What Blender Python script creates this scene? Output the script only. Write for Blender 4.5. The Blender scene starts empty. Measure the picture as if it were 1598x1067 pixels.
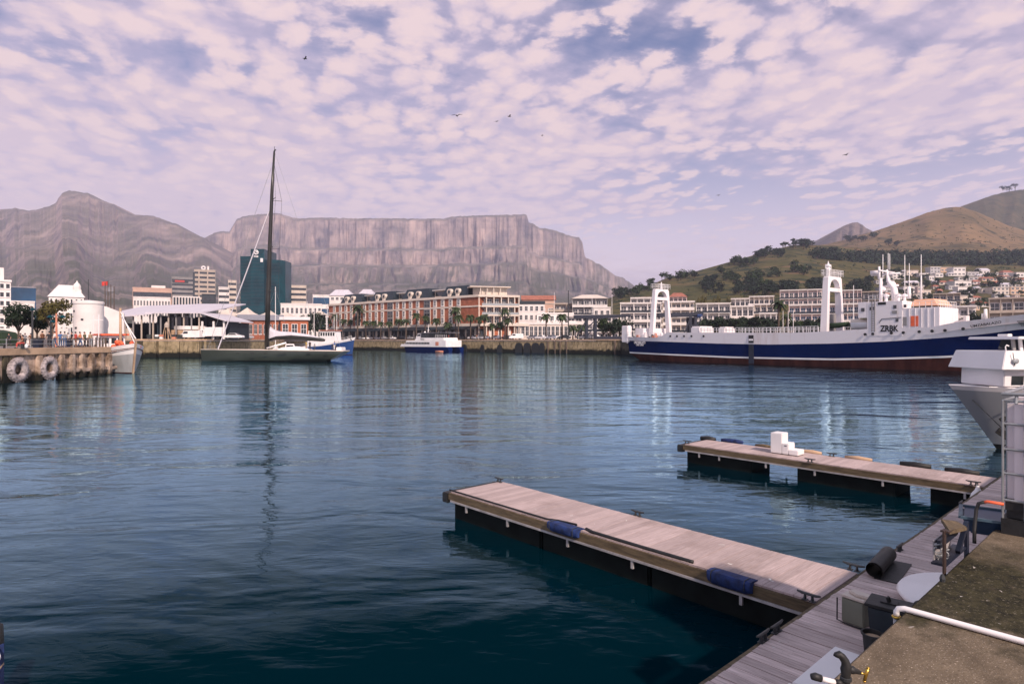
import bpy, bmesh, math, random
from mathutils import Vector, Matrix, noise
S = bpy.context.scene
COL = S.collection
R = random.Random(11)
PI = math.pi
# ---------------------------------------------------------------- camera
F, CX, HY, EYE = 968.0, 799.0, 531.0, 4.0          # lens and horizon measured on the photograph
cam = bpy.data.cameras.new('camera'); camo = bpy.data.objects.new('camera', cam); COL.objects.link(camo)
cam.sensor_width = 36.0; cam.lens = F / 1598 * 36.0
cam.shift_y = -2.5 / 1598
cam.clip_start = 0.1; cam.clip_end = 20000
camo.location = (0, 0, EYE); camo.rotation_euler = (PI / 2, 0, 0)
S.camera = camo
# ---------------------------------------------------------------- sun and sky
SUN_AZ, SUN_EL = math.radians(154), math.radians(37)      # azimuth clockwise from +Y
sun = bpy.data.lights.new('sun', 'SUN'); suno = bpy.data.objects.new('sun', sun); COL.objects.link(suno)
sun.energy = 4.3; sun.angle = math.radians(1.2); sun.color = (1.0, 0.80, 0.68)
sdir = Vector((math.sin(SUN_AZ) * math.cos(SUN_EL), math.cos(SUN_AZ) * math.cos(SUN_EL), math.sin(SUN_EL)))
suno.rotation_euler = sdir.to_track_quat('Z', 'Y').to_euler()
world = bpy.data.worlds.new('World'); S.world = world; world.use_nodes = True
def build_world():
    nt = world.node_tree; N = nt.nodes; L = nt.links; N.clear()
    def nd(t, **k):
        n = N.new(t)
        for a, b in k.items(): setattr(n, a, b)
        return n
    def mth(op, a, b=None, c=None, clamp=False):
        n = nd('ShaderNodeMath', operation=op, use_clamp=clamp)
        for i, v in enumerate((a, b, c)):
            if v is None: continue
            if isinstance(v, (int, float)): n.inputs[i].default_value = v
            else: L.new(v, n.inputs[i])
        return n.outputs[0]
    def mix(f, a, b, blend='MIX'):
        n = nd('ShaderNodeMix', data_type='RGBA', blend_type=blend)
        for s, v in ((0, f), (6, a), (7, b)):
            if isinstance(v, (int, float)): n.inputs[s].default_value = v
            elif isinstance(v, tuple): n.inputs[s].default_value = v + (1,)
            else: L.new(v, n.inputs[s])
        return n.outputs[2]
    def sstep(v, a, b):
        n = nd('ShaderNodeMapRange', interpolation_type='SMOOTHSTEP')
        L.new(v, n.inputs[0]); n.inputs[1].default_value = a; n.inputs[2].default_value = b
        return n.outputs[0]
    def noi(vec, sc, det=4, rough=.55, dist=0):
        n = nd('ShaderNodeTexNoise'); L.new(vec, n.inputs['Vector'])
        n.inputs['Scale'].default_value = sc; n.inputs['Detail'].default_value = det
        n.inputs['Roughness'].default_value = rough; n.inputs['Distortion'].default_value = dist
        return n
    sky = nd('ShaderNodeTexSky', sky_type='NISHITA'); sky.sun_disc = False
    sky.sun_elevation = SUN_EL; sky.sun_rotation = SUN_AZ
    sky.air_density = 1.0; sky.dust_density = 1.6; sky.ozone_density = 2.0
    tc = nd('ShaderNodeTexCoord')
    sep = nd('ShaderNodeSeparateXYZ'); L.new(tc.outputs['Generated'], sep.inputs[0])
    z = mth('MAXIMUM', sep.outputs[2], 0.0)
    zc = mth('ADD', z, 0.10)
    cx = mth('DIVIDE', sep.outputs[0], zc); cy = mth('DIVIDE', sep.outputs[1], zc)
    # rotate so the cloud streets run down to the right
    cb = nd('ShaderNodeCombineXYZ'); L.new(cx, cb.inputs[0]); L.new(cy, cb.inputs[1])
    rot = nd('ShaderNodeVectorRotate', rotation_type='Z_AXIS'); L.new(cb.outputs[0], rot.inputs['Vector']); rot.inputs['Angle'].default_value = math.radians(-24)
    P = rot.outputs[0]
    # domain warp, small and large, so the cells turn ragged
    w = noi(P, 1.6, 2); w2 = noi(P, 13, 5, .65)
    def madd(src, k, base):
        n = nd('ShaderNodeVectorMath', operation='MULTIPLY_ADD'); L.new(src, n.inputs[0]); n.inputs[1].default_value = k; L.new(base, n.inputs[2]); return n.outputs[0]
    Q0 = madd(w.outputs['Color'], (.17, .17, 0), P)
    Q1 = madd(w2.outputs['Color'], (.06, .06, 0), Q0)
    def vor(v, sc, sm):
        n = nd('ShaderNodeTexVoronoi', feature='SMOOTH_F1'); L.new(v, n.inputs['Vector']); n.inputs['Scale'].default_value = sc; n.inputs['Smoothness'].default_value = sm
        return mth('SUBTRACT', 1.0, mth('MULTIPLY', n.outputs['Distance'], 1.45))
    st = nd('ShaderNodeVectorMath', operation='MULTIPLY'); L.new(Q1, st.inputs[0]); st.inputs[1].default_value = (1.0, .80, 1)
    cell = vor(st.outputs[0], 9.5, .16); cell2 = vor(st.outputs[0], 20.0, .2)
    big = noi(Q0, 1.05, 4, .55).outputs[0]
    fine = noi(Q0, 26, 5, .65).outputs[0]
    streak = nd('ShaderNodeVectorMath', operation='MULTIPLY'); L.new(Q0, streak.inputs[0]); streak.inputs[1].default_value = (.35, 1.5, 1)
    stk = noi(streak.outputs[0], 2.2, 5, .6).outputs[0]
    X = sep.outputs[0]
    # where the banks lie: thinner towards the right-hand horizon, a few blue openings high on the left
    lowr = mth('MULTIPLY', sstep(X, -.15, .40), sstep(z, .33, .13))
    lft = mth('MULTIPLY', sstep(X, .10, -.45), sstep(z, .42, .16))
    bank = mth('ADD', mth('MULTIPLY', big, 1.15), mth('MULTIPLY', stk, .55))
    bank = mth('SUBTRACT', bank, mth('MULTIPLY', lowr, .27))
    bank = mth('ADD', bank, mth('MULTIPLY', lft, .22))
    puff = mth('ADD', mth('ADD', mth('MULTIPLY', cell, .72), mth('MULTIPLY', cell2, .30)), mth('MULTIPLY', fine, .62))
    pm = sstep(mth('ADD', bank, mth('MULTIPLY', puff, .95)), 1.14, 1.42)
    thin = sstep(mth('ADD', bank, mth('MULTIPLY', puff, .25)), .64, 1.06)
    # colours: blue gaps from the physical sky, lilac veil, warm white tufts
    skyc = mix(1.0, sky.outputs[0], (.80 * SKY_STR, .84 * SKY_STR, 1.10 * SKY_STR), 'MULTIPLY')
    low = sstep(z, .36, .02)
    skyc = mix(.05, skyc, (.62, .56, .72))
    s1 = mix(mth('MULTIPLY', low, .95), skyc, (.90, .71, .775))
    warmh = mth('MULTIPLY', sstep(z, .24, .03), sstep(X, .62, -.42))
    s1 = mix(mth('MULTIPLY', warmh, .9), s1, (.93, .755, .775))
    c1 = mix(mth('MULTIPLY', thin, .86), s1, (.545, .45, .565))
    tuft = mix(sstep(puff, .48, .90), (.60, .485, .56), (.755, .585, .585))
    hz = sstep(z, .34, .07)
    tuft = mix(mth('MULTIPLY', hz, .62), tuft, (.87, .70, .735))
    hi = sstep(z, .46, .66)
    pm = mth('MULTIPLY', pm, mth('SUBTRACT', 1.0, mth('MULTIPLY', hi, .75)))
    c1 = mix(mth('MULTIPLY', hi, .9), c1, (.27, .35, .48))
    final = mix(mth('MULTIPLY', pm, mth('SUBTRACT', .95, mth('MULTIPLY', hz, .62))), c1, tuft)
    bg = nd('ShaderNodeBackground'); L.new(final, bg.inputs[0]); bg.inputs[1].default_value = 1.06
    out = nd('ShaderNodeOutputWorld'); L.new(bg.outputs[0], out.inputs[0])
SKY_STR = 0.080
HAZE = 0.000135
build_world()
world.cycles.sampling_method = 'MANUAL'; world.cycles.sample_map_resolution = 512
S.view_settings.view_transform = 'Standard'; S.view_settings.look = 'None'
S.view_settings.exposure = 0.26; S.view_settings.gamma = 1.0
S.render.engine = 'CYCLES'
S.cycles.use_denoising = True
S.cycles.max_bounces = 6; S.cycles.diffuse_bounces = 3; S.cycles.glossy_bounces = 4; S.cycles.volume_bounces = 0
S.cycles.sample_clamp_indirect = 6

# ---------------------------------------------------------------- measuring helpers
def W(px, py, Y): return Vector(((px - CX) / F * Y, Y, EYE - (py - HY) / F * Y))
def Xat(px, Y): return (px - CX) / F * Y
def Zat(py, Y): return EYE - (py - HY) / F * Y
def lerp(a, b, t): return a + (b - a) * t
def interp(x, tab):
    if x <= tab[0][0]: return tab[0][1]
    for (x0, y0), (x1, y1) in zip(tab, tab[1:]):
        if x <= x1: return y0 + (y1 - y0) * (x - x0) / (x1 - x0)
    return tab[-1][1]
def fbm(x, y, z=0, o=4):
    return noise.fractal(Vector((x, y, z)), 1.0, 2.0, o)
ORD = ['', 'first', 'second', 'third', 'fourth', 'fifth', 'sixth', 'seventh', 'eighth', 'ninth', 'tenth', 'eleventh', 'twelfth',
       'thirteenth', 'fourteenth', 'fifteenth', 'sixteenth', 'seventeenth', 'eighteenth', 'nineteenth', 'twentieth', 'twenty-first',
       'twenty-second', 'twenty-third', 'twenty-fourth', 'twenty-fifth', 'twenty-sixth', 'twenty-seventh', 'twenty-eighth']
# the near quay's own axes: u runs away to the right along the quay, v runs out over the water
U = Vector((.7419, .6706, 0)); V = Vector((-.6706, .7419, 0)); E0 = Vector((1.52, 2.95, 0))
UANG = math.atan2(U.y, U.x)
def Q(a, b, z): 
    p = E0 + U * a + V * b; return Vector((p.x, p.y, z))
def ab(px, py, z):                       # quay coordinates of the point at height z seen at px, py
    Y = (EYE - z) * F / (py - HY); p = Vector((Xat(px, Y), Y, 0)) - E0
    return p.dot(U), p.dot(V)
# ---------------------------------------------------------------- mesh helper
class MB:
    def __init__(s): s.v = []; s.f = []; s.m = []
    def face(s, pts, m=0):
        n = len(s.v); s.v += [tuple(p) for p in pts]; s.f.append(tuple(range(n, n + len(pts)))); s.m.append(m)
    def add(s, vs, fs, m=0):
        n = len(s.v); s.v += [tuple(p) for p in vs]
        for f in fs: s.f.append(tuple(i + n for i in f)); s.m.append(m)
        return s
    def box(s, x0, x1, y0, y1, z0, z1, m=0):
        v = [(x, y, z) for z in (z0, z1) for y in (y0, y1) for x in (x0, x1)]
        return s.add(v, [(0, 2, 3, 1), (4, 5, 7, 6), (0, 1, 5, 4), (2, 6, 7, 3), (0, 4, 6, 2), (1, 3, 7, 5)], m)
    def frustum(s, x0, x1, y0, y1, z0, z1, ix, iy, m=0, iy1=None):
        iy1 = iy if iy1 is None else iy1
        v = [(x0, y0, z0), (x1, y0, z0), (x0, y1, z0), (x1, y1, z0), (x0 + ix, y0 + iy, z1), (x1 - ix, y0 + iy, z1), (x0 + ix, y1 - iy1, z1), (x1 - ix, y1 - iy1, z1)]
        return s.add(v, [(0, 2, 3, 1), (4, 5, 7, 6), (0, 1, 5, 4), (2, 6, 7, 3), (0, 4, 6, 2), (1, 3, 7, 5)], m)
    def gable(s, x0, x1, y0, y1, z0, z1, m=0, axis='x'):
        if axis == 'x':
            yc = (y0 + y1) / 2; v = [(x0, y0, z0), (x1, y0, z0), (x1, y1, z0), (x0, y1, z0), (x0, yc, z1), (x1, yc, z1)]
        else:
            xc = (x0 + x1) / 2; v = [(x1, y0, z0), (x1, y1, z0), (x0, y1, z0), (x0, y0, z0), (xc, y0, z1), (xc, y1, z1)]
        return s.add(v, [(0, 3, 2, 1), (0, 1, 5, 4), (2, 3, 4, 5), (0, 4, 3), (1, 2, 5)], m)
    def bar(s, p, q, w, h=None, m=0, up=(0, 0, 1)):
        p = Vector(p); q = Vector(q); h = w if h is None else h; d = (q - p).normalized(); up = Vector(up)
        if abs(d.dot(up)) > .98: up = Vector((1, 0, 0)) if abs(d.x) < .9 else Vector((0, 1, 0))
        a = d.cross(up).normalized() * (w / 2); b = a.cross(d).normalized() * (h / 2)
        v = [c + i * a + j * b for c in (p, q) for i, j in ((-1, -1), (1, -1), (1, 1), (-1, 1))]
        return s.add(v, [(3, 2, 1, 0), (4, 5, 6, 7), (0, 1, 5, 4), (1, 2, 6, 5), (2, 3, 7, 6), (3, 0, 4, 7)], m)
    def tube(s, pts, r, n=6, m=0):
        pts = [Vector(p) for p in pts]; k = len(pts)
        rs = r if isinstance(r, (list, tuple)) else [r] * k
        vs = []; prev = None
        for i, p in enumerate(pts):
            d = (pts[min(i + 1, k - 1)] - pts[max(i - 1, 0)]).normalized()
            if prev is None:
                a = d.orthogonal().normalized()
            else:
                a = (prev - d * prev.dot(d)); a = a.normalized() if a.length > 1e-6 else d.orthogonal().normalized()
            prev = a; b = d.cross(a)
            for j in range(n):
                t = 2 * PI * j / n; vs.append(p + (a * math.cos(t) + b * math.sin(t)) * rs[i])
        fs = [(i * n + j, i * n + (j + 1) % n, (i + 1) * n + (j + 1) % n, (i + 1) * n + j) for i in range(k - 1) for j in range(n)]
        fs += [tuple(reversed(range(n))), tuple(range((k - 1) * n, k * n))]
        return s.add(vs, fs, m)
    def lathe(s, c, prof, n=12, m=0, ax=None):
        c = Vector(c); z = Vector(ax or (0, 0, 1)).normalized(); x = z.orthogonal().normalized(); y = z.cross(x)
        vs = [c + z * h + (x * math.cos(2 * PI * j / n) + y * math.sin(2 * PI * j / n)) * r for r, h in prof for j in range(n)]
        k = len(prof)
        fs = [(i * n + j, i * n + (j + 1) % n, (i + 1) * n + (j + 1) % n, (i + 1) * n + j) for i in range(k - 1) for j in range(n)]
        fs += [tuple(reversed(range(n))), tuple(range((k - 1) * n, k * n))]
        return s.add(vs, fs, m)
    def prism(s, pts, vec, m=0):
        n = len(pts); vec = Vector(vec); v = [Vector(p) for p in pts] + [Vector(p) + vec for p in pts]
        fs = [tuple(reversed(range(n))), tuple(range(n, 2 * n))] + [(i, (i + 1) % n, n + (i + 1) % n, n + i) for i in range(n)]
        return s.add(v, fs, m)
    def grid(s, rows, m=0, mf=None, closed=False):
        n = len(rows[0]); vs = [p for r in rows for p in r]; c = n if closed else n - 1
        base = len(s.v); s.v += [tuple(p) for p in vs]
        for i in range(len(rows) - 1):
            for j in range(c):
                s.f.append((base + i * n + j, base + i * n + (j + 1) % n, base + (i + 1) * n + (j + 1) % n, base + (i + 1) * n + j))
                s.m.append(mf(i, j) if mf else m)
        return s
    def ball(s, c, rx, ry=None, rz=None, n=8, k=6, m=0):
        ry = ry or rx; rz = rz or rx; c = Vector(c)
        rows = [[c + Vector((rx * math.sin(PI * (i + .02) / (k + .04)) * math.cos(2 * PI * j / n), ry * math.sin(PI * (i + .02) / (k + .04)) * math.sin(2 * PI * j / n), -rz * math.cos(PI * i / k))) for j in range(n)] for i in range(k + 1)]
        return s.grid(rows, m, closed=True)
    def torus(s, c, ax, r, t, n=20, k=8, m=0, sx=1.0):
        c = Vector(c); z = Vector(ax).normalized(); x = z.orthogonal().normalized(); y = z.cross(x)
        rows = []
        for i in range(n + 1):
            a = 2 * PI * i / n; d = x * math.cos(a) + y * math.sin(a)
            rows.append([c + d * (r + t * math.cos(2 * PI * j / k)) + z * t * sx * math.sin(2 * PI * j / k) for j in range(k)])
        return s.grid(rows, m, closed=True)
    def mesh(s, name, mats, smooth=False):
        me = bpy.data.meshes.new(name); me.from_pydata(s.v, [], s.f)
        for mt in (mats if isinstance(mats, (list, tuple)) else [mats]): me.materials.append(mt)
        me.polygons.foreach_set('material_index', s.m)
        if smooth: me.polygons.foreach_set('use_smooth', [True] * len(s.f))
        me.update(); return me
    def build(s, name, mats, parent=None, smooth=False, fix=True, bevel=0, weld=0, autos=None):
        me = s.mesh(name, mats, smooth)
        if fix or bevel or weld:
            bm = bmesh.new(); bm.from_mesh(me)
            if weld: bmesh.ops.remove_doubles(bm, verts=bm.verts, dist=weld)
            if fix: bmesh.ops.recalc_face_normals(bm, faces=bm.faces)
            if bevel: bmesh.ops.bevel(bm, geom=[e for e in bm.edges if len(e.link_faces) == 2 and e.calc_face_angle(0) > .6], offset=bevel, segments=2, affect='EDGES', clamp_overlap=True)
            bm.to_mesh(me); bm.free()
        if autos is not None:
            me.polygons.foreach_set('use_smooth', [True] * len(me.polygons)); me.set_sharp_from_angle(angle=autos)
        o = bpy.data.objects.new(name, me); COL.objects.link(o)
        if parent: o.parent = parent
        return o
def tag(o, label=None, cat=None, group=None, kind=None):
    for k, v in (('label', label), ('category', cat), ('group', group), ('kind', kind)):
        if v: o[k] = v
    return o
def thing(name, label, cat, loc=(0, 0, 0), rz=0, group=None):
    o = bpy.data.objects.new(name, None); COL.objects.link(o); o.empty_display_size = .2
    o.location = loc; o.rotation_euler = (0, 0, rz)
    return tag(o, label, cat, group)
def copy_tree(o, parent=None):
    c = o.copy(); COL.objects.link(c)
    if parent: c.parent = parent
    for ch in [x for x in KIDS.get(o.name, [])]: copy_tree(ch, c)
    return c
KIDS = {}
def index_kids(root):
    st = [root]
    while st:
        o = st.pop(); ks = [x for x in COL.objects if x.parent == o]; KIDS[o.name] = ks; st += ks
def dup(root, loc, rz=0, label=None, group=None, scale=None):
    if root.name not in KIDS: index_kids(root)
    c = copy_tree(root); c.location = loc; c.rotation_euler = (0, 0, rz)
    if scale: c.scale = scale if isinstance(scale, tuple) else (scale,) * 3
    if label: c['label'] = label
    if group: c['group'] = group
    return c
def facing(t, ang): return t
# ---------------------------------------------------------------- materials
def mat(name, col, rough=.6, metal=0.0, var=.18, scale=1.5, col2=None, bump=0.0, bscale=20, island=0.0, stretch=(1, 1, 1), spec=.5, coat=0, lo=.35, hi=.65, detail=5):
    m = bpy.data.materials.new(name); m.use_nodes = True
    nt = m.node_tree; N = nt.nodes; L = nt.links; b = N['Principled BSDF']
    b.inputs['Roughness'].default_value = rough; b.inputs['Metallic'].default_value = metal
    b.inputs['Specular IOR Level'].default_value = spec; b.inputs['Coat Weight'].default_value = coat
    c1 = tuple(max(0, x * (1 - var)) for x in col) + (1,); c2 = (tuple(col2) if col2 else tuple(min(1, x * (1 + var)) for x in col)) + (1,)
    tc = N.new('ShaderNodeTexCoord'); mp = N.new('ShaderNodeMapping'); L.new(tc.outputs['Object'], mp.inputs[0]); mp.inputs['Scale'].default_value = stretch
    no = N.new('ShaderNodeTexNoise'); no.inputs['Scale'].default_value = scale; no.inputs['Detail'].default_value = detail; no.inputs['Roughness'].default_value = .6
    L.new(mp.outputs[0], no.inputs['Vector'])
    mr = N.new('ShaderNodeMapRange'); L.new(no.outputs[0], mr.inputs[0]); mr.inputs[1].default_value = lo; mr.inputs[2].default_value = hi
    mx = N.new('ShaderNodeMix'); mx.data_type = 'RGBA'; L.new(mr.outputs[0], mx.inputs[0]); mx.inputs[6].default_value = c1; mx.inputs[7].default_value = c2
    out = mx.outputs[2]
    if island:
        g = N.new('ShaderNodeNewGeometry'); r2 = N.new('ShaderNodeMapRange'); L.new(g.outputs['Random Per Island'], r2.inputs[0])
        r2.inputs[3].default_value = 1 - island; r2.inputs[4].default_value = 1 + island
        m2 = N.new('ShaderNodeVectorMath'); m2.operation = 'SCALE'; L.new(out, m2.inputs[0]); L.new(r2.outputs[0], m2.inputs['Scale']); out = m2.outputs[0]
    L.new(out, b.inputs['Base Color'])
    if bump:
        n2 = N.new('ShaderNodeTexNoise'); n2.inputs['Scale'].default_value = bscale; n2.inputs['Detail'].default_value = 4; L.new(mp.outputs[0], n2.inputs['Vector'])
        bp = N.new('ShaderNodeBump'); bp.inputs['Strength'].default_value = bump; bp.inputs['Distance'].default_value = .02
        L.new(n2.outputs[0], bp.inputs['Height']); L.new(bp.outputs[0], b.inputs['Normal'])
    return m
M = {}
M['white'] = mat('white_paint', (.78, .76, .76), .45, var=.06, scale=.6)
M['white_wall'] = mat('white_render', (.72, .68, .66), .8, var=.10, scale=.25)
M['cream_wall'] = mat('cream_render', (.62, .54, .47), .8, var=.10, scale=.25)
M['beige_wall'] = mat('beige_concrete', (.45, .38, .32), .8, var=.12, scale=.2)
M['grey_wall'] = mat('grey_concrete', (.25, .24, .24), .8, var=.15, scale=.2)
M['pink_wall'] = mat('pink_render', (.55, .36, .28), .8, var=.1, scale=.2)
M['brick'] = mat('red_brick', (.30, .10, .055), .85, var=.25, scale=.8, bump=.3, bscale=6)
M['brick2'] = mat('orange_brick', (.38, .12, .06), .85, var=.2, scale=.6)
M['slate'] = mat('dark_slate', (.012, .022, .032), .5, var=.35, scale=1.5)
M['roof_red'] = mat('red_roof_tile', (.32, .12, .08), .8, var=.25, scale=.8)
M['roof_lilac'] = mat('pale_metal_roof', (.58, .55, .60), .45, var=.08, scale=.3, stretch=(6, .3, 1))
M['roof_grey'] = mat('grey_roof', (.22, .22, .25), .7, var=.2)
M['glass'] = mat('dark_glass', (.022, .03, .036), .08, var=.5, scale=.35, spec=.8)
M['glass_teal'] = mat('teal_glass', (.001, .042, .055), .15, var=.45, scale=.08, spec=.22, bump=.12, bscale=.25)
M['glass_blue'] = mat('blue_glass', (.012, .06, .13), .12, var=.4, scale=.06, spec=.6)
M['steel'] = mat('galvanised_steel', (.32, .34, .35), .45, metal=.6, var=.2, scale=6)
M['dsteel'] = mat('dark_steel', (.05, .055, .06), .5, metal=.4, var=.3, scale=8)
M['black'] = mat('black_rubber', (.012, .013, .014), .6, var=.4, scale=5, bump=.2)
M['navy'] = mat('navy_paint', (.0006, .010, .068), .7, var=.10, scale=.4, spec=.04)
M['steel_navy'] = mat('dark_navy_steel', (.008, .013, .03), .5, var=.25, scale=1.2)
M['red_boot'] = mat('red_antifouling', (.040, .007, .006), .8, var=.3, scale=.8, stretch=(1, 1, .2), col2=(.065, .018, .012), spec=.2)
M['hull_white'] = mat('weathered_white_paint', (.78, .74, .755), .5, var=.0, scale=1.1, stretch=(1, 1, .10), col2=(.60, .50, .45), lo=.54, hi=.85)
M['orange'] = mat('orange_plastic', (.75, .13, .05), .6, var=.15, scale=2)
M['red'] = mat('red_paint', (.5, .04, .03), .5, var=.15)
M['blue'] = mat('blue_paint', (.010, .045, .17), .5, var=.15)
M['blue_cloth'] = mat('blue_cloth', (.008, .025, .11), .8, var=.5, scale=9, bump=.5, bscale=25)
M['olive'] = mat('dark_olive_paint', (.035, .045, .038), .28, var=.15, scale=.2, coat=.3)
M['carbon'] = mat('carbon_spar', (.018, .018, .016), .35, var=.3, scale=.4)
M['foliage'] = mat('foliage', (.028, .050, .016), .7, var=.55, scale=.25, island=.45, spec=.2)
M['foliage_d'] = mat('dark_foliage', (.017, .032, .016), .7, var=.5, scale=.15, island=.4, spec=.2)
M['foliage_y'] = mat('dry_foliage', (.085, .075, .022), .7, var=.5, scale=.3, island=.4, spec=.2)
M['palm'] = mat('palm_frond', (.035, .055, .02), .6, var=.4, scale=1, island=.4, spec=.3)
M['bark'] = mat('bark', (.09, .065, .05), .9, var=.3, scale=3, bump=.5)
M['asphalt'] = mat('paving', (.16, .14, .13), .9, var=.2, scale=.08)
M['skin'] = mat('skin', (.42, .24, .17), .55, var=.06)
M['brass'] = mat('brass', (.55, .36, .08), .3, metal=.9, var=.2, scale=20)
M['terracotta'] = mat('terracotta_paint', (.55, .22, .14), .7, var=.15)
M['tan'] = mat('tan_stone', (.42, .29, .19), .85, var=.25, scale=.6, bump=.4, bscale=3)
# ================================================================ SETTING: water, land, hills
def water_mat():
    m = bpy.data.materials.new('harbour_water'); m.use_nodes = True; nt = m.node_tree; N = nt.nodes; L = nt.links; N.remove(N['Principled BSDF'])
    di = N.new('ShaderNodeBsdfDiffuse'); di.inputs['Color'].default_value = (.0002, .0105, .0170, 1)
    gl = N.new('ShaderNodeBsdfGlossy'); gl.inputs['Color'].default_value = (.53, .82, 1.0, 1); gl.inputs['Roughness'].default_value = .03
    fr = N.new('ShaderNodeFresnel'); fr.inputs['IOR'].default_value = 1.33
    mx = N.new('ShaderNodeMixShader'); rm = N.new('ShaderNodeMapRange'); L.new(fr.outputs[0], rm.inputs[0]); rm.inputs[1].default_value = .085; rm.inputs[2].default_value = .50; rm.inputs[3].default_value = 0; rm.inputs[4].default_value = 1.0; L.new(rm.outputs[0], mx.inputs[0]); L.new(di.outputs[0], mx.inputs[1]); L.new(gl.outputs[0], mx.inputs[2]); L.new(mx.outputs[0], N['Material Output'].inputs['Surface'])
    tc = N.new('ShaderNodeTexCoord')
    def layer(scale, ang, st, det, dist, prev, rough=.5, mask=None):
        mp = N.new('ShaderNodeMapping'); L.new(tc.outputs['Object'], mp.inputs[0]); mp.inputs['Rotation'].default_value = (0, 0, math.radians(ang)); mp.inputs['Scale'].default_value = st
        no = N.new('ShaderNodeTexNoise'); L.new(mp.outputs[0], no.inputs['Vector']); no.inputs['Scale'].default_value = scale; no.inputs['Detail'].default_value = det
        no.inputs['Roughness'].default_value = rough; no.inputs['Distortion'].default_value = .6
        bp = N.new('ShaderNodeBump'); bp.inputs['Strength'].default_value = 1.0; bp.inputs['Distance'].default_value = dist
        L.new(no.outputs[0], bp.inputs['Height'])
        if mask is not None: L.new(mask, bp.inputs['Strength'])
        if prev is not None: L.new(prev, bp.inputs['Normal'])
        return bp.outputs[0]
    # calm and ruffled patches
    pm = N.new('ShaderNodeTexNoise'); mp = N.new('ShaderNodeMapping'); L.new(tc.outputs['Object'], mp.inputs[0]); mp.inputs['Scale'].default_value = (.035, .06, 1)
    L.new(mp.outputs[0], pm.inputs['Vector']); pm.inputs['Scale'].default_value = 1; pm.inputs['Detail'].default_value = 3
    mr = N.new('ShaderNodeMapRange'); L.new(pm.outputs[0], mr.inputs[0]); mr.inputs[1].default_value = .36; mr.inputs[2].default_value = .66; mr.inputs[3].default_value = .35; mr.inputs[4].default_value = 1.0
    n = layer(.35, 12, (.5, 1, 1), 3, .12, None)
    n = layer(1.25, -18, (.4, 1, 1), 3, .040, n, mask=mr.outputs[0])
    n = layer(5.5, 25, (.45, 1, 1), 3, .0085, n, mask=mr.outputs[0])
    L.new(n, gl.inputs['Normal']); L.new(n, fr.inputs['Normal'])
    return m
w = MB(); w.face([(-2500, -300, 0), (2500, -300, 0), (2500, 400, 0), (-2500, 400, 0)])
tag(w.build('water', water_mat(), fix=False), kind='structure')
# far land: one level sheet with the harbour basin cut out of it
LZ = 4.3
shore = [(-900, 150), (-92, 150), (-92, 148), (-73, 148), (-73, 270), (31, 178), (38, 142), (96, 62), (330, -200)]
m = MB()
for poly in ([(-2600, 150), (-73, 150), (-73, 6000), (-2600, 6000)], [(-92, 148), (-73, 148), (-73, 150), (-92, 150)], [(-73, 270), (31, 177.6), (31, 6000), (-73, 6000)],
             [(31, 177.6), (38, 141.8), (96, 61.8), (330, -200), (2600, -200), (2600, 6000), (31, 6000)]):
    m.face([(x, y, LZ) for x, y in poly])
tag(m.build('ground', M['asphalt'], fix=False, weld=.001), kind='structure')

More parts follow.
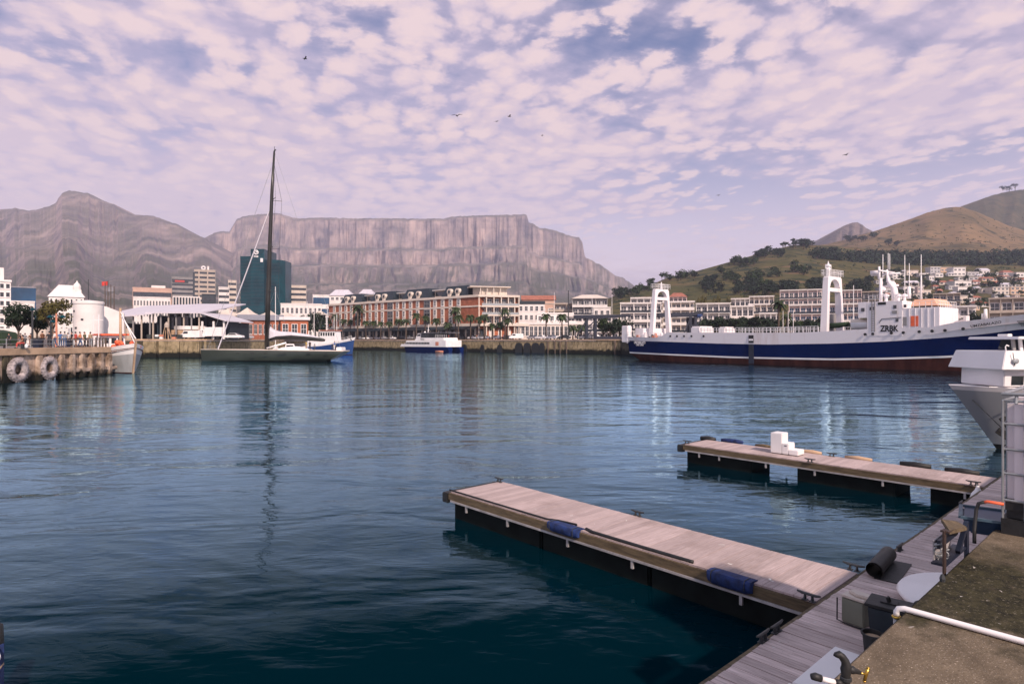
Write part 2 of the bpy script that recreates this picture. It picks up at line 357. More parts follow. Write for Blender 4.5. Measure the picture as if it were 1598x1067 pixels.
# ---- mountains: a real surface whose skyline follows the photograph, standing at its own distance
def rock_mat(name, rockA, rockB, veg, vscale, veglo, veghi, zmin, zmax, streak=1.0):
    m = bpy.data.materials.new(name); m.use_nodes = True; nt = m.node_tree; N = nt.nodes; L = nt.links; b = N['Principled BSDF']
    b.inputs['Roughness'].default_value = .95; b.inputs['Specular IOR Level'].default_value = .1
    tc = N.new('ShaderNodeTexCoord')
    def noi(sc, st, det=6, dist=0):
        mp = N.new('ShaderNodeMapping'); L.new(tc.outputs['Object'], mp.inputs[0]); mp.inputs['Scale'].default_value = st
        no = N.new('ShaderNodeTexNoise'); L.new(mp.outputs[0], no.inputs['Vector']); no.inputs['Scale'].default_value = sc; no.inputs['Detail'].default_value = det; no.inputs['Roughness'].default_value = .65; no.inputs['Distortion'].default_value = dist
        return no.outputs[0]
    def mr(v, a, c, lo=0., hi=1.):
        n = N.new('ShaderNodeMapRange'); L.new(v, n.inputs[0]); n.inputs[1].default_value = a; n.inputs[2].default_value = c; n.inputs[3].default_value = lo; n.inputs[4].default_value = hi; return n.outputs[0]
    def mix(f, a, c):
        n = N.new('ShaderNodeMix'); n.data_type = 'RGBA'; L.new(f, n.inputs[0])
        for i, v in ((6, a), (7, c)):
            if isinstance(v, tuple): n.inputs[i].default_value = v + (1,)
            else: L.new(v, n.inputs[i])
        return n.outputs[2]
    def mth(op, a, c):
        n = N.new('ShaderNodeMath'); n.operation = op; n.use_clamp = True
        for i, v in enumerate((a, c)):
            if isinstance(v, (int, float)): n.inputs[i].default_value = v
            else: L.new(v, n.inputs[i])
        return n.outputs[0]
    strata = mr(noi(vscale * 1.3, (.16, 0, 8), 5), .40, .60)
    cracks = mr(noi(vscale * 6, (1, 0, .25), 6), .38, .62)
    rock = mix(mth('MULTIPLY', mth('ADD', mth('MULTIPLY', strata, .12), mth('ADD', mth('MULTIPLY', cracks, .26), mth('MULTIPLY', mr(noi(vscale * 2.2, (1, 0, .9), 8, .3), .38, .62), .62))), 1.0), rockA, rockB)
    ge = N.new('ShaderNodeNewGeometry'); sp = N.new('ShaderNodeSeparateXYZ'); L.new(ge.outputs['Normal'], sp.inputs[0])
    sz = N.new('ShaderNodeSeparateXYZ'); L.new(tc.outputs['Object'], sz.inputs[0])
    low = mr(sz.outputs[2], zmin, zmax, 1., 0.)
    slope = mr(sp.outputs[2], veglo, veghi)
    pat = mr(noi(vscale * 1.5, (1, 0, 1.8), 7, .3), .38, .60)
    vm = mth('MULTIPLY', mth('ADD', mth('MULTIPLY', low, .7), mth('MULTIPLY', slope, .6)), mth('ADD', pat, .25))
    c = mix(vm, rock, veg)
    L.new(c, b.inputs['Base Color'])
    bp = N.new('ShaderNodeBump'); bp.inputs['Strength'].default_value = .6 * streak; bp.inputs['Distance'].default_value = 26
    L.new(mth('ADD', mth('MULTIPLY', cracks, .35), mth('MULTIPLY', noi(vscale * 4, (1, 1, 1), 7), .6)), bp.inputs['Height']); L.new(bp.outputs[0], b.inputs['Normal'])
    return m
def ridged(x, y, z, o):
    a, f, t = 1.0, 1.0, 0.0
    for _ in range(o): t += a * (1 - abs(noise.noise(Vector((x * f, y * f, z))))) ** 2; a *= .5; f *= 2.03
    return t / 1.9 - .5
def mountain(name, sil, Yr, Yb, yb, prof, nu, nv, mt, gul=130, gf=.02, jag=1.2, seed=0, back=500, ridge=None, depth=None, spur=0, crack=0, c0=.74):
    x0, x1 = sil[0][0], sil[-1][0]; rows = []
    for j in range(nv + 3):
        v = min(1.0, j / nv); row = []
        for i in range(nu + 1):
            px = lerp(x0, x1, i / nu); sy = interp(px, sil) + jag * fbm(px * .15, seed, 0, 4)
            if j > nv:
                p = rows[nv][i]; row.append((p[0], p[1] + back * (j - nv), p[2] - back * .10 * (j - nv) ** 2)); continue
            vw = min(1.0, max(0.0, v + (.028 * fbm(px * .012, seed + 3.0, 0, 4) * math.sin(PI * v) if depth else 0)))
            y = lerp(yb, sy, interp(vw, prof))
            Y = lerp(Yb, Yr, interp(vw, depth) if depth else v ** .85)
            k = math.sin(PI * min(1, v * .93 + .03))
            g = fbm(px * gf, v * .7 + seed, 1.7, 3)
            Y += gul * k * g
            if spur:                                           # buttresses that widen downhill, with gullies between them
                wpx = px + 9 * fbm(px * .03, v * 3, seed, 3)
                Y -= spur * math.sin(PI * min(1, v * 1.12)) ** 1.3 * ridged(wpx * .0155 + seed, v * .55, 2.0, 4) * (1.25 - .6 * v)
                Y -= spur * .30 * math.sin(PI * v) * ridged(wpx * .05 + seed, v * 1.6, 5.0, 4)
            if crack:                                          # the vertical cracks of the cliff bands
                c = min(1, max(0, (v - c0 + .12) / .12)); Y -= crack * c * (1 if v < .985 else .3) * (ridged(px * .045, v * .5 + seed, 7.0, 4) + .5 * ridged(px * .16, v * .8, 9.0, 3))
            if ridge: Y += ridge(px, v)
            row.append(W(px, y, Y))
        rows.append([Vector(p) for p in row])
    b = MB(); b.grid(rows)
    return tag(b.build(name, mt, smooth=True, fix=False), kind='structure')
M['tm_rock'] = rock_mat('sandstone_cliff', (.066, .066, .100), (.50, .385, .345), (.085, .085, .060), .0035, .52, .8, 60, 420)  # purple-dark and pale tones paint shaded and sunlit facets into the rock
M['dp_rock'] = rock_mat('sandstone_peak', (.068, .067, .098), (.50, .375, .33), (.085, .086, .058), .0042, .5, .8, 60, 360)  # shaded and lit facets are painted in by its two rock tones too
SIL_TM = [(300, 392), (318, 372), (335, 363), (345, 361), (358, 362), (363, 352), (370, 342), (382, 337), (400, 335), (425, 332.5), (437, 333), (450, 338), (466, 341), (500, 339.5), (560, 341), (600, 340.5), (650, 341.5), (695, 341), (705, 338), (740, 336.5), (780, 335.5), (818, 334.5), (822, 335), (825, 347), (834, 350), (842, 356), (856, 357), (876, 363), (893, 369), (904, 371), (909, 378), (911, 392), (913, 401), (925, 407), (940, 415), (960, 430), (972, 433), (990, 446), (1020, 460), (1060, 476)]
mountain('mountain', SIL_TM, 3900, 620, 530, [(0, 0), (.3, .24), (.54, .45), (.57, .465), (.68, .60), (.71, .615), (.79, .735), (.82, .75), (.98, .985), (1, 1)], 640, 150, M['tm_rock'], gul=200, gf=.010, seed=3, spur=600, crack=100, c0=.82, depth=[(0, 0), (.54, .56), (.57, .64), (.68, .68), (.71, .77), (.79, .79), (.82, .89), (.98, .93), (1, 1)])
SIL_DP = [(-260, 372), (-120, 330), (-60, 324), (0, 327), (25, 325), (45, 329), (62, 326), (76, 322), (87, 317), (93, 307), (97, 301), (107, 297.5), (120, 299), (138, 302), (150, 308), (162, 314), (178, 319), (190, 328), (205, 335), (216, 335.5), (240, 337), (256, 343), (268, 347.5), (276, 349), (288, 360), (302, 365), (318, 371), (330, 384), (345, 402), (370, 424), (400, 446), (440, 468), (480, 482)]
def dp_ridge(px, v):
    # spurs that run down towards the town
    s = 0
    for c, wd, h in ((88, 26, 420), (318, 24, 380), (30, 30, 200), (215, 30, 260)):
        cc = c + (1 - v) * 55
        s -= h * math.exp(-((px - cc) / wd) ** 2) * math.sin(PI * min(1, max(0, v))) ** 1.0
    return s
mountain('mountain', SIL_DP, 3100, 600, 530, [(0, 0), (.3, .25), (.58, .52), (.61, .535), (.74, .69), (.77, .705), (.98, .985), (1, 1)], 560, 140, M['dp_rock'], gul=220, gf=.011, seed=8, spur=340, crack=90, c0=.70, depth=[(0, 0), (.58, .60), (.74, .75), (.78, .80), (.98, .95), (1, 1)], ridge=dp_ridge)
M['lion_rock'] = rock_mat('granite_peak', (.11, .085, .08), (.24, .18, .16), (.06, .055, .04), .008, .6, .9, 0, 300)
mountain('mountain', [(1262, 400), (1288, 378), (1300, 367), (1318, 352), (1330, 347.5), (1338, 347), (1346, 351), (1352, 356), (1360, 360), (1374, 370), (1400, 392)], 2700, 2300, 400, [(0, 0), (.6, .5), (1, 1)], 80, 24, M['lion_rock'], gul=120, gf=.06, seed=4, jag=.6)

# ---- the near hill: control columns px -> [(distance, photo height)], real terrain
H1 = {880: [(255, 530), (330, 512), (400, 496), (520, 487), (600, 484)],
      940: [(255, 530), (330, 512), (420, 490), (560, 475), (640, 470)],
      969: [(255, 530), (330, 512), (420, 488), (560, 466), (660, 457)],
      1005: [(255, 530), (330, 512), (420, 487), (600, 458), (700, 449)],
      1040: [(255, 530), (330, 512), (420, 484), (600, 450), (720, 434)],
      1080: [(255, 530), (330, 512), (420, 480), (640, 440), (760, 425)],
      1120: [(255, 530), (330, 512), (420, 478), (660, 432), (800, 414)],
      1170: [(255, 530), (330, 512), (430, 474), (700, 420), (850, 400)],
      1200: [(255, 530), (330, 512), (430, 472), (720, 412), (880, 391)],
      1240: [(255, 530), (330, 512), (430, 470), (740, 406), (920, 382)],
      1300: [(255, 530), (330, 512), (430, 470), (760, 410), (960, 383)],
      1350: [(255, 530), (330, 512), (430, 473), (760, 418), (960, 388)],
      1400: [(255, 530), (330, 512), (430, 478), (760, 421), (960, 393)],
      1500: [(255, 530), (330, 512), (430, 482), (760, 419), (960, 395)],
      1600: [(255, 530), (330, 512), (430, 484), (760, 421), (960, 392)],
      1800: [(255, 530), (330, 512), (430, 486), (760, 421), (960, 388)]}
HK = sorted(H1)
def hill_pt(px, v, tab=H1, keys=HK):
    px = min(max(px, keys[0]), keys[-1]); i = max(k for k in range(len(keys)) if keys[k] <= px); j = min(i + 1, len(keys) - 1)
    t = 0 if i == j else (px - keys[i]) / (keys[j] - keys[i])
    t = t * t * (3 - 2 * t) if False else t
    a, b = tab[keys[i]], tab[keys[j]]; n = len(a) - 1; s = v * n; k = min(int(s), n - 1); f = s - k
    g = lambda c: (lerp(c[k][0], c[k + 1][0], f), lerp(c[k][1], c[k + 1][1], f))
    A, B = g(a), g(b)
    return lerp(A[0], B[0], t), lerp(A[1], B[1], t)
def on_hill(px, py):
    lo, hi = 0.0, 1.0
    for _ in range(30):
        mid = (lo + hi) / 2
        if hill_pt(px, mid)[1] > py: lo = mid
        else: hi = mid
    Y, y = hill_pt(px, lo)
    return W(px, y, Y)
def hill_mat(name, grass, dry, shrub, soil, sc=.02, shr=(.55, .62), dr=(.35, .65), bump=2.0):
    m = bpy.data.materials.new(name); m.use_nodes = True; nt = m.node_tree; N = nt.nodes; L = nt.links; b = N['Principled BSDF']
    b.inputs['Roughness'].default_value = .95; b.inputs['Specular IOR Level'].default_value = .1
    tc = N.new('ShaderNodeTexCoord')
    def noi(sc, det=6, st=(1, 1, 1)):
        mp = N.new('ShaderNodeMapping'); L.new(tc.outputs['Object'], mp.inputs[0]); mp.inputs['Scale'].default_value = st
        no = N.new('ShaderNodeTexNoise'); L.new(mp.outputs[0], no.inputs['Vector']); no.inputs['Scale'].default_value = sc; no.inputs['Detail'].default_value = det; no.inputs['Roughness'].default_value = .62
        return no.outputs[0]
    def mr(v, a, c):
        n = N.new('ShaderNodeMapRange'); L.new(v, n.inputs[0]); n.inputs[1].default_value = a; n.inputs[2].default_value = c; return n.outputs[0]
    def mix(f, a, c):
        n = N.new('ShaderNodeMix'); n.data_type = 'RGBA'; L.new(f, n.inputs[0])
        for i, v in ((6, a), (7, c)):
            if isinstance(v, tuple): n.inputs[i].default_value = v + (1,)
            else: L.new(v, n.inputs[i])
        return n.outputs[2]
    c = mix(mr(noi(sc * .5), *dr), grass, dry)
    c = mix(mr(noi(sc * 1.1, 7, (1, 2, 2)), .58, .66), c, soil)
    c = mix(mr(noi(sc * 2.6, 7), *shr), c, shrub)
    L.new(c, b.inputs['Base Color'])
    bp = N.new('ShaderNodeBump'); bp.inputs['Strength'].default_value = .8; bp.inputs['Distance'].default_value = bump
    L.new(noi(sc * 6), bp.inputs['Height']); L.new(bp.outputs[0], b.inputs['Normal'])
    return m
rows = []
for j in range(45):
    row = []
    for i in range(160):
        px = lerp(880, 1800, i / 159); v = min(1, j / 40)
        if j > 40:
            p = rows[40][i]; row.append(Vector((p.x, p.y + 60 * (j - 40), p.z - 5 * (j - 40)))); continue
        Y, y = hill_pt(px, v); p = W(px, y, Y); p.z += 1.6 * fbm(p.x * .012, p.y * .012, 0, 3) * math.sin(PI * v)
        row.append(p)
    rows.append(row)
hb = MB(); hb.grid(rows)
tag(hb.build('hill', hill_mat('green_hillside', (.062, .064, .022), (.115, .092, .036), (.024, .032, .014), (.17, .105, .06), .02, (.50, .60)), smooth=True, fix=False), kind='structure')
SIL_H2 = [(1240, 388), (1290, 381), (1320, 374), (1340, 367), (1358, 363), (1385, 354), (1423, 341), (1448, 331.5), (1473, 325), (1490, 323), (1500, 323), (1523, 330), (1548, 341), (1573, 352), (1600, 360), (1680, 385), (1760, 398)]
mountain('hill', SIL_H2, 1550, 930, 402, [(0, 0), (.5, .45), (1, 1)], 150, 40, hill_mat('dry_grass_hillside', (.115, .085, .038), (.22, .145, .075), (.045, .045, .022), (.23, .14, .085), .012, (.53, .63), bump=3), gul=70, gf=.012, jag=.5, seed=2, back=200)
SIL_H3 = [(1440, 345), (1480, 333), (1503, 321), (1523, 314), (1548, 305), (1573, 299), (1600, 295.5), (1660, 288), (1740, 286), (1800, 300)]
mountain('hill', SIL_H3, 2100, 1650, 392, [(0, 0), (.5, .5), (1, 1)], 100, 24, hill_mat('shrubby_hillside', (.075, .068, .036), (.095, .08, .045), (.045, .048, .026), (.12, .09, .05), .012, (.48, .62), bump=3), gul=70, gf=.02, jag=.5, seed=6, back=200)
# ================================================================ NEAR QUAY, WALKWAY AND PIERS
def wood_mat(name, c1, c2, along, isl=.16, stain=(.10, .085, .08)):
    """weathered decking: grain along one axis of the quay, a tone per plank, knots and stains"""
    m = bpy.data.materials.new(name); m.use_nodes = True; nt = m.node_tree; N = nt.nodes; L = nt.links; b = N['Principled BSDF']
    b.inputs['Roughness'].default_value = .85; b.inputs['Specular IOR Level'].default_value = .25
    tc = N.new('ShaderNodeTexCoord')
    def noi(sc, st, det=5, rough=.6, dist=0):
        mp = N.new('ShaderNodeMapping'); L.new(tc.outputs['Object'], mp.inputs[0]); mp.inputs['Scale'].default_value = st
        no = N.new('ShaderNodeTexNoise'); L.new(mp.outputs[0], no.inputs['Vector']); no.inputs['Scale'].default_value = sc; no.inputs['Detail'].default_value = det; no.inputs['Roughness'].default_value = rough; no.inputs['Distortion'].default_value = dist
        return no.outputs[0]
    def mr(v, a, c, lo=0., hi=1.):
        n = N.new('ShaderNodeMapRange'); L.new(v, n.inputs[0]); n.inputs[1].default_value = a; n.inputs[2].default_value = c; n.inputs[3].default_value = lo; n.inputs[4].default_value = hi; return n.outputs[0]
    def mix(f, a, c):
        n = N.new('ShaderNodeMix'); n.data_type = 'RGBA'; L.new(f, n.inputs[0])
        for i, v in ((6, a), (7, c)):
            if isinstance(v, tuple): n.inputs[i].default_value = v + (1,)
            else: L.new(v, n.inputs[i])
        return n.outputs[2]
    st = (1.2, 22, 22) if along == 'x' else (22, 1.2, 22)
    grain = noi(2.2, st, 6, .65, .4)
    c = mix(mr(grain, .32, .68), c1, c2)
    g = N.new('ShaderNodeNewGeometry')
    v = N.new('ShaderNodeVectorMath'); v.operation = 'SCALE'; L.new(c, v.inputs[0]); L.new(mr(g.outputs['Random Per Island'], 0, 1, 1 - isl, 1 + isl), v.inputs['Scale'])
    blot = noi(.9, (1, 1, 1), 6, .65)
    f = N.new('ShaderNodeMath'); f.operation = 'MULTIPLY'; L.new(mr(blot, .52, .72), f.inputs[0]); f.inputs[1].default_value = .55
    c = mix(f.outputs[0], v.outputs[0], stain)
    sp = mr(noi(26, (1, 1, 1), 3), .70, .78)
    c = mix(sp, c, tuple(x * .5 for x in stain))
    c = mix(mr(noi(7.5, (1, 1, 1), 2, .5, .6), .735, .755), c, (.62, .60, .57))
    L.new(c, b.inputs['Base Color'])
    bp = N.new('ShaderNodeBump'); bp.inputs['Strength'].default_value = .5; bp.inputs['Distance'].default_value = .006; L.new(grain, bp.inputs['Height']); L.new(bp.outputs[0], b.inputs['Normal'])
    return m
M['deck_pier'] = wood_mat('sunbleached_decking', (.33, .26, .25), (.49, .395, .385), 'x', .13, (.22, .165, .15))
M['deck_walk'] = wood_mat('grey_decking', (.36, .285, .265), (.68, .56, .535), 'y', .20, (.17, .14, .13))
M['edge_timber'] = mat('edge_timber', (.11, .080, .045), .85, var=.4, scale=3, stretch=(6, .8, 6), bump=.5)
M['float'] = mat('dark_float', (.003, .005, .005), .7, var=.5, scale=2.5, spec=.15)
M['channel'] = mat('weathered_steel', (.36, .34, .34), .55, metal=.2, var=.25, scale=4)
def slab_mat():
    m = bpy.data.materials.new('mossy_concrete'); m.use_nodes = True; nt = m.node_tree; N = nt.nodes; L = nt.links; b = N['Principled BSDF']
    b.inputs['Roughness'].default_value = .92; b.inputs['Specular IOR Level'].default_value = .2
    tc = N.new('ShaderNodeTexCoord')
    def noi(sc, det=6, rough=.65, dist=0):
        no = N.new('ShaderNodeTexNoise'); L.new(tc.outputs['Object'], no.inputs['Vector']); no.inputs['Scale'].default_value = sc; no.inputs['Detail'].default_value = det; no.inputs['Roughness'].default_value = rough; no.inputs['Distortion'].default_value = dist
        return no.outputs[0]
    def mr(v, a, c, lo=0., hi=1.):
        n = N.new('ShaderNodeMapRange'); L.new(v, n.inputs[0]); n.inputs[1].default_value = a; n.inputs[2].default_value = c; n.inputs[3].default_value = lo; n.inputs[4].default_value = hi; return n.outputs[0]
    def mix(f, a, c):
        n = N.new('ShaderNodeMix'); n.data_type = 'RGBA'; L.new(f, n.inputs[0])
        for i, v in ((6, a), (7, c)):
            if isinstance(v, tuple): n.inputs[i].default_value = v + (1,)
            else: L.new(v, n.inputs[i])
        return n.outputs[2]
    def mth(op, a, c):
        n = N.new('ShaderNodeMath'); n.operation = op; n.use_clamp = True
        for i, v in enumerate((a, c)):
            if isinstance(v, (int, float)): n.inputs[i].default_value = v
            else: L.new(v, n.inputs[i])
        return n.outputs[0]
    sx = N.new('ShaderNodeSeparateXYZ'); L.new(tc.outputs['Object'], sx.inputs[0])
    base = mix(mr(noi(5), .35, .65), (.105, .082, .056), (.19, .15, .105))
    base = mix(mr(noi(60, 3), .52, .66), base, (.12, .09, .06))
    base = mix(mr(noi(95, 2), .62, .70), base, (.48, .40, .33))
    edge = N.new('ShaderNodeMath'); edge.operation = 'ADD'; L.new(sx.outputs[0], edge.inputs[0]); L.new(mr(noi(2.2, 5), .3, .7, -.35, .35), edge.inputs[1])
    band = mth('MULTIPLY', mr(edge.outputs[0], .82, 1.12), mr(edge.outputs[0], 3.1, 2.5))
    moss = mix(mr(noi(14, 6, .7), .38, .62), (.016, .015, .009), (.050, .044, .022))
    moss = mix(mr(noi(48, 3), .60, .66), moss, (.13, .115, .08))
    moss = mix(mr(noi(20, 2, .5, .8), .735, .75), moss, (.52, .48, .44))
    f = mth('MULTIPLY', band, mr(noi(3.2, 6), .26, .46, .55, 1.))
    c = mix(f, base, moss)
    L.new(c, b.inputs['Base Color'])
    bp = N.new('ShaderNodeBump'); bp.inputs['Strength'].default_value = .7; bp.inputs['Distance'].default_value = .012; L.new(noi(38, 6, .7), bp.inputs['Height']); L.new(bp.outputs[0], b.inputs['Normal'])
    return m
# ---- the concrete quay we stand on (local x = u, y = v)
q = MB()
pts = [(-9, -14), (26.5, -14), (26.5, 0), (-9, 0)]
q.prism([(x, y, -3) for x, y in pts], (0, 0, 5.40)); 
qs = q.build('quay', slab_mat(), bevel=.018); qs.location = E0; qs.rotation_euler = (0, 0, UANG); tag(qs, kind='structure')
def local(name, label, cat, a, b, z, group=None, rz=0):
    return thing(name, label, cat, Q(a, b, z), UANG + rz, group)
WD = .60                                                     # deck level of walkway and piers
# ---- walkway: planks lie across it
wk = thing('walkway', 'long grey plank walkway floating alongside the concrete quay', 'walkway', Q(0, 0, 0), UANG)
b = MB(); x = -4.0; seams = {int((5.95 + 4) / .145), int((9.6 + 4) / .145), int((14.4 + 4) / .145)}
i = 0
while x < 20:
    dz = R.uniform(-.003, .003); ye = 2.11 + R.uniform(-.008, .008)
    b.box(x + .004, x + .137, .10, ye, WD - .035 + dz, WD + dz); x += .145 + (.022 if i in seams else 0); i += 1
b.build('decking', M['deck_walk'], wk)
b = MB(); b.box(-4, 20, 2.115, 2.165, WD - .20, WD - .012); b.box(-4, 20, .04, .09, WD - .20, WD - .02); b.build('edge_beam', M['edge_timber'], wk)
b = MB(); b.box(-4, 20, .12, 2.08, WD - .30, WD - .05); b.build('frame', M['dsteel'], wk)
for k in range(6):
    b = MB(); b.box(-3.6 + k * 4, -1.2 + k * 4, .3, 1.95, -.35, WD - .31); b.build('float', M['float'], wk, bevel=.05)
# ---- piers: planks lie across the pier, i.e. along u
def pier(label, a0, a1, b0, b1, brk, floats):
    p = thing('pier', label, 'pier', Q(a0, b0, 0), UANG)
    w, l = a1 - a0, b1 - b0
    d = MB(); y = .006
    while y < l - .14:
        dz = R.uniform(-.0025, .0025); d.box(R.uniform(-.006, .004), w + R.uniform(-.004, .006), y, y + .139, WD - .03 + dz, WD + dz); y += .1445
    d.build('decking', M['deck_pier'], p)
    for x0, x1 in ((.0, .055), (w - .055, w)):
        e = MB(); e.box(x0 - .03 if x0 < .5 else x0 + .03, x1 - .03 if x0 < .5 else x1 + .03, .0, l - .02, WD - .185, WD - .034); e.build('edge_beam', M['edge_timber'], p)
        c = MB(); xx = x0 - .045 if x0 < .5 else x1 - .02
        c.box(xx, xx + .065, .02, l - .1, WD - .225, WD - .188); c.build('rail', M['channel'], p)
        for yb in brk:
            c = MB(); c.box(xx + .01, xx + .05, yb, yb + .045, WD - .36, WD - .226); c.build('bracket', M['channel'], p)
    e = MB(); e.box(.03, w - .03, .05, l - .05, WD - .17, WD - .036); e.build('frame', M['dsteel'], p)
    for y0, y1 in floats:
        f = MB(); f.box(.07, w - .07, y0, y1, -.30, WD - .172); f.build('float', M['float'], p, bevel=.03)
    e = MB(); e.box(-.06, w + .02, l - .012, l + .19, WD - .27, WD - .045); e.build('end_fender', M['black'], p, bevel=.02)
    return p
P1 = pier('near plank pier with two blue fenders along its side', 5.25, 6.74, 2.17, 10.2, (1.0, 2.9, 4.35, 6.0, 7.35), ((.1, 2.62), (2.66, 5.12), (5.16, 7.93)))
P2 = pier('far plank pier with white boxes standing on it', 14.75, 16.1, 2.17, 10.2, (.35, 2.1, 3.8, 5.2, 6.7, 7.4), ((.1, 1.1), (1.85, 4.35), (5.7, 7.93)))
# cleats
def cleat_mb():
    b = MB(); b.tube([(-.15, 0, .095), (-.09, 0, .085), (.09, 0, .085), (.15, 0, .095)], [.012, .018, .018, .012], 6)
    for s in (-1, 1): b.tube([(s * .05, 0, .0), (s * .045, 0, .085)], [.022, .016], 6); b.box(s * .05 - .035, s * .05 + .035, -.03, .03, 0, .012)
    return b
cleat_mesh = None
def cleat(a, bb, rz, label, z=WD):
    global cleat_mesh
    if cleat_mesh is None:
        o = cleat_mb().build('cleat', M['dsteel']); cleat_mesh = o.data
    else:
        o = bpy.data.objects.new('cleat', cleat_mesh); COL.objects.link(o)
    o.location = Q(a, bb, z + .002); o.rotation_euler = (0, 0, UANG + rz); tag(o, label, 'cleat', 'mooring cleats on the piers')
def cl(px, py, rz, label):
    a, bb = ab(px, py, WD); cleat(a, bb, rz, label)
cl(1262, 937, PI / 2, 'cleat at the inner end of the near pier, on the side towards the camera')
cl(1332, 890, PI / 2, 'cleat beside the rolled black mat')
cl(995, 805, PI / 2, 'cleat on the far edge of the near pier, halfway along')
cl(779, 752, PI / 2, 'tiny cleat at the outer end of the near pier')
cl(1191, 1000, 0, 'nearer of two cleats on the walkway edge in front of the near pier')
cl(1212, 986, 0, 'second cleat on the walkway edge, right below the near pier')
cl(1404, 859, 0, 'cleat on the walkway edge beyond the rolled black mat')
cl(1499, 790, 0, 'cleat on the walkway edge close to the far pier')
cl(1072, 692, PI / 2, 'cleat at the outer end of the far pier')
cl(1264, 721, PI / 2, 'cleat on the near edge of the far pier, right of the white boxes')
cl(1298, 712, PI / 2, 'cleat on the far edge of the far pier')
cl(1519, 757, PI / 2, 'cleat with the white ball fender tied to it')
# fenders on pier 1
def bfor(px, a, off=0):                                       # b on the line a = const at which px is seen
    t = (px - CX) / F; ex, ey = E0.x + U.x * a, E0.y + U.y * a
    return (ex - t * ey) / (t * V.y - V.x)
def soft_fender(label, a, b0, b1, mt, out=-1, h=.14, w=.15, group='fenders tied along the piers'):
    t = thing('fender', label, 'fender', Q(a, b0, WD), UANG, group)
    l = b1 - b0; rows = []
    n = 9
    for i in range(n + 1):
        y = l * i / n; k = .82 if i in (0, n) else 1; s = .006 * math.sin(i * 2.3)
        prof = [(-.13, .012), (-.02, .034), (.10, .03), (.125, -.0 + s), (.12, -.10), (.075 + s, -h), (.02, -h - .01), (-.0, -.05), (-.125, -.0)]
        rows.append([(out * x * (k if x > 0 else 1), y, z * k) for x, z in prof])
    m = MB(); m.grid(rows, closed=True); m.face(rows[0]); m.face(rows[-1]); m.build('cover', mt, t, autos=.8)
    for y in (.08, l - .08):
        m = MB(); m.tube([(-out * .13, y, .006), (-out * .02, y, .04), (out * .10, y, .038), (out * .128, y, 0), (out * .124, y, -.11)], .007, 5); m.build('strap', M['dsteel'], t)
    return t
soft_fender('blue padded fender nearer the outer end of the near pier', 5.24, bfor(903, 5.2), bfor(857, 5.2), M['blue_cloth'])
soft_fender('blue padded fender nearer the walkway on the near pier', 5.24, bfor(1174, 5.2), bfor(1106, 5.2), M['blue_cloth'], h=.16)
def strip(label, pts, r):
    m = MB(); m.tube(pts, r, 6); tag(m.build('rubber_strip', M['black'], smooth=True), label, 'rubber strip', 'black rubber strips on the pier edge')
strip('thin black rubber strip from the outer pier end to the first blue fender', [Q(5.27, bb, WD + .02) for bb in (10.2, 9.5, 8.8, 8.0, 7.1)] + [Q(5.36, 6.9, WD + .02), Q(5.42, 6.5, WD + .02), Q(5.4, bfor(894, 5.3), WD + .02)], .019)
strip('thick black rubber strip between the two blue fenders', [Q(5.35, bfor(912, 5.3), WD + .02), Q(5.28, bfor(925, 5.3), WD + .025), Q(5.28, bfor(1000, 5.3), WD + .022), Q(5.29, bfor(1078, 5.3), WD + .022), Q(5.30, bfor(1082, 5.3), WD + .02)], .03)
# ---- on the far pier
wb = local('dock_box', 'white stepped dock boxes standing on the far pier', 'dock box', *ab(1228, 708, WD), WD + .001)
for nm, x0, x1, y0, y1, h in (('tall_box', -.22, .22, .06, .40, .62), ('middle_box', -.22, .22, -.14, .055, .34), ('low_box', -.22, .22, -.42, -.145, .17)):
    m = MB(); m.box(x0, x1, y0, y1, .02, h); m.build(nm, M['white'], wb, bevel=.015)
m = MB(); m.box(-.20, .20, -.40, .38, 0, .019); m.build('base', M['black'], wb)
m = MB(); m.box(-.226, -.221, -.09, -.02, .26, .285); m.build('handle', M['dsteel'], wb)
fe = 16.13
def log(nm, label, px0, px1, r, mt, z=.03, cat='fender', grp='fenders along the far edge of the far pier'):
    b0, b1 = bfor(px1, fe), bfor(px0, fe); m = MB(); k = max(2, int(abs(b1 - b0) / .25))
    pts = [Q(fe + .04, lerp(b0, b1, i / k), WD + z + .008 * math.sin(i * 1.9)) for i in range(k + 1)]
    m.tube(pts, [r * .7] + [r] * (k - 1) + [r * .7], 8); tag(m.build(nm, mt, smooth=True), label, cat, grp)
log('fender', 'short humped black fender at the outer end of the far pier', 1093, 1115, .10, M['black'], .02)
log('fender', 'dark blue tube fender on the far edge of the far pier', 1125, 1158, .075, M['blue_cloth'], .05)
log('timber_baulk', 'brown timber baulk behind the white boxes, left one', 1178, 1204, .06, M['edge_timber'], .02, 'timber', 'timber baulks on the far pier')
log('timber_baulk', 'brown timber baulk just right of the white boxes', 1241, 1281, .07, M['tan'], .02, 'timber', 'timber baulks on the far pier')
log('timber_baulk', 'brown timber baulk further right on the far pier', 1318, 1360, .065, M['tan'], .02, 'timber', 'timber baulks on the far pier')
log('fender', 'black tube fender on the far pier, left one of two near the walkway', 1404, 1452, .085, M['black'], .04)
log('fender', 'black tube fender on the far pier, closest to the walkway', 1474, 1528, .085, M['black'], .03)
wf = thing('ball_fender', 'white pear shaped fender hanging where the far pier meets the walkway', 'fender', Q(*ab(1526, 776, .42), .42))
m = MB(); m.lathe((0, 0, 0), [(.02, -.19), (.10, -.16), (.145, -.08), (.15, 0), (.12, .09), (.06, .17), (.035, .24), (.03, .27)], 14); m.build('bladder', M['white'], wf, smooth=True)
m = MB(); m.tube([(0, 0, .25), (.02, .03, .33), (.05, .09, .30)], .012, 5); m.build('rope', M['dsteel'], wf)
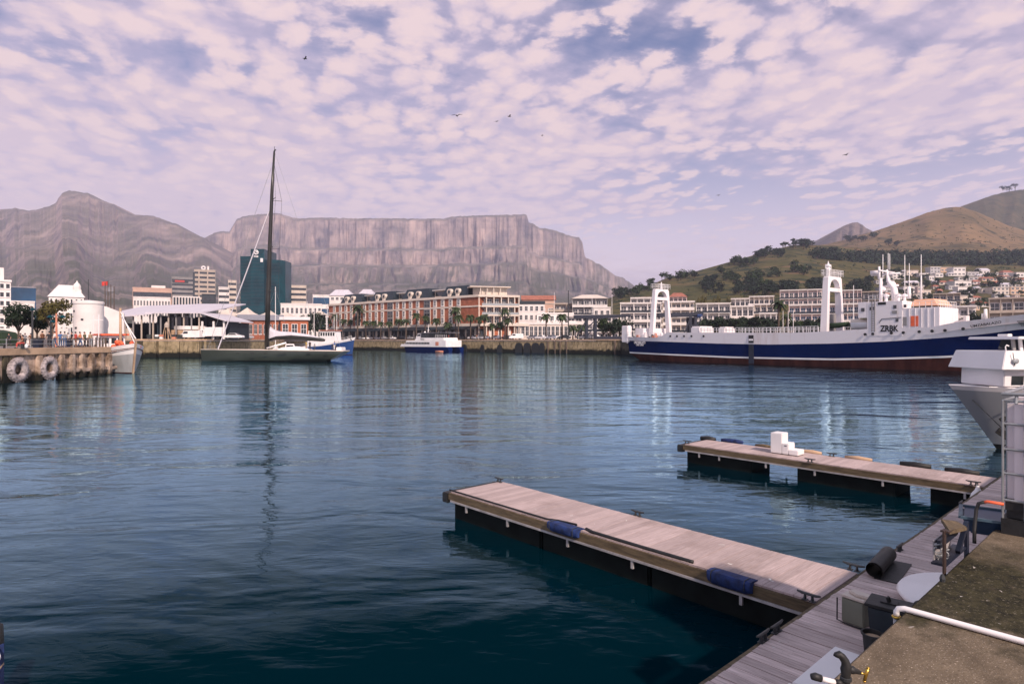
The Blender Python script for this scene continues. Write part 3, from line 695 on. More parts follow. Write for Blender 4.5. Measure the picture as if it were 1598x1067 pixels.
# rolled black mat
a, bb = ab(1374, 890, WD); rm = local('rolled_mat', 'rolled black rubber mat lying on the walkway edge', 'mat', a, bb, WD + .002, rz=0.10)
m = MB(); rows = []
for i in range(7):
    x = lerp(-.42, .52, i / 6); row = []
    for t in range(34):
        th = t / 33 * PI * 3.6; r = .118 - .010 * th / PI; row.append((x, -math.sin(th) * r, .121 - math.cos(th) * r))
    rows.append(row)
m.grid(rows); m.build('roll', M['black'], rm, smooth=True, fix=False)
m = MB(); m.box(-.42, .58, -.30, .0, .004, .014); m.build('flap', M['black'], rm)
# grey pedestal with cream lid
a, bb = ab(1336, 972, WD); bx = local('power_pedestal', 'small grey dockside box with cream lid on the walkway', 'box', a, bb, WD + .002, rz=-.12)
m = MB(); m.box(-.09, .10, -.13, .13, .0, .30); m.build('cabinet', mat('grey_green_metal', (.17, .18, .14), .6, var=.15), bx, bevel=.012)
m = MB(); m.box(-.10, .11, -.14, .14, .302, .33); m.build('lid', M['cream_wall'], bx, bevel=.008)
m = MB(); m.prism([(-.03, -.17, .332), (.08, -.18, .332), (.10, .06, .332), (.02, .10, .332), (-.05, -.02, .332)], (0, 0, .035)); m.build('folded_cloth', M['cream_wall'], bx, bevel=.01)
m = MB(); m.tube([(-.112, .17, .28), (-.125, .165, .02), (-.14, .06, -.0 + .012), (-.14, -.10, .012), (-.05, -.24, .012), (.05, -.23, .03)], .009, 5); m.build('cable', M['black'], bx)
# bin
a, bb = 4.66, 1.14; bn = local('wheelie_bin', 'dark blue lidded bin beside the grey box on the walkway', 'bin', a, bb, WD + .002, rz=.12)
m = MB(); m.frustum(-.19, .19, -.22, .22, .55, .06, -.0 + .03, .03); m.build('body', mat('blue_black_plastic', (.018, .03, .042), .5, var=.2, scale=3), bn, bevel=.02)
m = MB(); m.box(-.215, .215, -.25, .25, .552, .59); m.box(-.06, .06, -.1, .1, .59, .605); m.tube([(-.03, .0, .60), (-.03, .02, .66), (.03, .02, .66), (.03, 0, .60)], .02, 6); m.build('lid', M['black'], bn, bevel=.01)
bn.scale = (.86, .86, .80)
for s in (-.12, .12):
    m = MB(); m.lathe((s, -.31, .60), [(.02, -.05), (.062, -.045), (.07, 0), (.062, .045), (.02, .05)], 14, ax=(1, 0, 0)); m.build('wheel', M['black'], bn, smooth=True)
m = MB(); m.tube([(-.2, -.28, .60), (.2, -.28, .60)], .018, 6); m.build('axle', M['dsteel'], bn)
pt = local('flower_pot', 'black plastic bucket with brown soil below the bin', 'bucket', *ab(1362, 999, .80), WD + .002)
m = MB(); m.lathe((0, 0, 0), [(.075, 0), (.10, .26), (.115, .262), (.115, .28), (.098, .28), (.09, .235), (.001, .235)], 18); m.build('tub', M['black'], pt, autos=.6)
m = MB(); m.lathe((0, 0, .236), [(.089, 0), (.06, .008), (.001, .012)], 14); m.build('soil', M['tan'], pt)
# white boards lying against the quay
def board(label, a0, a1, b0, b1, z, rz=0):
    m = MB(); m.box(0, a1 - a0, 0, b1 - b0, 0, .04); o = m.build('white_board', M['white'], bevel=.01); o.location = Q(a0, b0, z); o.rotation_euler = (0, -.0, UANG + rz)
    tag(o, label, 'board', 'white boards on the walkway')
board('smooth white board on the walkway below the tap, the farther one', 3.0, 4.07, .25, 1.50, WD + .02)
board('smooth white board at the bottom edge of the photo', 1.85, 2.975, .25, 1.52, WD + .02)
sb = MB(); pts = []
for i in range(25):
    t = PI * i / 24; pts.append((1.0 - 1.0 * math.cos(t), 1.42 * math.sin(t) ** .75, 0))
so = thing('paddle_board', 'white rounded board lying between the bin and the quay wall', 'paddle board', Q(5.40, .12, WD + .1), UANG)
rows = [[Vector((1.0 + (x - 1.0) * s, y * s, z)) for x, y, _ in pts] for s, z in ((.97, 0), (1.0, .05), (.98, .09), (.5, .11), (.02, .115))]
sb.grid(rows); sb.face([Vector((1.0 + (x - 1.0) * .97, y * .97, 0)) for x, y, _ in pts]); sb.build('hull', M['white'], so, smooth=True)
m = MB(); m.box(.05, 1.95, -.03, .03, -.02, .10); m.build('keel', M['white'], so)
# white pipe with elbow
wp = local('drain_pipe', 'white plastic pipe with elbow lying across the mossy concrete', 'pipe', 1.06, 0, 2.40)
m = MB(); m.tube([(0.05, -3.4, .022), (.02, -1.5, .021), (0, -.05, .021), (0, -.01, .021), (-.003, .022, .012), (-.004, .032, -.010), (-.004, .032, -.03)], .0165, 12); m.build('pipe', M['white'], wp, smooth=True)
m = MB(); m.torus((-.004, .032, -.038), (0, 0, 1), .020, .007, 14, 6); m.build('collar', M['brass'], wp, smooth=True)
m = MB(); m.tube([(-.004, .032, -.04), (-.004, .032, -.30)], .017, 10); m.build('downpipe', M['steel'], wp, smooth=True)
# tap
TP = W(1322, 1072, 2.62); tp = thing('water_tap', 'black standpipe tap with curved spout and brass handle', 'tap', (TP.x, TP.y, 2.40))
k = .00270                                                    # metres per photo pixel here
def tz(px, py, dy=0): return Vector(((px - 1322) * k, dy, Zat(py, 2.62) - 2.40))
m = MB(); m.tube([tz(1320, 1125), tz(1320, 1066), tz(1320, 1052), tz(1320, 1044), tz(1321, 1038), tz(1319, 1031), tz(1314, 1024), tz(1309, 1020), tz(1306.5, 1021), tz(1305.5, 1024)], [.016, .016, .018, .022, .020, .0165, .0155, .0145, .0135, .014], 14); m.build('spout', M['black'], tp, smooth=True)
m = MB(); m.lathe(tz(1320, 1058), [(.020, -.008), (.023, -.006), (.023, .006), (.020, .008)], 14); m.build('nut', M['dsteel'], tp)
m = MB(); m.tube([tz(1322, 1043), tz(1332, 1045), tz(1334, 1046), tz(1343, 1049)], [.017, .016, .012, .008], 12); m.build('bonnet', M['black'], tp, smooth=True)
m = MB(); m.tube([tz(1341, 1048.5), tz(1351, 1052)], .0045, 8); m.tube([tz(1355, 1042), tz(1352, 1050), tz(1349, 1062)], [.006, .0075, .006], 8); m.lathe(tz(1355, 1042), [(.004, -.004), (.008, 0), (.004, .006)], 8); m.lathe(tz(1349, 1062), [(.004, -.006), (.008, 0), (.004, .004)], 8); m.build('handle', M['brass'], tp, smooth=True)
m = MB(); m.tube([tz(1316, 1064.5), tz(1303, 1064)], [.013, .013], 12); m.build('coupling', M['black'], tp, smooth=True)
m = MB(); m.tube([tz(1281, 1058), tz(1272, 1055), tz(1266, 1055)], [.015, .0165, .012], 12); m.build('coupling', M['black'], tp, smooth=True)
m = MB(); m.tube([tz(1304, 1064), tz(1280, 1058)], .011, 12); m.build('white_sleeve', M['white'], tp, smooth=True)
# ---- IBC tank on its pallet
ib = local('water_tank', 'white caged plastic water tank on a black pallet', 'tank', 3.36, -.07, 2.40)
m = MB()
x0, x1, y0, y1 = .022, 1.15, -1.01, -.030
m.box(x0, x1, y0, y1, .17, 1.13); m.build('bladder', mat('translucent_white_plastic', (.70, .64, .66), .35, var=.05, scale=1), ib, bevel=.055, autos=1.0)
m = MB(); m.box(x0 + .004, x1, y0, y1 - .004, .135, .20); m.box(x0 - .008, x1, y0, y1 + .004, .20, .285); m.build('tray', M['black'], ib)
m = MB(); m.box(0, 1.2, -1.04, 0, .095, .13)
for x in (0, .5, 1.06): m.box(x, x + .14, -1.04, 0, .0, .094)
m.build('pallet', M['black'], ib)
cg = MB()
for z in (.28, .50, .70, .91, 1.10):
    cg.tube([(.012, -1.03, z), (.012, -.012, z), (1.19, -.012, z)], .0115, 6)
for y in (-.012, -.16, -.42, -.70, -1.0): cg.tube([(.004, y, .13), (.004, y, 1.10)], .0125 if y < -.05 else .009, 6)
for x in (.25, .55, .85, 1.19): cg.tube([(x, -.004, .13), (x, -.004, 1.10)], .012, 6)
cg.tube([(.012, -1.03, 1.165), (.012, -.012, 1.155), (1.19, -.012, 1.165)], .016, 6)
for y in (-.10, -.16, -.42, -.70): cg.tube([(.0, y, 1.08), (.03, y, 1.165)], .012, 6)
for y in (-.3, -.75): cg.bar((.012, y, 1.175), (1.19, y, 1.175), .04, .012)
cg.build('cage', M['steel'], ib)
m = MB(); m.tube([(-.002, -.02, .245), (-.0, .09, .245), (0, .115, .235)], .013, 8); m.build('red_valve', M['orange'], ib, smooth=True)
m = MB(); m.tube([(0, .11, .238), (0, .15, .22), (-.01, .165, .16), (-.05, .17, .0), (-.1, .16, -.10)], .014, 8); m.build('hose', M['black'], ib, smooth=True)
m = MB(); m.lathe((.6, -.5, 1.13), [(.09, 0), (.09, .05), (.02, .055)], 14); m.build('lid', M['black'], ib)
# blue tub on the quay edge
tb = local('plastic_tub', 'dark blue plastic tub on the quay edge left of the white tank', 'tub', 3.58, .12, 2.325, rz=.2)
m = MB(); m.frustum(-.20, .25, -.19, .12, .15, 0.0, .10, .05, iy1=.05); m.build('body', mat('blue_plastic', (.015, .045, .10), .45, var=.2, scale=3), tb, bevel=.015)
m = MB(); 
m = MB()
for p, r in (((-.21, -.20, .155), (.26, -.20, .155)), ((.26, -.20, .155), (.26, .13, .155)), ((.26, .13, .155), (-.21, .13, .155)), ((-.21, .13, .155), (-.21, -.20, .155))): m.bar(p, r, .03, .022)
m.build('rim', mat('worn_blue_plastic', (.06, .11, .15), .5), tb)
m = MB(); m.box(-.18, .23, -.17, .10, .120, .126); m.build('water_inside', M['glass_blue'], tb)
# steel ladder head on the quay edge
ld = local('ladder_head', 'rusty steel ladder head with timber block and chain on the quay edge', 'ladder', 2.04, .02, 2.40)
m = MB(); m.bar((0, .0, -1.6), (0, 0, .275), .012, .05); m.bar((.0, .0, .265), (.42, .02, .21), .05, .012); m.build('near_stile', mat('rusty_steel', (.035, .02, .016), .7, var=.4, scale=9), ld)
m = MB(); m.bar((.62, 0, -1.6), (.62, 0, .21), .02, .06); m.bar((.62, 0, .21), (.36, .0, .04), .03, .03); m.build('far_stile', M['steel_navy'], ld)
m = MB(); m.prism([(.04, -.02, .235), (.50, -.03, .175), (.62, .06, .175), (.34, .10, .24)], (0, 0, .03)); m.build('timber_block', M['edge_timber'], ld, bevel=.006)
m = MB(); m.bar((.02, .04, .02), (.6, .04, .02), .09, .015); m.bar((.02, .04, .16), (.6, .06, .14), .02, .06); m.bar((.12, .02, -.25), (.52, .02, -.25), .04, .04); m.build('rung', M['steel_navy'], ld)
m = MB()
for i in range(9): m.torus((.03 + .05 * i * .6, .045 + .01 * math.sin(i), .16 - .10 * math.sin(i / 8 * PI) - .012 * i), (1 if i % 2 else 0, .3, 0 if i % 2 else 1), .02, .006, 10, 5)
m.build('chain', M['steel'], ld)
m = MB(); m.box(.06, .5, .075, .085, .03, .17); m.build('back_plate', M['channel'], ld, bevel=.002)
m = MB(); m.lathe((0, 0, 0), [(.016, 0), (.018, .02), (.010, .045), (.003, .05)], 8); bo = m.build('edge_bolt', M['dsteel']); bo.location = Q(1.78, -.03, 2.40); tag(bo, 'short grey bolt on the concrete edge by the ladder head', 'bolt')
# corner of a covered dinghy at the lower left
dg = thing('dinghy', 'blue and white dinghy showing only its covered bow corner', 'dinghy', (-5.66, 5.82, 0), math.radians(62))
rows = []
for s in [i / 10 for i in range(11)]:
    bw = 1.0 * (1 - s ** 3) ** .6; x = lerp(-3.2, .75, s); rows.append([(x - .1 * s, -bw * .6, -.1), (x, -bw * .85, .25), (x, -bw, .62), (x, -bw * .93, .64), (x, -bw * .5, .78), (x, 0, .84), (x, bw * .5, .78), (x, bw * .93, .64), (x, bw, .62), (x, bw * .85, .25), (x - .1 * s, bw * .6, -.1)])
m = MB(); m.grid(rows, mf=lambda i, j: 0 if j in (0, 9) else (2 if j in (2, 7) else 1)); m.build('hull', [M['white'], M['blue_cloth'], M['tan']], dg, smooth=True)
m = MB(); m.tube([(.35, -.55, .80), (.55, -.35, .86), (.62, -.1, .88), (.60, .12, .86)], .03, 6); m.build('grab_rail', M['white'], dg, smooth=True)
fb = MB(); fb.lathe((0, 0, 0), [(.02, -.26), (.09, -.22), (.10, 0), (.09, .22), (.02, .27)], 12); fo = fb.build('fender', M['black'], smooth=True); fo.location = W(-12, 1010, 6.5); tag(fo, 'black fender standing above the blue dinghy corner', 'fender')
# ================================================================ BOATS
def hull(rows, n, mats, deck=None, s0=0.0, s1=1.0, deck_drop=0.0):
    """rows: functions s -> (x, half beam, z), keel first. mats: one index per band. Mirrors to the other side."""
    b = MB(); k = len(rows)
    pr = [[rows[r](lerp(s0, s1, i / n)) for i in range(n + 1)] for r in range(k)]
    for sg in (-1, 1):
        b.grid([[Vector((x, sg * y, z)) for x, y, z in row] for row in pr], mf=lambda i, j: mats[i])
    for i in (0, n):                                           # close the ends
        for r in range(k - 1):
            p, q = pr[r][i], pr[r + 1][i]
            if p[1] > .01 or q[1] > .01: b.face([(p[0], -p[1], p[2]), (p[0], p[1], p[2]), (q[0], q[1], q[2]), (q[0], -q[1], q[2])], mats[r])
    if deck is not None:
        top = pr[-1]
        b.grid([[Vector((x, sg * y * .985, z - deck_drop)) for x, y, z in top] for sg in (-1, 1)], m=deck)
    return b
def lettering(text, size, mt, parent, loc, rot, name='lettering', sx=1.0, thick=.01, bold=.0):
    cu = bpy.data.curves.new(name, 'FONT'); cu.body = text; cu.size = size; cu.extrude = thick; cu.offset = bold; cu.align_x = 'LEFT'
    o = bpy.data.objects.new(name, cu); COL.objects.link(o)
    dg = bpy.context.evaluated_depsgraph_get(); me = bpy.data.meshes.new_from_object(o.evaluated_get(dg)); bpy.data.objects.remove(o)
    me.materials.clear(); me.materials.append(mt)
    o = bpy.data.objects.new(name, me); COL.objects.link(o); o.parent = parent; o.location = loc; o.rotation_euler = rot; o.scale = (sx, 1, 1)
    return o
def rail_mb(pts, h, step, r=.02, rails=(1.0, .5), n=4):
    b = MB(); pts = [Vector(p) for p in pts]
    for p, q in zip(pts, pts[1:]):
        L = (q - p).length; k = max(1, round(L / step))
        for i in range(k + 1):
            c = p.lerp(q, i / k); b.tube([c, c + Vector((0, 0, h))], r, n)
        for f in rails: b.tube([p + Vector((0, 0, h * f)), q + Vector((0, 0, h * f))], r * .9, n)
    return b
# ---------------------------------------------------------------- the big blue and white ship
SD = Vector((.587, -.8096, 0)); SP = Vector((.8096, .587, 0)); SO = Vector((23, 127, 0)) + SP * 6.2
def sx(px, y=-6.2):
    t = (px - CX) / F; ox, oy = SO.x + SP.x * y, SO.y + SP.y * y
    return (t * oy - ox) / (SD.x - t * SD.y)
def sy_(x, y=-6.2): return SO.y + SP.y * y + SD.y * x
def sz(py, x, y=-6.2): return Zat(py, sy_(x, y))
ship = thing('ship', 'large blue and white ship with two white portal masts moored along the quay', 'ship', SO, math.atan2(SD.y, SD.x))
SL = 83.0
def prof(tab):                                                 # table of photo points on the side -> z over s
    t = sorted((sx(px), sz(py, sx(px))) for px, py in tab)
    return lambda x: interp(x, t)
zT = prof([(964, 525), (1029, 527), (1040, 518.5), (1092, 519), (1240, 519), (1300, 516.5), (1345, 514), (1365, 511.5), (1450, 511), (1490, 503), (1540, 497), (1598, 490)])
zC = prof([(964, 531), (1050, 533.5), (1120, 536), (1200, 537.5), (1300, 536), (1380, 533), (1470, 527), (1530, 521.5), (1598, 512)])
zW = prof([(964, 550.5), (1050, 554.5), (1140, 558.5), (1200, 560), (1300, 562), (1380, 561), (1470, 558.5), (1530, 555), (1598, 549)])
def bd(x):                                                     # half beam at the deck and at the water
    return 5.7 + .5 * min(1, x / 6) if x < 56 else 6.2 * max(0, 1 - ((x - 56) / (SL - 56)) ** 2.2)
def bw(x):
    if x < 10: return 4.6 + 1.4 * (x / 10) ** .6
    return 6.0 if x < 46 else 6.0 * max(0, 1 - ((x - 46) / (74 - 46)) ** 1.9)
def srow(f, zf, x0, x1, lift=0):
    def g(s):
        x = lerp(x0, x1, s ** .95); z = zf(x); return (x, f(x), z + lift)
    return g
def mixb(f):
    return lambda x: lerp(bw(min(x, 74 + (SL - 74) * f)) if f < .5 else bw(min(x, 74)), bd(x), f) if x <= SL else 0
def row_mid(f, zf, x1, lift=0):
    # beam between water and deck, the stem raking forward with height
    def g(s):
        x = x1 * s; u = x / x1
        bb = lerp(bw(u * 74), bd(u * SL), f); return (x if f > 0 else x, bb, zf(x) + lift)
    return g
rows = [lambda s: (6 + 66 * s, bw(74 * s) * .55, -3.0), lambda s: (3.2 + 70.8 * s, bw(74 * s) * .97, -.3),
        lambda s: ((lambda x: (x, lerp(bw(74 * s), bd(SL * s), .16), zW(x)))(.15 + 75 * s)),
        lambda s: ((lambda x: (x, lerp(bw(74 * s), bd(SL * s), .18), zW(x) + .27))(.1 + 75.3 * s)),
        lambda s: ((lambda x: (x, lerp(bw(74 * s), bd(SL * s), .58), zC(x)))(.03 + 78.5 * s)),
        lambda s: ((lambda x: (x, bd(SL * s), zT(x)))(SL * s))]
hb = hull(rows, 60, [0, 0, 1, 2, 3], deck=4, deck_drop=1.0)
hb.build('hull', [M['red_boot'], M['white'], M['navy'], M['hull_white'], M['grey_wall']], ship, autos=.5)
def sbox(nm, x0, x1, y0, y1, z0, z1, mt=M['hull_white'], bevel=.03, parent=ship):
    m = MB(); m.box(x0, x1, y0, y1, z0, z1); return m.build(nm, mt, parent, bevel=bevel)
# deckhouse
xa, xb, xc = sx(1353), sx(1408), sx(1341)
ztop = sz(469, xb)
house = sbox('deckhouse', xa, xb, -6.19, 5.9, 4.6, ztop)
sbox('deckhouse', xc - .2, xa - .01, -6.17, 5.2, sz(496, xa), sz(471, xa)).name = 'boat_deck'
fw = sbox('bridge_front', xb + .01, xb + 4.4, -6.05, .4, 5.0, sz(481, xb))
br = sbox('wheelhouse', xb + .02, xb + 2.4, -3.0, 1.5, sz(480.8, xb), sz(472, xb), M['glass'])
m = MB(); z0 = sz(472, xb); m.frustum(xb - .3, xb + 3.2, -3.4, 1.9, z0 - .4, sz(466, xb), .6, .5); m.build('wheelhouse_roof', mat('pale_orange_paint', (.72, .40, .26), .6, var=.1), ship)
for i in range(7):
    m = MB(); y = -2.9 + i * .62; m.box(xb + 2.41, xb + 2.46, y, y + .45, z0 - 1.15, z0 - .55); m.build('bridge_window', M['glass'], ship)
def pane(px0, px1, py0, py1, mt=M['glass'], nm='window', y=-6.22):
    xm = sx((px0 + px1) / 2); m = MB(); m.box(sx(px0), sx(px1), y - .01, y + .06, sz(py1, xm), sz(py0, xm)); m.build(nm, mt, ship)
for w_ in ((1344, 1349, 480.5, 486), (1357, 1360, 479, 484), (1362.5, 1365.5, 478.5, 484), (1394, 1399, 476, 481.5), (1410, 1414.5, 475, 480), (1397.5, 1402, 497, 502)): pane(*w_)
pane(1392, 1400, 484.5, 489.5, M['grey_wall'], 'grille'); pane(1370, 1382.5, 471.5, 475.5, M['black'], 'slot')
m = MB(); xq = sx(1372); m.bar((xq, -6.23, sz(504, xq)), (sx(1376), -6.23, sz(497.5, sx(1376))), .06); m.bar((sx(1376), -6.23, sz(497.5, sx(1376))), (sx(1407), -6.23, sz(495, sx(1407))), .06); m.build('recess_edge', M['dsteel'], ship)
m = MB(); m.box(xb + 1.0, xb + 1.9, -6.11, -6.05, 5.9, 7.3); m.build('orange_door', M['orange'], ship)
m = MB(); m.box(xb - .05, xb + .5, -6.11, -6.05, 6.0, 7.2); m.build('grey_locker', M['grey_wall'], ship)
for px, py in ((1350.5, 521.5), (1362.5, 521), (1391.5, 519.5), (1410, 519), (1435, 517.5), (1455, 516.5), (1475, 515.5), (1503, 513)):
    x = sx(px); m = MB(); yb = -min(6.2, lerp(6.2, bd(x * SL / 81), 1)) ; m.lathe((x, yb - .09, sz(py, x)), [(.17, -.05), (.2, 0), (.2, .05), (.15, .06)], 12, ax=(0, -1, 0)); m.build('porthole', M['black'], ship)
for px in (1046, 1056.5, 1067.5, 1079, 1098): 
    x = sx(px); m = MB(); m.lathe((x, -6.19, sz(524.5, x)), [(.16, -.05), (.2, 0), (.2, .06)], 10, ax=(0, -1, 0)); m.build('porthole', M['black'], ship)
x = sx(1172); m = MB(); m.box(x - .45, x + .45, -6.24, -6.12, sz(535, x), sz(523, x)); m.build('side_door', M['black'], ship)
m = MB(); m.box(x - .38, x + .4, -6.30, -6.25, sz(531.5, x), sz(528.5, x)); m.build('gangway_step', M['hull_white'], ship)
m = MB(); m.box(x - .42, x + .42, -6.25, -6.02, .1, sz(537.3, x)); m.build('rubbing_board', M['steel_navy'], ship)
xz = sx(1374); lettering('ZRBK', 1.18, M['black'], ship, (xz, -6.225, sz(517, xz)), (PI / 2, 0, 0), sx=.78, bold=.035)
xz = sx(1516); xe = sx(1549)
ys0, ys1 = -bd(xz) - .10, -bd(xe) - .22
lettering('UMZABALAZO', .46, M['black'], ship, (xz, ys0 - .24, sz(511.3, xz)), (PI / 2, -math.atan2(.35, xe - xz) , math.atan2(ys1 - ys0, xe - xz)), sx=1.05, bold=.008, thick=.02)
xz = sx(990); lettering('UMZABALAZO', .72, M['white'], ship, (xz, -6.30, sz(536.0, xz)), (PI / 2, .015, 0), sx=.62, bold=.01)
xz = sx(993); lettering('CAPE TOWN', .55, M['white'], ship, (xz, -6.28, sz(539.4, xz)), (PI / 2, .015, 0), sx=.60, bold=.008)
for i in range(4):
    x = sx(1586) + i * .12; m = MB(); m.bar((x, -bd(x) - .25, sz(501.5 + i * 2.1, x)), (x + 2.2, -bd(x + 2.2) - .22, sz(502.5 + i * 2.1, x) + .1), .05, .10); m.build('hawse_slot', M['black'], ship)
for zz, y0_, y1_ in ((ztop, -6.1, 5.6),):
    rail_mb([(xa + .2, y0_, zz), (xb - .2, y0_, zz)], .9, .8, .035).build('railing', M['white'], ship)
rail_mb([(xb + .5, -5.9, sz(481, xb)), (xb + 4.2, -5.9, sz(481, xb)), (xb + 4.2, .2, sz(481, xb))], .85, .8, .035).build('railing', M['white'], ship)
for k_, xx in enumerate((xa + 1.4, xa + 2.6, xb - 1.6)):
    m = MB(); m.lathe((xx, -3.5 + k_, ztop), [(.22, 0), (.22, .8), (.4, .85), (.4, 1.1), (.1, 1.25)], 10); m.build('vent_cowl', M['hull_white'], ship)
m = MB(); m.box(xa + .6, xa + .72, -6.27, -6.2, 5.2, ztop); m.box(xa + 1.0, xa + 1.12, -6.27, -6.2, 5.2, ztop)
for k_ in range(12): m.box(xa + .72, xa + 1.0, -6.26, -6.22, 5.4 + k_ * .33, 5.45 + k_ * .33)
m.build('ladder', M['grey_wall'], ship)
for k_ in range(5):
    xx = lerp(xb + .8, xb + 3.8, k_ / 4); m = MB(); m.box(xx - .03, xx + .03, -6.12, -6.055, 5.2, sz(481.5, xb)); m.build('frame_rib', M['hull_white'], ship)
# portal masts across the deck
def portal(px, zb, z1, zc, nm, base=2.75, top=1.75, wx=1.0):
    x = sx(px, 0); g = MB()
    for s in (-1, 1):
        g.prism([(x - wx / 2, s * base - .5, zb), (x + wx / 2, s * base - .5, zb), (x + wx / 2, s * base + .5, zb), (x - wx / 2, s * base + .5, zb)], (0, 0, .01))
        rows = [[Vector((x + a * wx / 2 * k, s * lerp(base, top, t) + b_ * .40 * k, lerp(zb, z1, t))) for a, b_ in ((-1, -1), (1, -1), (1, 1), (-1, 1))] for t, k in ((0, 1), (.5, .9), (1, .78))]
        g.grid(rows, closed=True)
    # arch
    outer = []; inner = []
    for i in range(13):
        a = PI * i / 12; inner.append(Vector((x, -math.cos(a) * (top - .36), z1 - 1.4 + math.sin(a) * 1.15)))
        outer.append(Vector((x, -math.cos(a) * (top + .33), z1 - 1.4 + min(1.0, math.sin(a) * 3) * 1.62)))
    for sg in (-1, 1):
        g.grid([[p + Vector((sg * .4, 0, 0)) for p in outer], [p + Vector((sg * .4, 0, 0)) for p in inner]])
    g.grid([[p + Vector((.4, 0, 0)) for p in inner], [p - Vector((.4, 0, 0)) for p in inner]]); g.grid([[p + Vector((.4, 0, 0)) for p in outer], [p - Vector((.4, 0, 0)) for p in outer]])
    g.box(x - .42, x + .42, -lerp(base, top, zc), lerp(base, top, zc), lerp(zb, z1, zc) - .3, lerp(zb, z1, zc) + .3)
    o = g.build(nm, M['hull_white'], ship, bevel=0)
    zt = z1 + .27
    r = rail_mb([(x - .6, -top - .5, zt), (x - .6, top + .5, zt), (x + .6, top + .5, zt), (x + .6, -top - .5, zt), (x - .6, -top - .5, zt)], .95, .45, .035); r.build('railing', M['white'], o)
    return x, zt
xp, zt = portal(1031, 3.3, sz(453, sx(1031, 0), 0), .84, 'stern_portal')
m = MB(); m.tube([(xp, .2, zt), (xp, .2, zt + 1.2), (xp, .2, sz(440, xp, 0))], [.22, .12, .05], 6); m.bar((xp, -.6, zt + 1.0), (xp, 1.0, zt + 1.0), .1); m.build('topmast', M['white'], ship)
m = MB(); m.box(xp - .3, xp + .3, -.5, .6, zt - 2.3, zt - 1.2); m.build('hoist_block', M['dsteel'], ship)
xp, zt = portal(1299, 4.4, sz(434, sx(1299, 0), 0), .80, 'midship_portal', base=2.5, top=1.8, wx=1.05)
m = MB(); m.tube([(xp, -1.3, zt), (xp, -1.3, zt + 1.1), (xp, -1.3, sz(408.5, xp, 0))], [.35, .28, .06], 8); m.ball((xp, -1.3, zt + 1.6), .4, .4, .3); m.bar((xp, -2.1, zt + 1.15), (xp, -.5, zt + 1.15), .14); m.bar((xp, -2.1, zt + 1.15), (xp, -2.1, zt + 1.8), .12); m.bar((xp, -.5, zt + 1.15), (xp, -.5, zt + 1.8), .12); m.build('radar_mast', M['white'], ship)
m = MB(); m.box(xp - .35, xp + .35, -.5, .5, 5.2, 8.2); m.build('ladder_trunk', M['grey_wall'], ship)
# net drum, deck clutter, stern gear
m = MB(); m.tube([(sx(1288, -1), -1.2, 6.1), (sx(1294, -1), -1.2, 6.3), (sx(1310, -1), -1.2, 6.35), (sx(1326, -1), -1.2, 6.6)], [.25, .42, .42, .28], 8); m.build('rolled_net', M['foliage_d'], ship, smooth=True)
m = MB(); m.box(sx(1076), sx(1092), -6.0, -2.0, 4.2, sz(509, sx(1085))); m.build('winch_house', M['hull_white'], ship, bevel=.25)
m = MB(); m.box(sx(1113), sx(1126), -5.0, -2.0, 4.6, sz(510, sx(1120), -4)); m.build('deck_locker', M['hull_white'], ship, bevel=.3)
m = MB(); m.box(sx(968), sx(978), -5.9, -4.6, 3.6, sz(508, sx(972))); m.build('stern_house', M['hull_white'], ship, bevel=.15)
m = MB(); m.box(.3, 2.6, -3.4, 4.5, 3.3, 6.5); m.build('stern_ramp_frame', M['hull_white'], ship, bevel=.1)
R.seed(3)
for i in range(7):
    px = 984 + i * 8 + R.uniform(-2, 2); m = MB(); x = sx(px, -3); h = R.uniform(.7, 1.7); m.box(x - .4, x + R.uniform(.2, .7), -3.6, -2.4, 3.4, 3.6 + h); m.lathe((x, -2.9, 3.6 + h), [(.3, 0), (.35, .3), (.1, .5)], 8); m.build('winch', [M['hull_white'], M['dsteel'], M['terracotta']][i % 3], ship, bevel=.05)
xr0, xr1 = sx(1094), sx(1276)
rail_mb([(xr0, -6.1, zT(xr0)), (lerp(xr0, xr1, .33), -6.1, zT(lerp(xr0, xr1, .33))), (lerp(xr0, xr1, .66), -6.1, zT(lerp(xr0, xr1, .66))), (xr1, -6.1, zT(xr1))], .85, .62, .055, (1.0, .55)).build('railing', M['white'], ship)
rail_mb([(xr0, 5.9, zT(xr0)), (xr1, 5.9, zT(xr1))], .85, .9, .05).build('railing', M['white'], ship)
xr0, xr1 = sx(978), sx(1028); rail_mb([(xr0, -6.0, zT(xr0)), (xr1, -6.1, zT(xr1))], .9, 1.1, .04).build('railing', M['white'], ship)
lb = MB(); x0, x1 = sx(1329, -5), sx(1362, -5)
rws = []
for i in range(9):
    s = i / 8; w_ = .95 * math.sin(PI * (.08 + .84 * s)) ** .6; x = lerp(x0, x1, s); rws.append([(x, -5 - w_, 6.6), (x, -5 - w_ * .7, 5.9), (x, -5, 5.6), (x, -5 + w_ * .7, 5.9), (x, -5 + w_, 6.6), (x, -5 + w_ * .6, 7.1), (x, -5 - w_ * .6, 7.1)])
lb.grid(rws, closed=True, mf=lambda i, j: 1 if j in (4, 5, 6) else 0); lb.build('lifeboat', [M['white'], M['cream_wall']], ship, smooth=True)
def pole(nm, px, py0, py1, r0, r1, y=0.0, mt=M['white'], px1=None):
    x = sx(px, y); m = MB(); x1 = sx(px1, y) if px1 else x
    m.tube([(x, y, sz(py0, x, y)), (x1, y, sz(py1, x, y))], [r0, r1], 6); return m.build(nm, mt, ship, smooth=True)
pole('exhaust_pipe', 1374.5, 472, 434, .26, .22, -2, M['hull_white']); pole('exhaust_pipe', 1372, 436, 416, .2, .16, -2, M['hull_white']); pole('derrick', 1373.2, 470, 413, .15, .1, -1.6, M['black'], 1376)
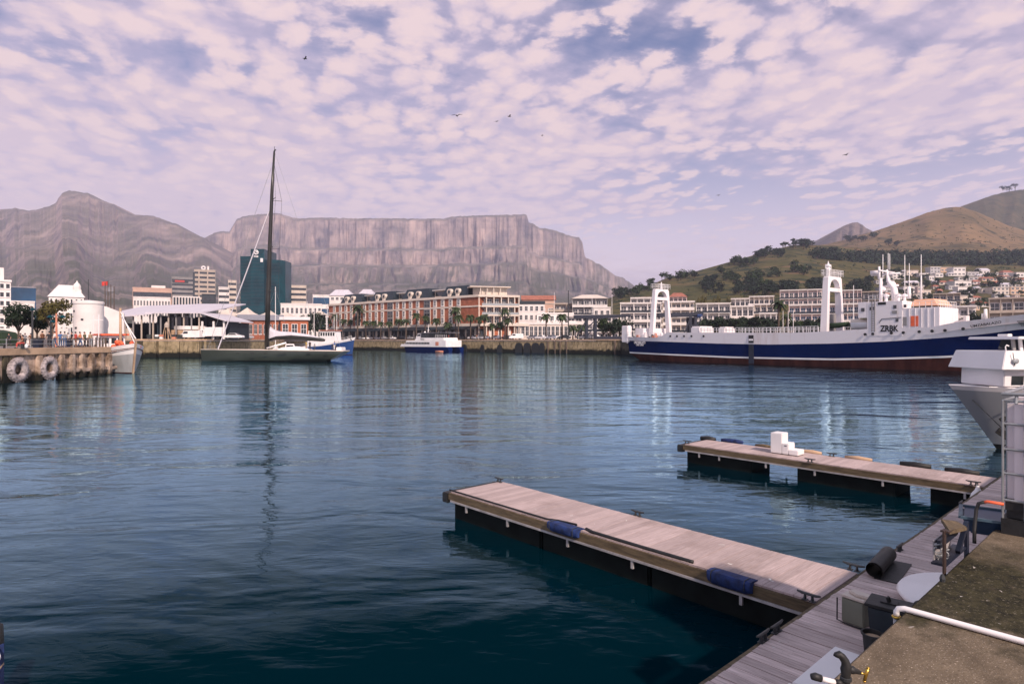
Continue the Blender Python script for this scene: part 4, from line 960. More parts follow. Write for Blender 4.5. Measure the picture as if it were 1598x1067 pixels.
x = sx(1393, 0); m = MB()
m.tube([(x + .4, 0, sz(470, x, 0)), (x + .2, 0, sz(450, x, 0)), (x - .6, 0, sz(438, x, 0)), (x - .8, 0, sz(420, x, 0))], [.55, .45, .30, .14], 8)
m.bar((x - 3.0, 0, sz(427, x, 0)), (x + 1.0, 0, sz(427, x, 0)), .25); m.bar((x - .8, -2.5, sz(423, x, 0)), (x - .8, 2.5, sz(423, x, 0)), .2); m.box(x - 2.9, x - 1.5, -.6, .6, sz(426.5, x, 0), sz(420.5, x, 0)); m.ball((x - .2, .3, sz(444, x, 0)), .55, .55, .5); m.ball((x - 1.2, -.5, sz(451, x, 0)), .5, .5, .42); m.bar((x - 1.6, 0, sz(446, x, 0)), (x + .8, 0, sz(446, x, 0)), .3)
m.build('radar_mast', M['hull_white'], ship, smooth=True)
for px, p0, p1 in ((1377.8, 424, 397), (1386, 421, 395), (1388.5, 421, 396), (1412, 466, 398), (1419, 466, 411), (1437.5, 466, 397)): pole('aerial', px, p0, p1, .07, .04, .5)
pole('signal_post', 1418.5, 466, 447, .3, .25, 0); pole('foremast', 1437.5, 470, 430, .16, .1, 1.0)
m = MB(); xx = sx(1465, -2); m.box(xx, sx(1487, -2), -4, 2, 5.2, 6.4); m.build('forecastle_winch', M['cream_wall'], ship, bevel=.2)
m = MB(); m.bar((sx(1490, -2), -2, sz(503, sx(1490))), (sx(1508, -2), -2, sz(497.5, sx(1508))), .3, .4); m.box(sx(1506, -2), sx(1510.5, -2), -2.6, -1.4, 6.3, sz(491, sx(1508))); m.build('bow_derrick', M['hull_white'], ship)
pole('fairlead_post', 1538, 499, 482, .28, .2, -1.5); pole('fairlead_post', 1533, 499, 489, .12, .1, -1.5)
# ---------------------------------------------------------------- the racing yacht
YY = 120.0
yt = thing('racing_yacht', 'long dark grey racing yacht with one very tall black mast', 'yacht', (Xat(313, YY), YY, 0), 0)
yl = Xat(541, YY) - Xat(313, YY); mpx = YY / F
def yb(s): return 3.1 * (min(1, s * 1.35) ** .75) * (1 - .22 * max(0, s - .6) / .4)
ydeck = lambda s: 2.32 - .28 * s + .05 * math.sin(PI * s)
rows = [lambda s: (yl * (.03 + .80 * s), yb(s) * .05 + .02, -.7), lambda s: (yl * (.015 + .845 * s), yb(s) * .45, -.25), lambda s: (yl * (.01 + .87 * s), yb(s) * .80, .15), lambda s: (yl * (.006 + .93 * s), yb(s) * .95, .75), lambda s: (yl * (.003 + .975 * s), yb(s) * 1.0, 1.45), lambda s: (yl * s, yb(s) * .99, ydeck(s) - .12), lambda s: (yl * s, yb(s) * .97, ydeck(s))]
hull(rows, 40, [0, 0, 0, 0, 0, 1], deck=1).build('hull', [M['olive'], M['cream_wall']], yt, autos=.6)
def yx(px): return (px - 313) * mpx
m = MB(); mz = Zat(236, YY); m.tube([(yx(416.5), 0, 1.9), (yx(418), 0, 12), (yx(421), 0, 22), (yx(424.5), 0, 33), (yx(428), 0, mz)], [.50, .46, .40, .33, .18], 8); m.build('mast', M['carbon'], yt, smooth=True)
m = MB(); m.tube([(yx(428), 0, mz), (yx(428.5), 0, mz + .9)], .05, 5); m.tube([(yx(428), 0, mz), (yx(430.5), 0, mz + .3)], .12, 5); m.build('wind_vane', M['dsteel'], yt)
for px, py in ((424, 313), (420, 388), (417.6, 455)):
    m = MB(); z = Zat(py, YY)
    for s in (-1, 1): m.bar((yx(px), 0, z), (yx(px) + 1.35, s * 1.6, z + .22), .10, .07)
    m.build('spreader', M['carbon'], yt)
def stay(nm, p, q, r=.035, mt='steel'): m = MB(); m.tube([p, q], r, 4); m.build(nm, M[mt], yt)
stay('forestay', (yx(423.2), 0, Zat(262, YY)), (yx(324), 0, 2.3), .03)
stay('forestay', (yx(419.8), 0, Zat(330, YY)), (yx(340), 0, 2.2), .12, 'roof_lilac')
stay('backstay', (yx(428), 0, mz), (yx(533), 0, 2.0), .02)
for s in (-1, 1):
    m = MB(); m.tube([(yx(427), 0, mz - 2), (yx(424) + 1.35, s * 1.6, Zat(313, YY) + .2), (yx(420) + 1.35, s * 1.7, Zat(388, YY) + .2), (yx(417.6) + 1.35, s * 1.9, Zat(455, YY) + .2), (yx(419) + 1.2, s * 2.7, 2.2)], .028, 4); m.build('shroud', M['dsteel'], yt)
m = MB(); m.tube([(yx(419), 0, 4.15), (yx(432), 0, 4.5), (yx(455), 0, 4.6), (yx(485), 0, 4.35), (yx(503), 0, 4.1), (yx(507), 0, 4.0)], [.25, .42, .52, .45, .34, .2], 8); m.build('boom', M['carbon'], yt, smooth=True)
m = MB(); rws = []
for px, h, w_ in ((418.5, 3.0, .18), (422, 2.3, .22), (428, 1.5, .26), (436, 1.0, .30), (455, .75, .32), (480, .5, .26), (495, .3, .2), (502, .15, .1)):
    zb = interp(px, [(419, 4.3), (432, 4.75), (455, 4.9), (485, 4.65), (503, 4.2)]); rws.append([(yx(px), -w_, zb), (yx(px), -w_ * .8, zb + h * .6), (yx(px), 0, zb + h), (yx(px), w_ * .8, zb + h * .6), (yx(px), w_, zb)])
m.grid(rws); m.build('stowed_sail', M['roof_lilac'], yt, smooth=True)
m = MB(); rws = []
for px, h in ((436, .15), (444, .55), (462, .75), (476, .5), (486, .12)): rws.append([(yx(px), -1.5, 2.1), (yx(px), -1.2, 2.1 + h), (yx(px), 1.2, 2.1 + h), (yx(px), 1.5, 2.1)])
m.grid(rws); m.build('coachroof', M['white'], yt, smooth=True)
m = MB(); m.tube([(yx(419), -.8, 2.5), (yx(449), -.8, 3.55)], .16, 8); m.build('rolled_sail', M['white'], yt, smooth=True)
for px in (382, 404, 424, 449, 489, 516):
    m = MB(); xx = yx(px); w_ = .35 if px not in (449,) else .8; m.box(xx - w_, xx + w_, -3.13, -3.0, 1.50, 1.62); m.build('hull_window', M['black'], yt)
rail_mb([(yx(320), -.5, 2.3), (yx(345), -1.4, 2.25)], .7, 1.4, .03).build('pulpit', M['steel'], yt)
for px, s in ((494, -1.2), (516, 1.0), (527, -1.2)):
    m = MB(); m.torus((yx(px), s, 2.75), (1, .15, 0), .55, .05, 16, 5); m.tube([(yx(px), s, 2.0), (yx(px), s, 2.75)], .08, 5); m.build('steering_wheel', M['dsteel'], yt)
m = MB(); m.box(yx(528), yx(536), -1.6, 1.6, 2.0, 2.7); m.build('stern_locker', M['white'], yt, bevel=.1)
# ---------------------------------------------------------------- simple boats
def motor_hull(L, B, z0, z1, mats, n=24, stripe=None, boot=.12):
    bb = lambda s: B / 2 * (1 - max(0, (s - .45) / .55) ** 2.4); zt = lambda s: lerp(z0, z1, max(0, s) ** 1.8)
    bwl = lambda s: B / 2 * .9 * (1 - max(0, (s - .3) / .7) ** 1.8)
    st = stripe or .8
    return hull([lambda s: (L * .90 * s, bwl(s) * .4, -.8), lambda s: (L * .925 * s, bwl(s), 0.0), lambda s: (L * .93 * s, bwl(s) * 1.01, boot), lambda s: (L * (.93 + .05 * st) * s, lerp(bwl(s), bb(s), st), lerp(boot, zt(s), st)), lambda s: (L * s, bb(s), zt(s))], n, mats, deck=mats[-1], deck_drop=.35)
# patrol boat behind the yacht
pb = thing('patrol_boat', 'blue hulled workboat with white wheelhouse moored behind the dark yacht', 'boat', (Xat(478, 172), 176, 0), math.radians(-16))
motor_hull(14.2, 4.6, 2.6, 4.9, [0, 0, 1, 2], stripe=.83).build('hull', [M['red_boot'], M['blue'], M['white']], pb, autos=.6)
m = MB(); m.frustum(3.6, 8.9, -1.7, 1.7, 2.4, 6.6, .25, .25); m.build('wheelhouse', M['white'], pb, bevel=.08)
m = MB(); m.box(3.6, 9.0, -1.75, 1.75, 6.61, 6.85); m.build('roof', M['terracotta'], pb, bevel=.05)
for i in range(6):
    m = MB(); x = 4.1 + i * .78; m.box(x, x + .5, -1.57, -1.46, 5.25, 6.2); m.build('window', M['glass'], pb)
m = MB(); m.tube([(5, 0, 6.8), (5, 0, 10.4)], [.09, .05], 5); m.bar((5, -.8, 8.6), (5, .8, 8.6), .08); m.build('mast', M['white'], pb)
m = MB(); m.box(-.2, 3.5, -1.5, 1.5, 2.3, 3.9); m.build('aft_house', M['white'], pb, bevel=.1)
m = MB(); m.torus((12.9, 0, 4.5), (1, 0, .3), .5, .28, 12, 6); m.build('bow_fender', M['black'], pb, smooth=True)
rail_mb([(9, -2.1, 3.3), (11.5, -1.6, 3.9), (13.3, -.5, 4.5)], .8, 1.2, .035).build('railing', M['white'], pb)
# ferry
fd = Vector((.746, -.666, 0)); fang = math.atan2(-fd.y, -fd.x)
fy = thing('ferry', 'white passenger catamaran with a row of dark windows at the far quay', 'ferry', (Xat(712, 208), 208, 0), fang)
fl = 25.0
def fbox(nm, x0, x1, y0, y1, z0, z1, mt, i0=0, i1=0, bevel=.05):
    m = MB(); m.prism([(x0, y0, z0), (x1, y0, z0), (x1 - i1, y0, z1), (x0 + i0, y0, z1)], (0, y1 - y0, 0)); return m.build(nm, mt, fy, bevel=bevel)
for s in (-1, 1):
    m = MB(); rows = []
    for i in range(13):
        t = i / 12; w_ = 1.0 * (1 - max(0, (t - .6) / .4) ** 2); x = fl * .96 * t; rows.append([(x * .97, s * 2.6 - w_ * .5, -.5), (x, s * 2.6 - w_, 1.0), (x + .4, s * 2.6 - w_, 1.75), (x + .4, s * 2.6 + w_, 1.75), (x, s * 2.6 + w_, 1.0), (x * .97, s * 2.6 + w_ * .5, -.5)])
    m.grid(rows, closed=True); m.face(rows[0]); m.face(rows[-1]); m.build('hull', M['navy'], fy, autos=.6)
fbox('main_deck', 1.2, fl - 1.0, -3.6, 3.6, 1.76, 4.0, M['white'], 0, 2.2)
fbox('bow_deck', fl - 2.6, fl + 1.0, -3.2, 3.2, 1.77, 2.7, M['white'], 0, .6)
fbox('upper_deck', 2.5, fl - 7.0, -3.2, 3.2, 4.01, 4.9, M['white'], .3, 1.0)
fbox('upper_cabin', 7.2, fl - 10.2, -3.0, 3.0, 4.91, 6.5, M['glass'], 0, .3)
fbox('wheelhouse', fl - 10.1, fl - 6.8, -2.6, 2.6, 4.92, 6.4, M['white'], 0, 1.3)
fbox('wheelhouse_window', fl - 9.6, fl - 7.6, -2.66, 2.66, 5.5, 6.1, M['glass'], .1, .55, 0)
fbox('canopy', 1.5, fl - 9.6, -3.2, 3.2, 6.51, 6.68, M['roof_grey'])
for i in range(16):
    m = MB(); x = fl - 2.9 - i * .82; m.box(x - .3, x + .3, 3.58, 3.66, 2.72, 3.32); m.build('window', M['glass'], fy)
fbox('aft_door', 4.8, 6.4, 3.59, 3.65, 2.2, 3.5, M['terracotta'], bevel=0)
lettering('Tablecat', .8, M['dsteel'], fy, (fl - 10.2, 3.24, 4.15), (PI / 2, 0, PI), sx=.8)
rail_mb([(1.4, 3.1, 4.9), (7.0, 3.1, 4.9)], 1.0, .9, .04).build('railing', M['white'], fy)
m = MB(); m.tube([(fl - 10.6, 0, 6.6), (fl - 10.9, 0, 9.7)], [.16, .05], 6); m.bar((fl - 10.7, -.6, 7.6), (fl - 10.7, .6, 7.6), .1); m.ball((fl - 9.4, .4, 6.8), .4); m.build('mast', M['white'], fy)
m = MB(); m.tube([(2.2, 4.0, .25), (5.8, 4.0, .25)], .3, 8); o = m.build('float', M['terracotta'], fy, smooth=True)
M['lt_grey'] = mat('light_grey_paint', (.36, .37, .38), .5, var=.12, scale=1.2, stretch=(1, 1, .2))
# wooden fishing boat by the left quay
fb_ = thing('fishing_boat', 'white and grey wooden fishing boat, bow on, with orange gear on deck', 'boat', (-55.3, 83.4, 0), math.radians(-41))
hl = 13.2; B = 4.7
bb = lambda s: B / 2 * (1 - max(0, (s - .50) / .50) ** 2.6); zt = lambda s: 2.5 + 1.15 * s ** 2.2; bwl = lambda s: B / 2 * .86 * (1 - max(0, (s - .35) / .65) ** 1.9)
rw = lambda f, dz: (lambda s: (hl * (.93 + .07 * f) * s, lerp(bwl(s), bb(s), f ** .8), zt(s) * f + dz))
hull([lambda s: (hl * .91 * s, bwl(s) * .5, -.7), lambda s: (hl * .925 * s, bwl(s) * .98, -.05), lambda s: (hl * .93 * s, bwl(s), .1), rw(.40, .06), rw(.66, 0), rw(.69, 0), rw(.84, 0), rw(.87, 0), rw(1, 0)], 30, [0, 0, 1, 1, 2, 2, 3, 4], deck=5, deck_drop=.6).build('hull', [M['red_boot'], M['lt_grey'], M['white'], M['dsteel'], M['white'], M['terracotta']], fb_, autos=.6)
m = MB(); m.bar((hl * .93, 0, -.1), (hl * 1.006, 0, 3.9), .20, .22); m.build('stem_post', M['tan'], fb_)
m = MB(); m.frustum(2.4, 5.6, -1.3, 1.3, 2.2, 4.6, .1, .1); m.build('wheelhouse', M['white'], fb_, bevel=.06)
m = MB(); m.box(2.1, 6.0, -1.55, 1.55, 4.61, 4.85); m.build('roof', M['orange'], fb_, bevel=.04)
for y in (-.9, -.1, .65):
    m = MB(); m.box(5.52, 5.58, y - .25, y + .3, 3.6, 4.3); m.build('window', M['glass'], fb_)
m = MB(); m.tube([(7.2, .2, 2.3), (7.1, .2, 8.1)], [.2, .13], 8); m.build('mast', M['tan'], fb_, smooth=True)
m = MB(); m.tube([(7.1, .2, 7.7), (12.8, 0, 3.7)], .05, 4); m.build('forestay', M['white'], fb_)
m = MB(); m.tube([(7.1, .25, 7.2), (10.4, .9, 4.2)], [.07, .07], 5); m.build('derrick', M['white'], fb_)
for x, y in ((2.5, -1.5), (3.2, 1.5), (5.0, -1.6)):
    m = MB(); m.tube([(x, y, 2.3), (x, y, 7.3)], .07, 5); m.bar((x, y - .5, 6.6), (x, y + .5, 6.6), .06); m.build('pole', M['white'], fb_)
R.seed(5)
m = MB()
for i in range(26):
    m.ball((R.uniform(8.2, 12.0), R.uniform(-1.2, 1.2) * (1 if i % 2 else .8), R.uniform(3.0, 3.75)), R.uniform(.2, .36), n=7, k=5)
m.build('orange_buoys', M['orange'], fb_, smooth=True)['kind'] = 'stuff'
m = MB(); m.box(6.0, 7.0, -1.2, 1.2, 2.1, 3.4); m.build('fish_hold', M['white'], fb_, bevel=.1)
rail_mb([(.4, -2.2, 2.5), (5.5, -2.3, 2.6)], .8, 1.0, .03).build('railing', M['steel'], fb_)
# grey and white motor yacht behind the water tank: bow to the left
BY = 22.6
mb_ = thing('motor_yacht', 'grey hulled motor yacht with white upperworks, bow pointing left', 'yacht', (Xat(1490, BY), BY + .3, 0), 0)
ml = 8.7; k = BY / F
bbm = lambda s: 2.1 * min(1, (s * 2.2)) ** .62
bwm = lambda s: 1.75 * min(1, s * 1.9) ** .95
zdk = lambda s: 2.36 - .25 * s
def mr_(f): return lambda s: (1.75 * (1 - f) * (1 - s) ** 2 + ml * s, lerp(bwm(s), bbm(s), f ** 1.3), zdk(s) * f)
hull([lambda s: (2.2 * (1 - s) ** 2 + ml * s, bwm(s) * .5, -.6), mr_(0.0), mr_(.08), mr_(.3), mr_(.6), mr_(.93), mr_(1.0)], 36, [0, 0, 1, 1, 1, 2], deck=2).build('hull', [M['black'], mat('pale_grey_paint', (.33, .35, .37), .35, var=.06, scale=.5), M['white']], mb_, autos=.6)
def kx(px): return (px - 1490) * k
def kz(py): return Zat(py, BY - .9)
def mbox(nm, x0, x1, w_, z0, z1, mt, i0=0., wi=0., bevel=.02):
    m = MB(); v = [(x0, -w_, z0), (x1, -w_, z0), (x0, w_, z0), (x1, w_, z0), (x0 + i0, -w_ + wi, z1), (x1, -w_ + wi, z1), (x0 + i0, w_ - wi, z1), (x1, w_ - wi, z1)]
    m.add(v, [(0, 2, 3, 1), (4, 5, 7, 6), (0, 1, 5, 4), (2, 6, 7, 3), (0, 4, 6, 2), (1, 3, 7, 5)]); return m.build(nm, mt, mb_, bevel=bevel)
mbox('cabin', kx(1541), 7.8, 1.05, kz(604), kz(577), M['white'], .03, .0)
mbox('flybridge', kx(1528.5), 7.2, 1.35, kz(577) + .005, kz(547.5), M['white'], .22, .12)
for a_, b_ in ((1552, 1571), (1585, 1606), (1615, 1640)):
    m = MB(); m.prism([(kx(a_), -1.07, kz(601)), (kx(b_) - .02, -1.07, kz(601)), (kx(b_), -1.07, kz(587)), (kx(a_) + .02, -1.07, kz(587))], (0, .05, 0)); m.build('window', M['glass'], mb_)
for px in (1565, 1576, 1586): 
    m = MB(); m.bar((kx(px), -.8, kz(547)), (kx(px) + (.12 if px > 1580 else 0), -.75, kz(529)), .07, .10); m.build('roof_post', M['white'] if px > 1570 else M['grey_wall'], mb_)
mbox('hardtop', kx(1557), 6.4, 1.2, kz(529.5), kz(525), M['white'], .05)
mbox('radar_box', kx(1574.5), kx(1582), .25, kz(524.8), kz(520.5), M['white'])
mbox('windscreen', kx(1590), 5.6, .7, kz(546), kz(530), M['glass'], .12)
m = MB(); m.tube([(kx(1546), -1.0, kz(547)), (kx(1545), -1.0, kz(541)), (kx(1547), -1.0, kz(538.5)), (kx(1550.5), -1.0, kz(540))], .022, 6); m.build('horn', M['white'], mb_, smooth=True)
m = MB(); m.tube([(kx(1574), -1.40, kz(598)), (kx(1574), -1.36, kz(553))], .02, 6); m.build('staff', M['dsteel'], mb_)
m = MB(); m.tube([(kx(1547), -1.36, kz(571)), (kx(1545), -1.33, kz(550))], .012, 4); m.build('staff', M['dsteel'], mb_)
m = MB(); m.bar((kx(1514), -.42, kz(627)), (kx(1548), -.95, kz(676)), .05, .03); m.build('anchor_chain', M['dsteel'], mb_)
m = MB(); m.bar((kx(1538), -1.05, kz(652)), (kx(1560), -1.25, kz(690)), .10, .20); m.bar((kx(1533), -1.0, kz(672)), (kx(1552), -1.12, kz(688)), .08, .22); m.bar((kx(1545), -1.1, kz(676)), (kx(1533), -1.02, kz(672)), .08, .12); m.build('anchor', M['black'], mb_, bevel=.01)
rail_mb([(.9, -.75, 2.34), (2.6, -1.55, 2.30), (kx(1541), -1.9, 2.28)], .0, 9, .03, (0.06,)).build('rub_rail', M['white'], mb_)
for px_ in (1548, 1580):
    m = MB(); m.lathe((kx(px_), -1.36, kz(563)), [(.05, -.03), (.10, -.01), (.10, .03), (.05, .04)], 12, ax=(0, -1, 0)); m.build('porthole', M['steel'], mb_)
# small craft between the sheds and the hotel
def small_boat(px, Y, L, label, mast=None, rz=0, hm=M['white'], cabin=True, z1=1.9):
    t = thing('sailing_boat' if mast else 'motor_boat', label, 'boat', (Xat(px, Y), Y, 0), rz, 'small boats in the marina')
    motor_hull(L, L * .3, 1.3, z1, [0, 1, 1, 1], n=14).build('hull', [M['navy'], hm], t, autos=.6)
    if cabin:
        m = MB(); m.frustum(L * .25, L * .62, -L * .1, L * .1, 1.2, 2.9 if not mast else 2.2, L * .05, .1); m.build('cabin', M['white'], t, bevel=.05)
        m = MB(); m.box(L * .32, L * .55, -L * .1 - .005, L * .1 + .005, 1.75, 2.05 if mast else 2.5); m.build('window', M['glass'], t)
    if mast:
        m = MB(); m.tube([(L * .55, 0, 1.2), (L * .55, 0, Zat(mast, Y))], [.14, .09], 6); m.build('mast', M['white'], t)
        m = MB(); m.tube([(L * .55, 0, 2.6), (L * .12, 0, 2.7)], .14, 6); m.build('boom', M['white'], t)
        m = MB(); m.tube([(L * .55, 0, Zat(mast, Y) - .5), (L * .97, 0, 1.9)], .03, 4); m.tube([(L * .55, 0, Zat(mast, Y) - .5), (L * .02, 0, 1.5)], .025, 4); m.build('rigging', M['steel'], t)
    return t
small_boat(398, 190, 11, 'white sailing yacht whose thick white mast stands left of the black mast', 447, .1)
small_boat(432, 196, 9, 'white motor boat directly behind the dark yacht boom', None, .3, z1=2.3)
small_boat(452, 205, 10, 'white sailing boat in front of the orange brick building', 470, .2)
small_boat(466, 212, 10, 'slim white sailing boat with its mast by the dark trees', 478, -.1)
small_boat(487, 232, 10, 'white sailing boat with mast at the left end of the red brick hotel', 474, .15)
small_boat(505, 240, 9, 'small white boat moored against the hotel quay behind the blue workboat', 489, .4)
# gulls in the sky
def gull(px, py, Y, size, rz, label):
    t = thing('gull', label, 'bird', W(px, py, Y), rz, 'birds in the sky')
    b = MB(); s = size * .8
    b.tube([(-.26 * s, 0, 0), (-.12 * s, 0, .01 * s), (.08 * s, 0, .015 * s), (.2 * s, 0, .02 * s), (.27 * s, 0, .01 * s)], [.015 * s, .06 * s, .07 * s, .045 * s, .008 * s], 6)
    for k in (-1, 1):
        b.grid([[(.10 * s, k * .05 * s, .03 * s), (.14 * s, k * .28 * s, .17 * s), (.02 * s, k * .62 * s, .10 * s)], [(-.06 * s, k * .05 * s, .03 * s), (-.02 * s, k * .28 * s, .16 * s), (-.05 * s, k * .62 * s, .095 * s)], [(-.06 * s, k * .05 * s, .015 * s), (-.02 * s, k * .28 * s, .145 * s), (-.05 * s, k * .62 * s, .09 * s)], [(.10 * s, k * .05 * s, .015 * s), (.14 * s, k * .28 * s, .155 * s), (.02 * s, k * .62 * s, .095 * s)]], closed=False)
    b.face([(-.24 * s, 0, 0), (-.36 * s, .06 * s, 0), (-.36 * s, -.06 * s, 0)])
    o = b.build('body', M['dsteel'], t); return t
gull(476, 92, 62, 1.0, .5, 'dark bird flying high on the left above the tall mast')
gull(713, 181, 55, 1.0, 1.4, 'dark bird with raised wings near the middle of the sky')
gull(795, 182, 75, 1.0, .2, 'small bird in the middle sky, right of another bird')
gull(775, 190, 95, .9, .9, 'very small bird in the middle sky between two others')
gull(1320, 242, 70, 1.0, .3, 'bird gliding in the right half of the sky')
gull(1121, 305, 95, .9, .6, 'tiny bird low over the green hill')
gull(846, 212, 120, .9, .2, 'faint bird over the flat mountain top')
# ================================================================ QUAY WALLS
def quay_mat(name, a, b_, tide, tide_z=.9):
    m = bpy.data.materials.new(name); m.use_nodes = True; nt = m.node_tree; N = nt.nodes; L = nt.links; b = N['Principled BSDF']
    b.inputs['Roughness'].default_value = .9; b.inputs['Specular IOR Level'].default_value = .2
    tc = N.new('ShaderNodeTexCoord')
    def noi(sc, det=6, st=(1, 1, 1)):
        mp = N.new('ShaderNodeMapping'); L.new(tc.outputs['Object'], mp.inputs[0]); mp.inputs['Scale'].default_value = st
        no = N.new('ShaderNodeTexNoise'); L.new(mp.outputs[0], no.inputs['Vector']); no.inputs['Scale'].default_value = sc; no.inputs['Detail'].default_value = det; no.inputs['Roughness'].default_value = .65
        return no.outputs[0]
    def mr(v, x, y, lo=0., hi=1.):
        n = N.new('ShaderNodeMapRange'); L.new(v, n.inputs[0]); n.inputs[1].default_value = x; n.inputs[2].default_value = y; n.inputs[3].default_value = lo; n.inputs[4].default_value = hi; return n.outputs[0]
    def mix(f, x, y):
        n = N.new('ShaderNodeMix'); n.data_type = 'RGBA'; L.new(f, n.inputs[0])
        for i, v in ((6, x), (7, y)):
            if isinstance(v, tuple): n.inputs[i].default_value = v + (1,)
            else: L.new(v, n.inputs[i])
        return n.outputs[2]
    c = mix(mr(noi(.8), .38, .62), a, b_)
    c = mix(mr(noi(1.1, 6, (1.6, 1.6, .25)), .56, .68), c, (.035, .028, .02))
    br = N.new('ShaderNodeSeparateXYZ'); L.new(tc.outputs['Object'], br.inputs[0])
    ad = N.new('ShaderNodeMath'); ad.operation = 'ADD'; L.new(br.outputs[2], ad.inputs[0]); L.new(mr(noi(.7), .3, .7, -.5, .5), ad.inputs[1])
    c = mix(mr(ad.outputs[0], tide_z, tide_z - .6), c, tide)
    L.new(c, b.inputs['Base Color'])
    bp = N.new('ShaderNodeBump'); bp.inputs['Strength'].default_value = .8; bp.inputs['Distance'].default_value = .12; L.new(noi(2.2), bp.inputs['Height']); L.new(bp.outputs[0], b.inputs['Normal'])
    return m
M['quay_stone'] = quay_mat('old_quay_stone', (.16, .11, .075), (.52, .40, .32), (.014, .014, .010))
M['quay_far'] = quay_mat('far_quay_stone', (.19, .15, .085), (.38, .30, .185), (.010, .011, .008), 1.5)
M['quay_dark'] = quay_mat('dark_and_shaded_quay_stone', (.05, .045, .032), (.11, .095, .06), (.008, .009, .007), 1.8)  # dark stone; under the sheds its tone stands in for shade
LQ = 3.2
lqp = [(-47.9, 18), (-47.9, 73.5), (-60, 78), (-75, 110), (-92.5, 150.4), (-400, 150.4), (-400, 18)]
m = MB(); m.prism([(x, y, -2.5) for x, y in lqp], (0, 0, 2.5 + LQ - .02)); o = m.build('left_quay', M['asphalt']); tag(o, kind='structure')
qw = thing('quay_wall', 'weathered stone quay wall with tan coping on the left side of the harbour', 'wall', (-47.7, 18, 0))
m = MB(); m.box(-.15, .0, 0, 55.6, -2.5, 2.55); m.build('wall', M['quay_stone'], qw)
m = MB(); m.box(-1.2, .32, -.2, 55.4, 2.56, LQ + .03); m.build('coping', M['tan'], qw, bevel=.05)
m = MB(); m.box(-8, .0, 55.62, 55.8, -2.5, 2.55); m.build('end_wall', M['quay_dark'], qw)
for i in range(8):
    y = 44.3 + i * 1.55; m = MB(); m.box(.01, .42, y - .28, y + .28, -2.4, 2.5); m.box(.01, .34, y + .28, y + 1.33, .55, .95); m.build('rib', M['quay_stone'], qw, bevel=.05)
for y in (30.0, 40.5): 
    m = MB(); m.box(.01, .2, y - .5, y + .5, -2.4, 2.5); m.build('rib', M['quay_dark'], qw)
M['tyre'] = mat('whitened_tyre', (.30, .26, .26), .85, var=.55, scale=3, bump=.6, bscale=8)
def tyre(px, label):
    Y = 47.4 * F / (CX - px); t = thing('tyre_fender', label, 'tyre', (-47.35, Y, 1.18), 0, 'tyres hanging on the quay wall')
    m = MB(); m.torus((0, 0, 0), (1, 0, 0), .83, .36, 36, 10, sx=.9); m.build('tyre', M['tyre'], t, smooth=True)
    m = MB()
    for i in range(26):
        a = 2 * PI * i / 26; d = Vector((0, math.cos(a), math.sin(a))); m.bar(d * 1.10 + Vector((-.22, 0, 0)), d * 1.20 + Vector((.22, 0, 0)), .10, .07)
    m.build('tread', M['tyre'], t)
    m = MB(); m.tube([(-.05, .1, .9), (-.25, .1, 1.5), (-.3, .1, 2.0)], .04, 5); m.build('chain', M['dsteel'], t)
tyre(27, 'big whitened tyre hanging on the quay wall, left one of two'); tyre(75, 'big whitened tyre hanging on the quay wall, right one of two')
m = MB(); m.tube([(-47.3, 64.2, 1.2), (-47.25, 64.1, -.5)], .05, 5); tag(m.build('mooring_rope', M['white']), 'pale rope dropping into the water below the right tyre', 'rope')
rl = thing('railing', 'thin steel railing along the edge of the left quay', 'railing', (-48.1, 26, LQ))
m = MB()
for i in range(2): m.tube([(0, 0, .45 + .42 * i), (0, 48, .45 + .42 * i)], .028, 5)
m.build('rail', M['steel'], rl)
for i in range(17): m = MB(); m.tube([(0, i * 3.0, 0), (0, i * 3.0, .95)], .04, 5); m.build('post', M['steel'], rl)
# shed quay and far quay
def wall_run(label, pts, z1, mt, cap=M['tan'], piles=()):
    t = thing('quay_wall', label, 'wall', (pts[0][0], pts[0][1], 0)); o0 = Vector((pts[0][0], pts[0][1], 0))
    for p, q in zip(pts, pts[1:]):
        p = Vector((p[0], p[1], 0)) - o0; q = Vector((q[0], q[1], 0)) - o0; d = (q - p).normalized(); nn = Vector((d.y, -d.x, 0))
        m = MB(); m.prism([p + nn * .0, q + nn * .0, q - nn * .5, p - nn * .5], (0, 0, z1 + 2.1)); 
        for i, v in enumerate(m.v): m.v[i] = (v[0], v[1], v[2] - 2.5)
        m.build('wall', mt, t)
        m = MB(); m.prism([p + nn * .22, q + nn * .22, q - nn * 1.0, p - nn * 1.0], (0, 0, .38)); 
        for i, v in enumerate(m.v): m.v[i] = (v[0], v[1], v[2] + z1 - .36)
        m.build('coping', cap, t)
    return t
wall_run('dark quay wall in shadow under the open sheds', [(-112, 148.0), (-92, 148.0), (-73.0, 148.0)], LZ, M['quay_dark'])  # the shadow on this wall is painted by its darker stone
wall_run('sunlit quay wall behind the dark racing yacht', [(-72.95, 147.9), (-72.95, 270)], LZ, M['quay_far'])
fq = wall_run('long stone quay wall in front of the red brick hotel', [(-72.9, 270), (31, 177.6)], LZ, M['quay_far'])
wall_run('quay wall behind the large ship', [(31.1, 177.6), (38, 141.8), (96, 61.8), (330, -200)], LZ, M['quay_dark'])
for px, w_ in ((236, 1.5), (266, 2.4), (298, 2.2)):            # piers of the shed quay stand forward in the paler, unshaded stone
    m = MB(); x = Xat(px, 147.3); m.box(x - w_, x + w_, 146.6, 147.95, -2.4, LZ - .45); o = m.build('quay_pier', M['quay_far']); tag(o, {236: 'leftmost of three stone piers in the shed quay wall', 266: 'middle one of three stone piers in the shed quay wall', 298: 'stone pier of the shed quay wall close to the yacht bow'}[px], 'pier', 'stone piers of the shed quay')
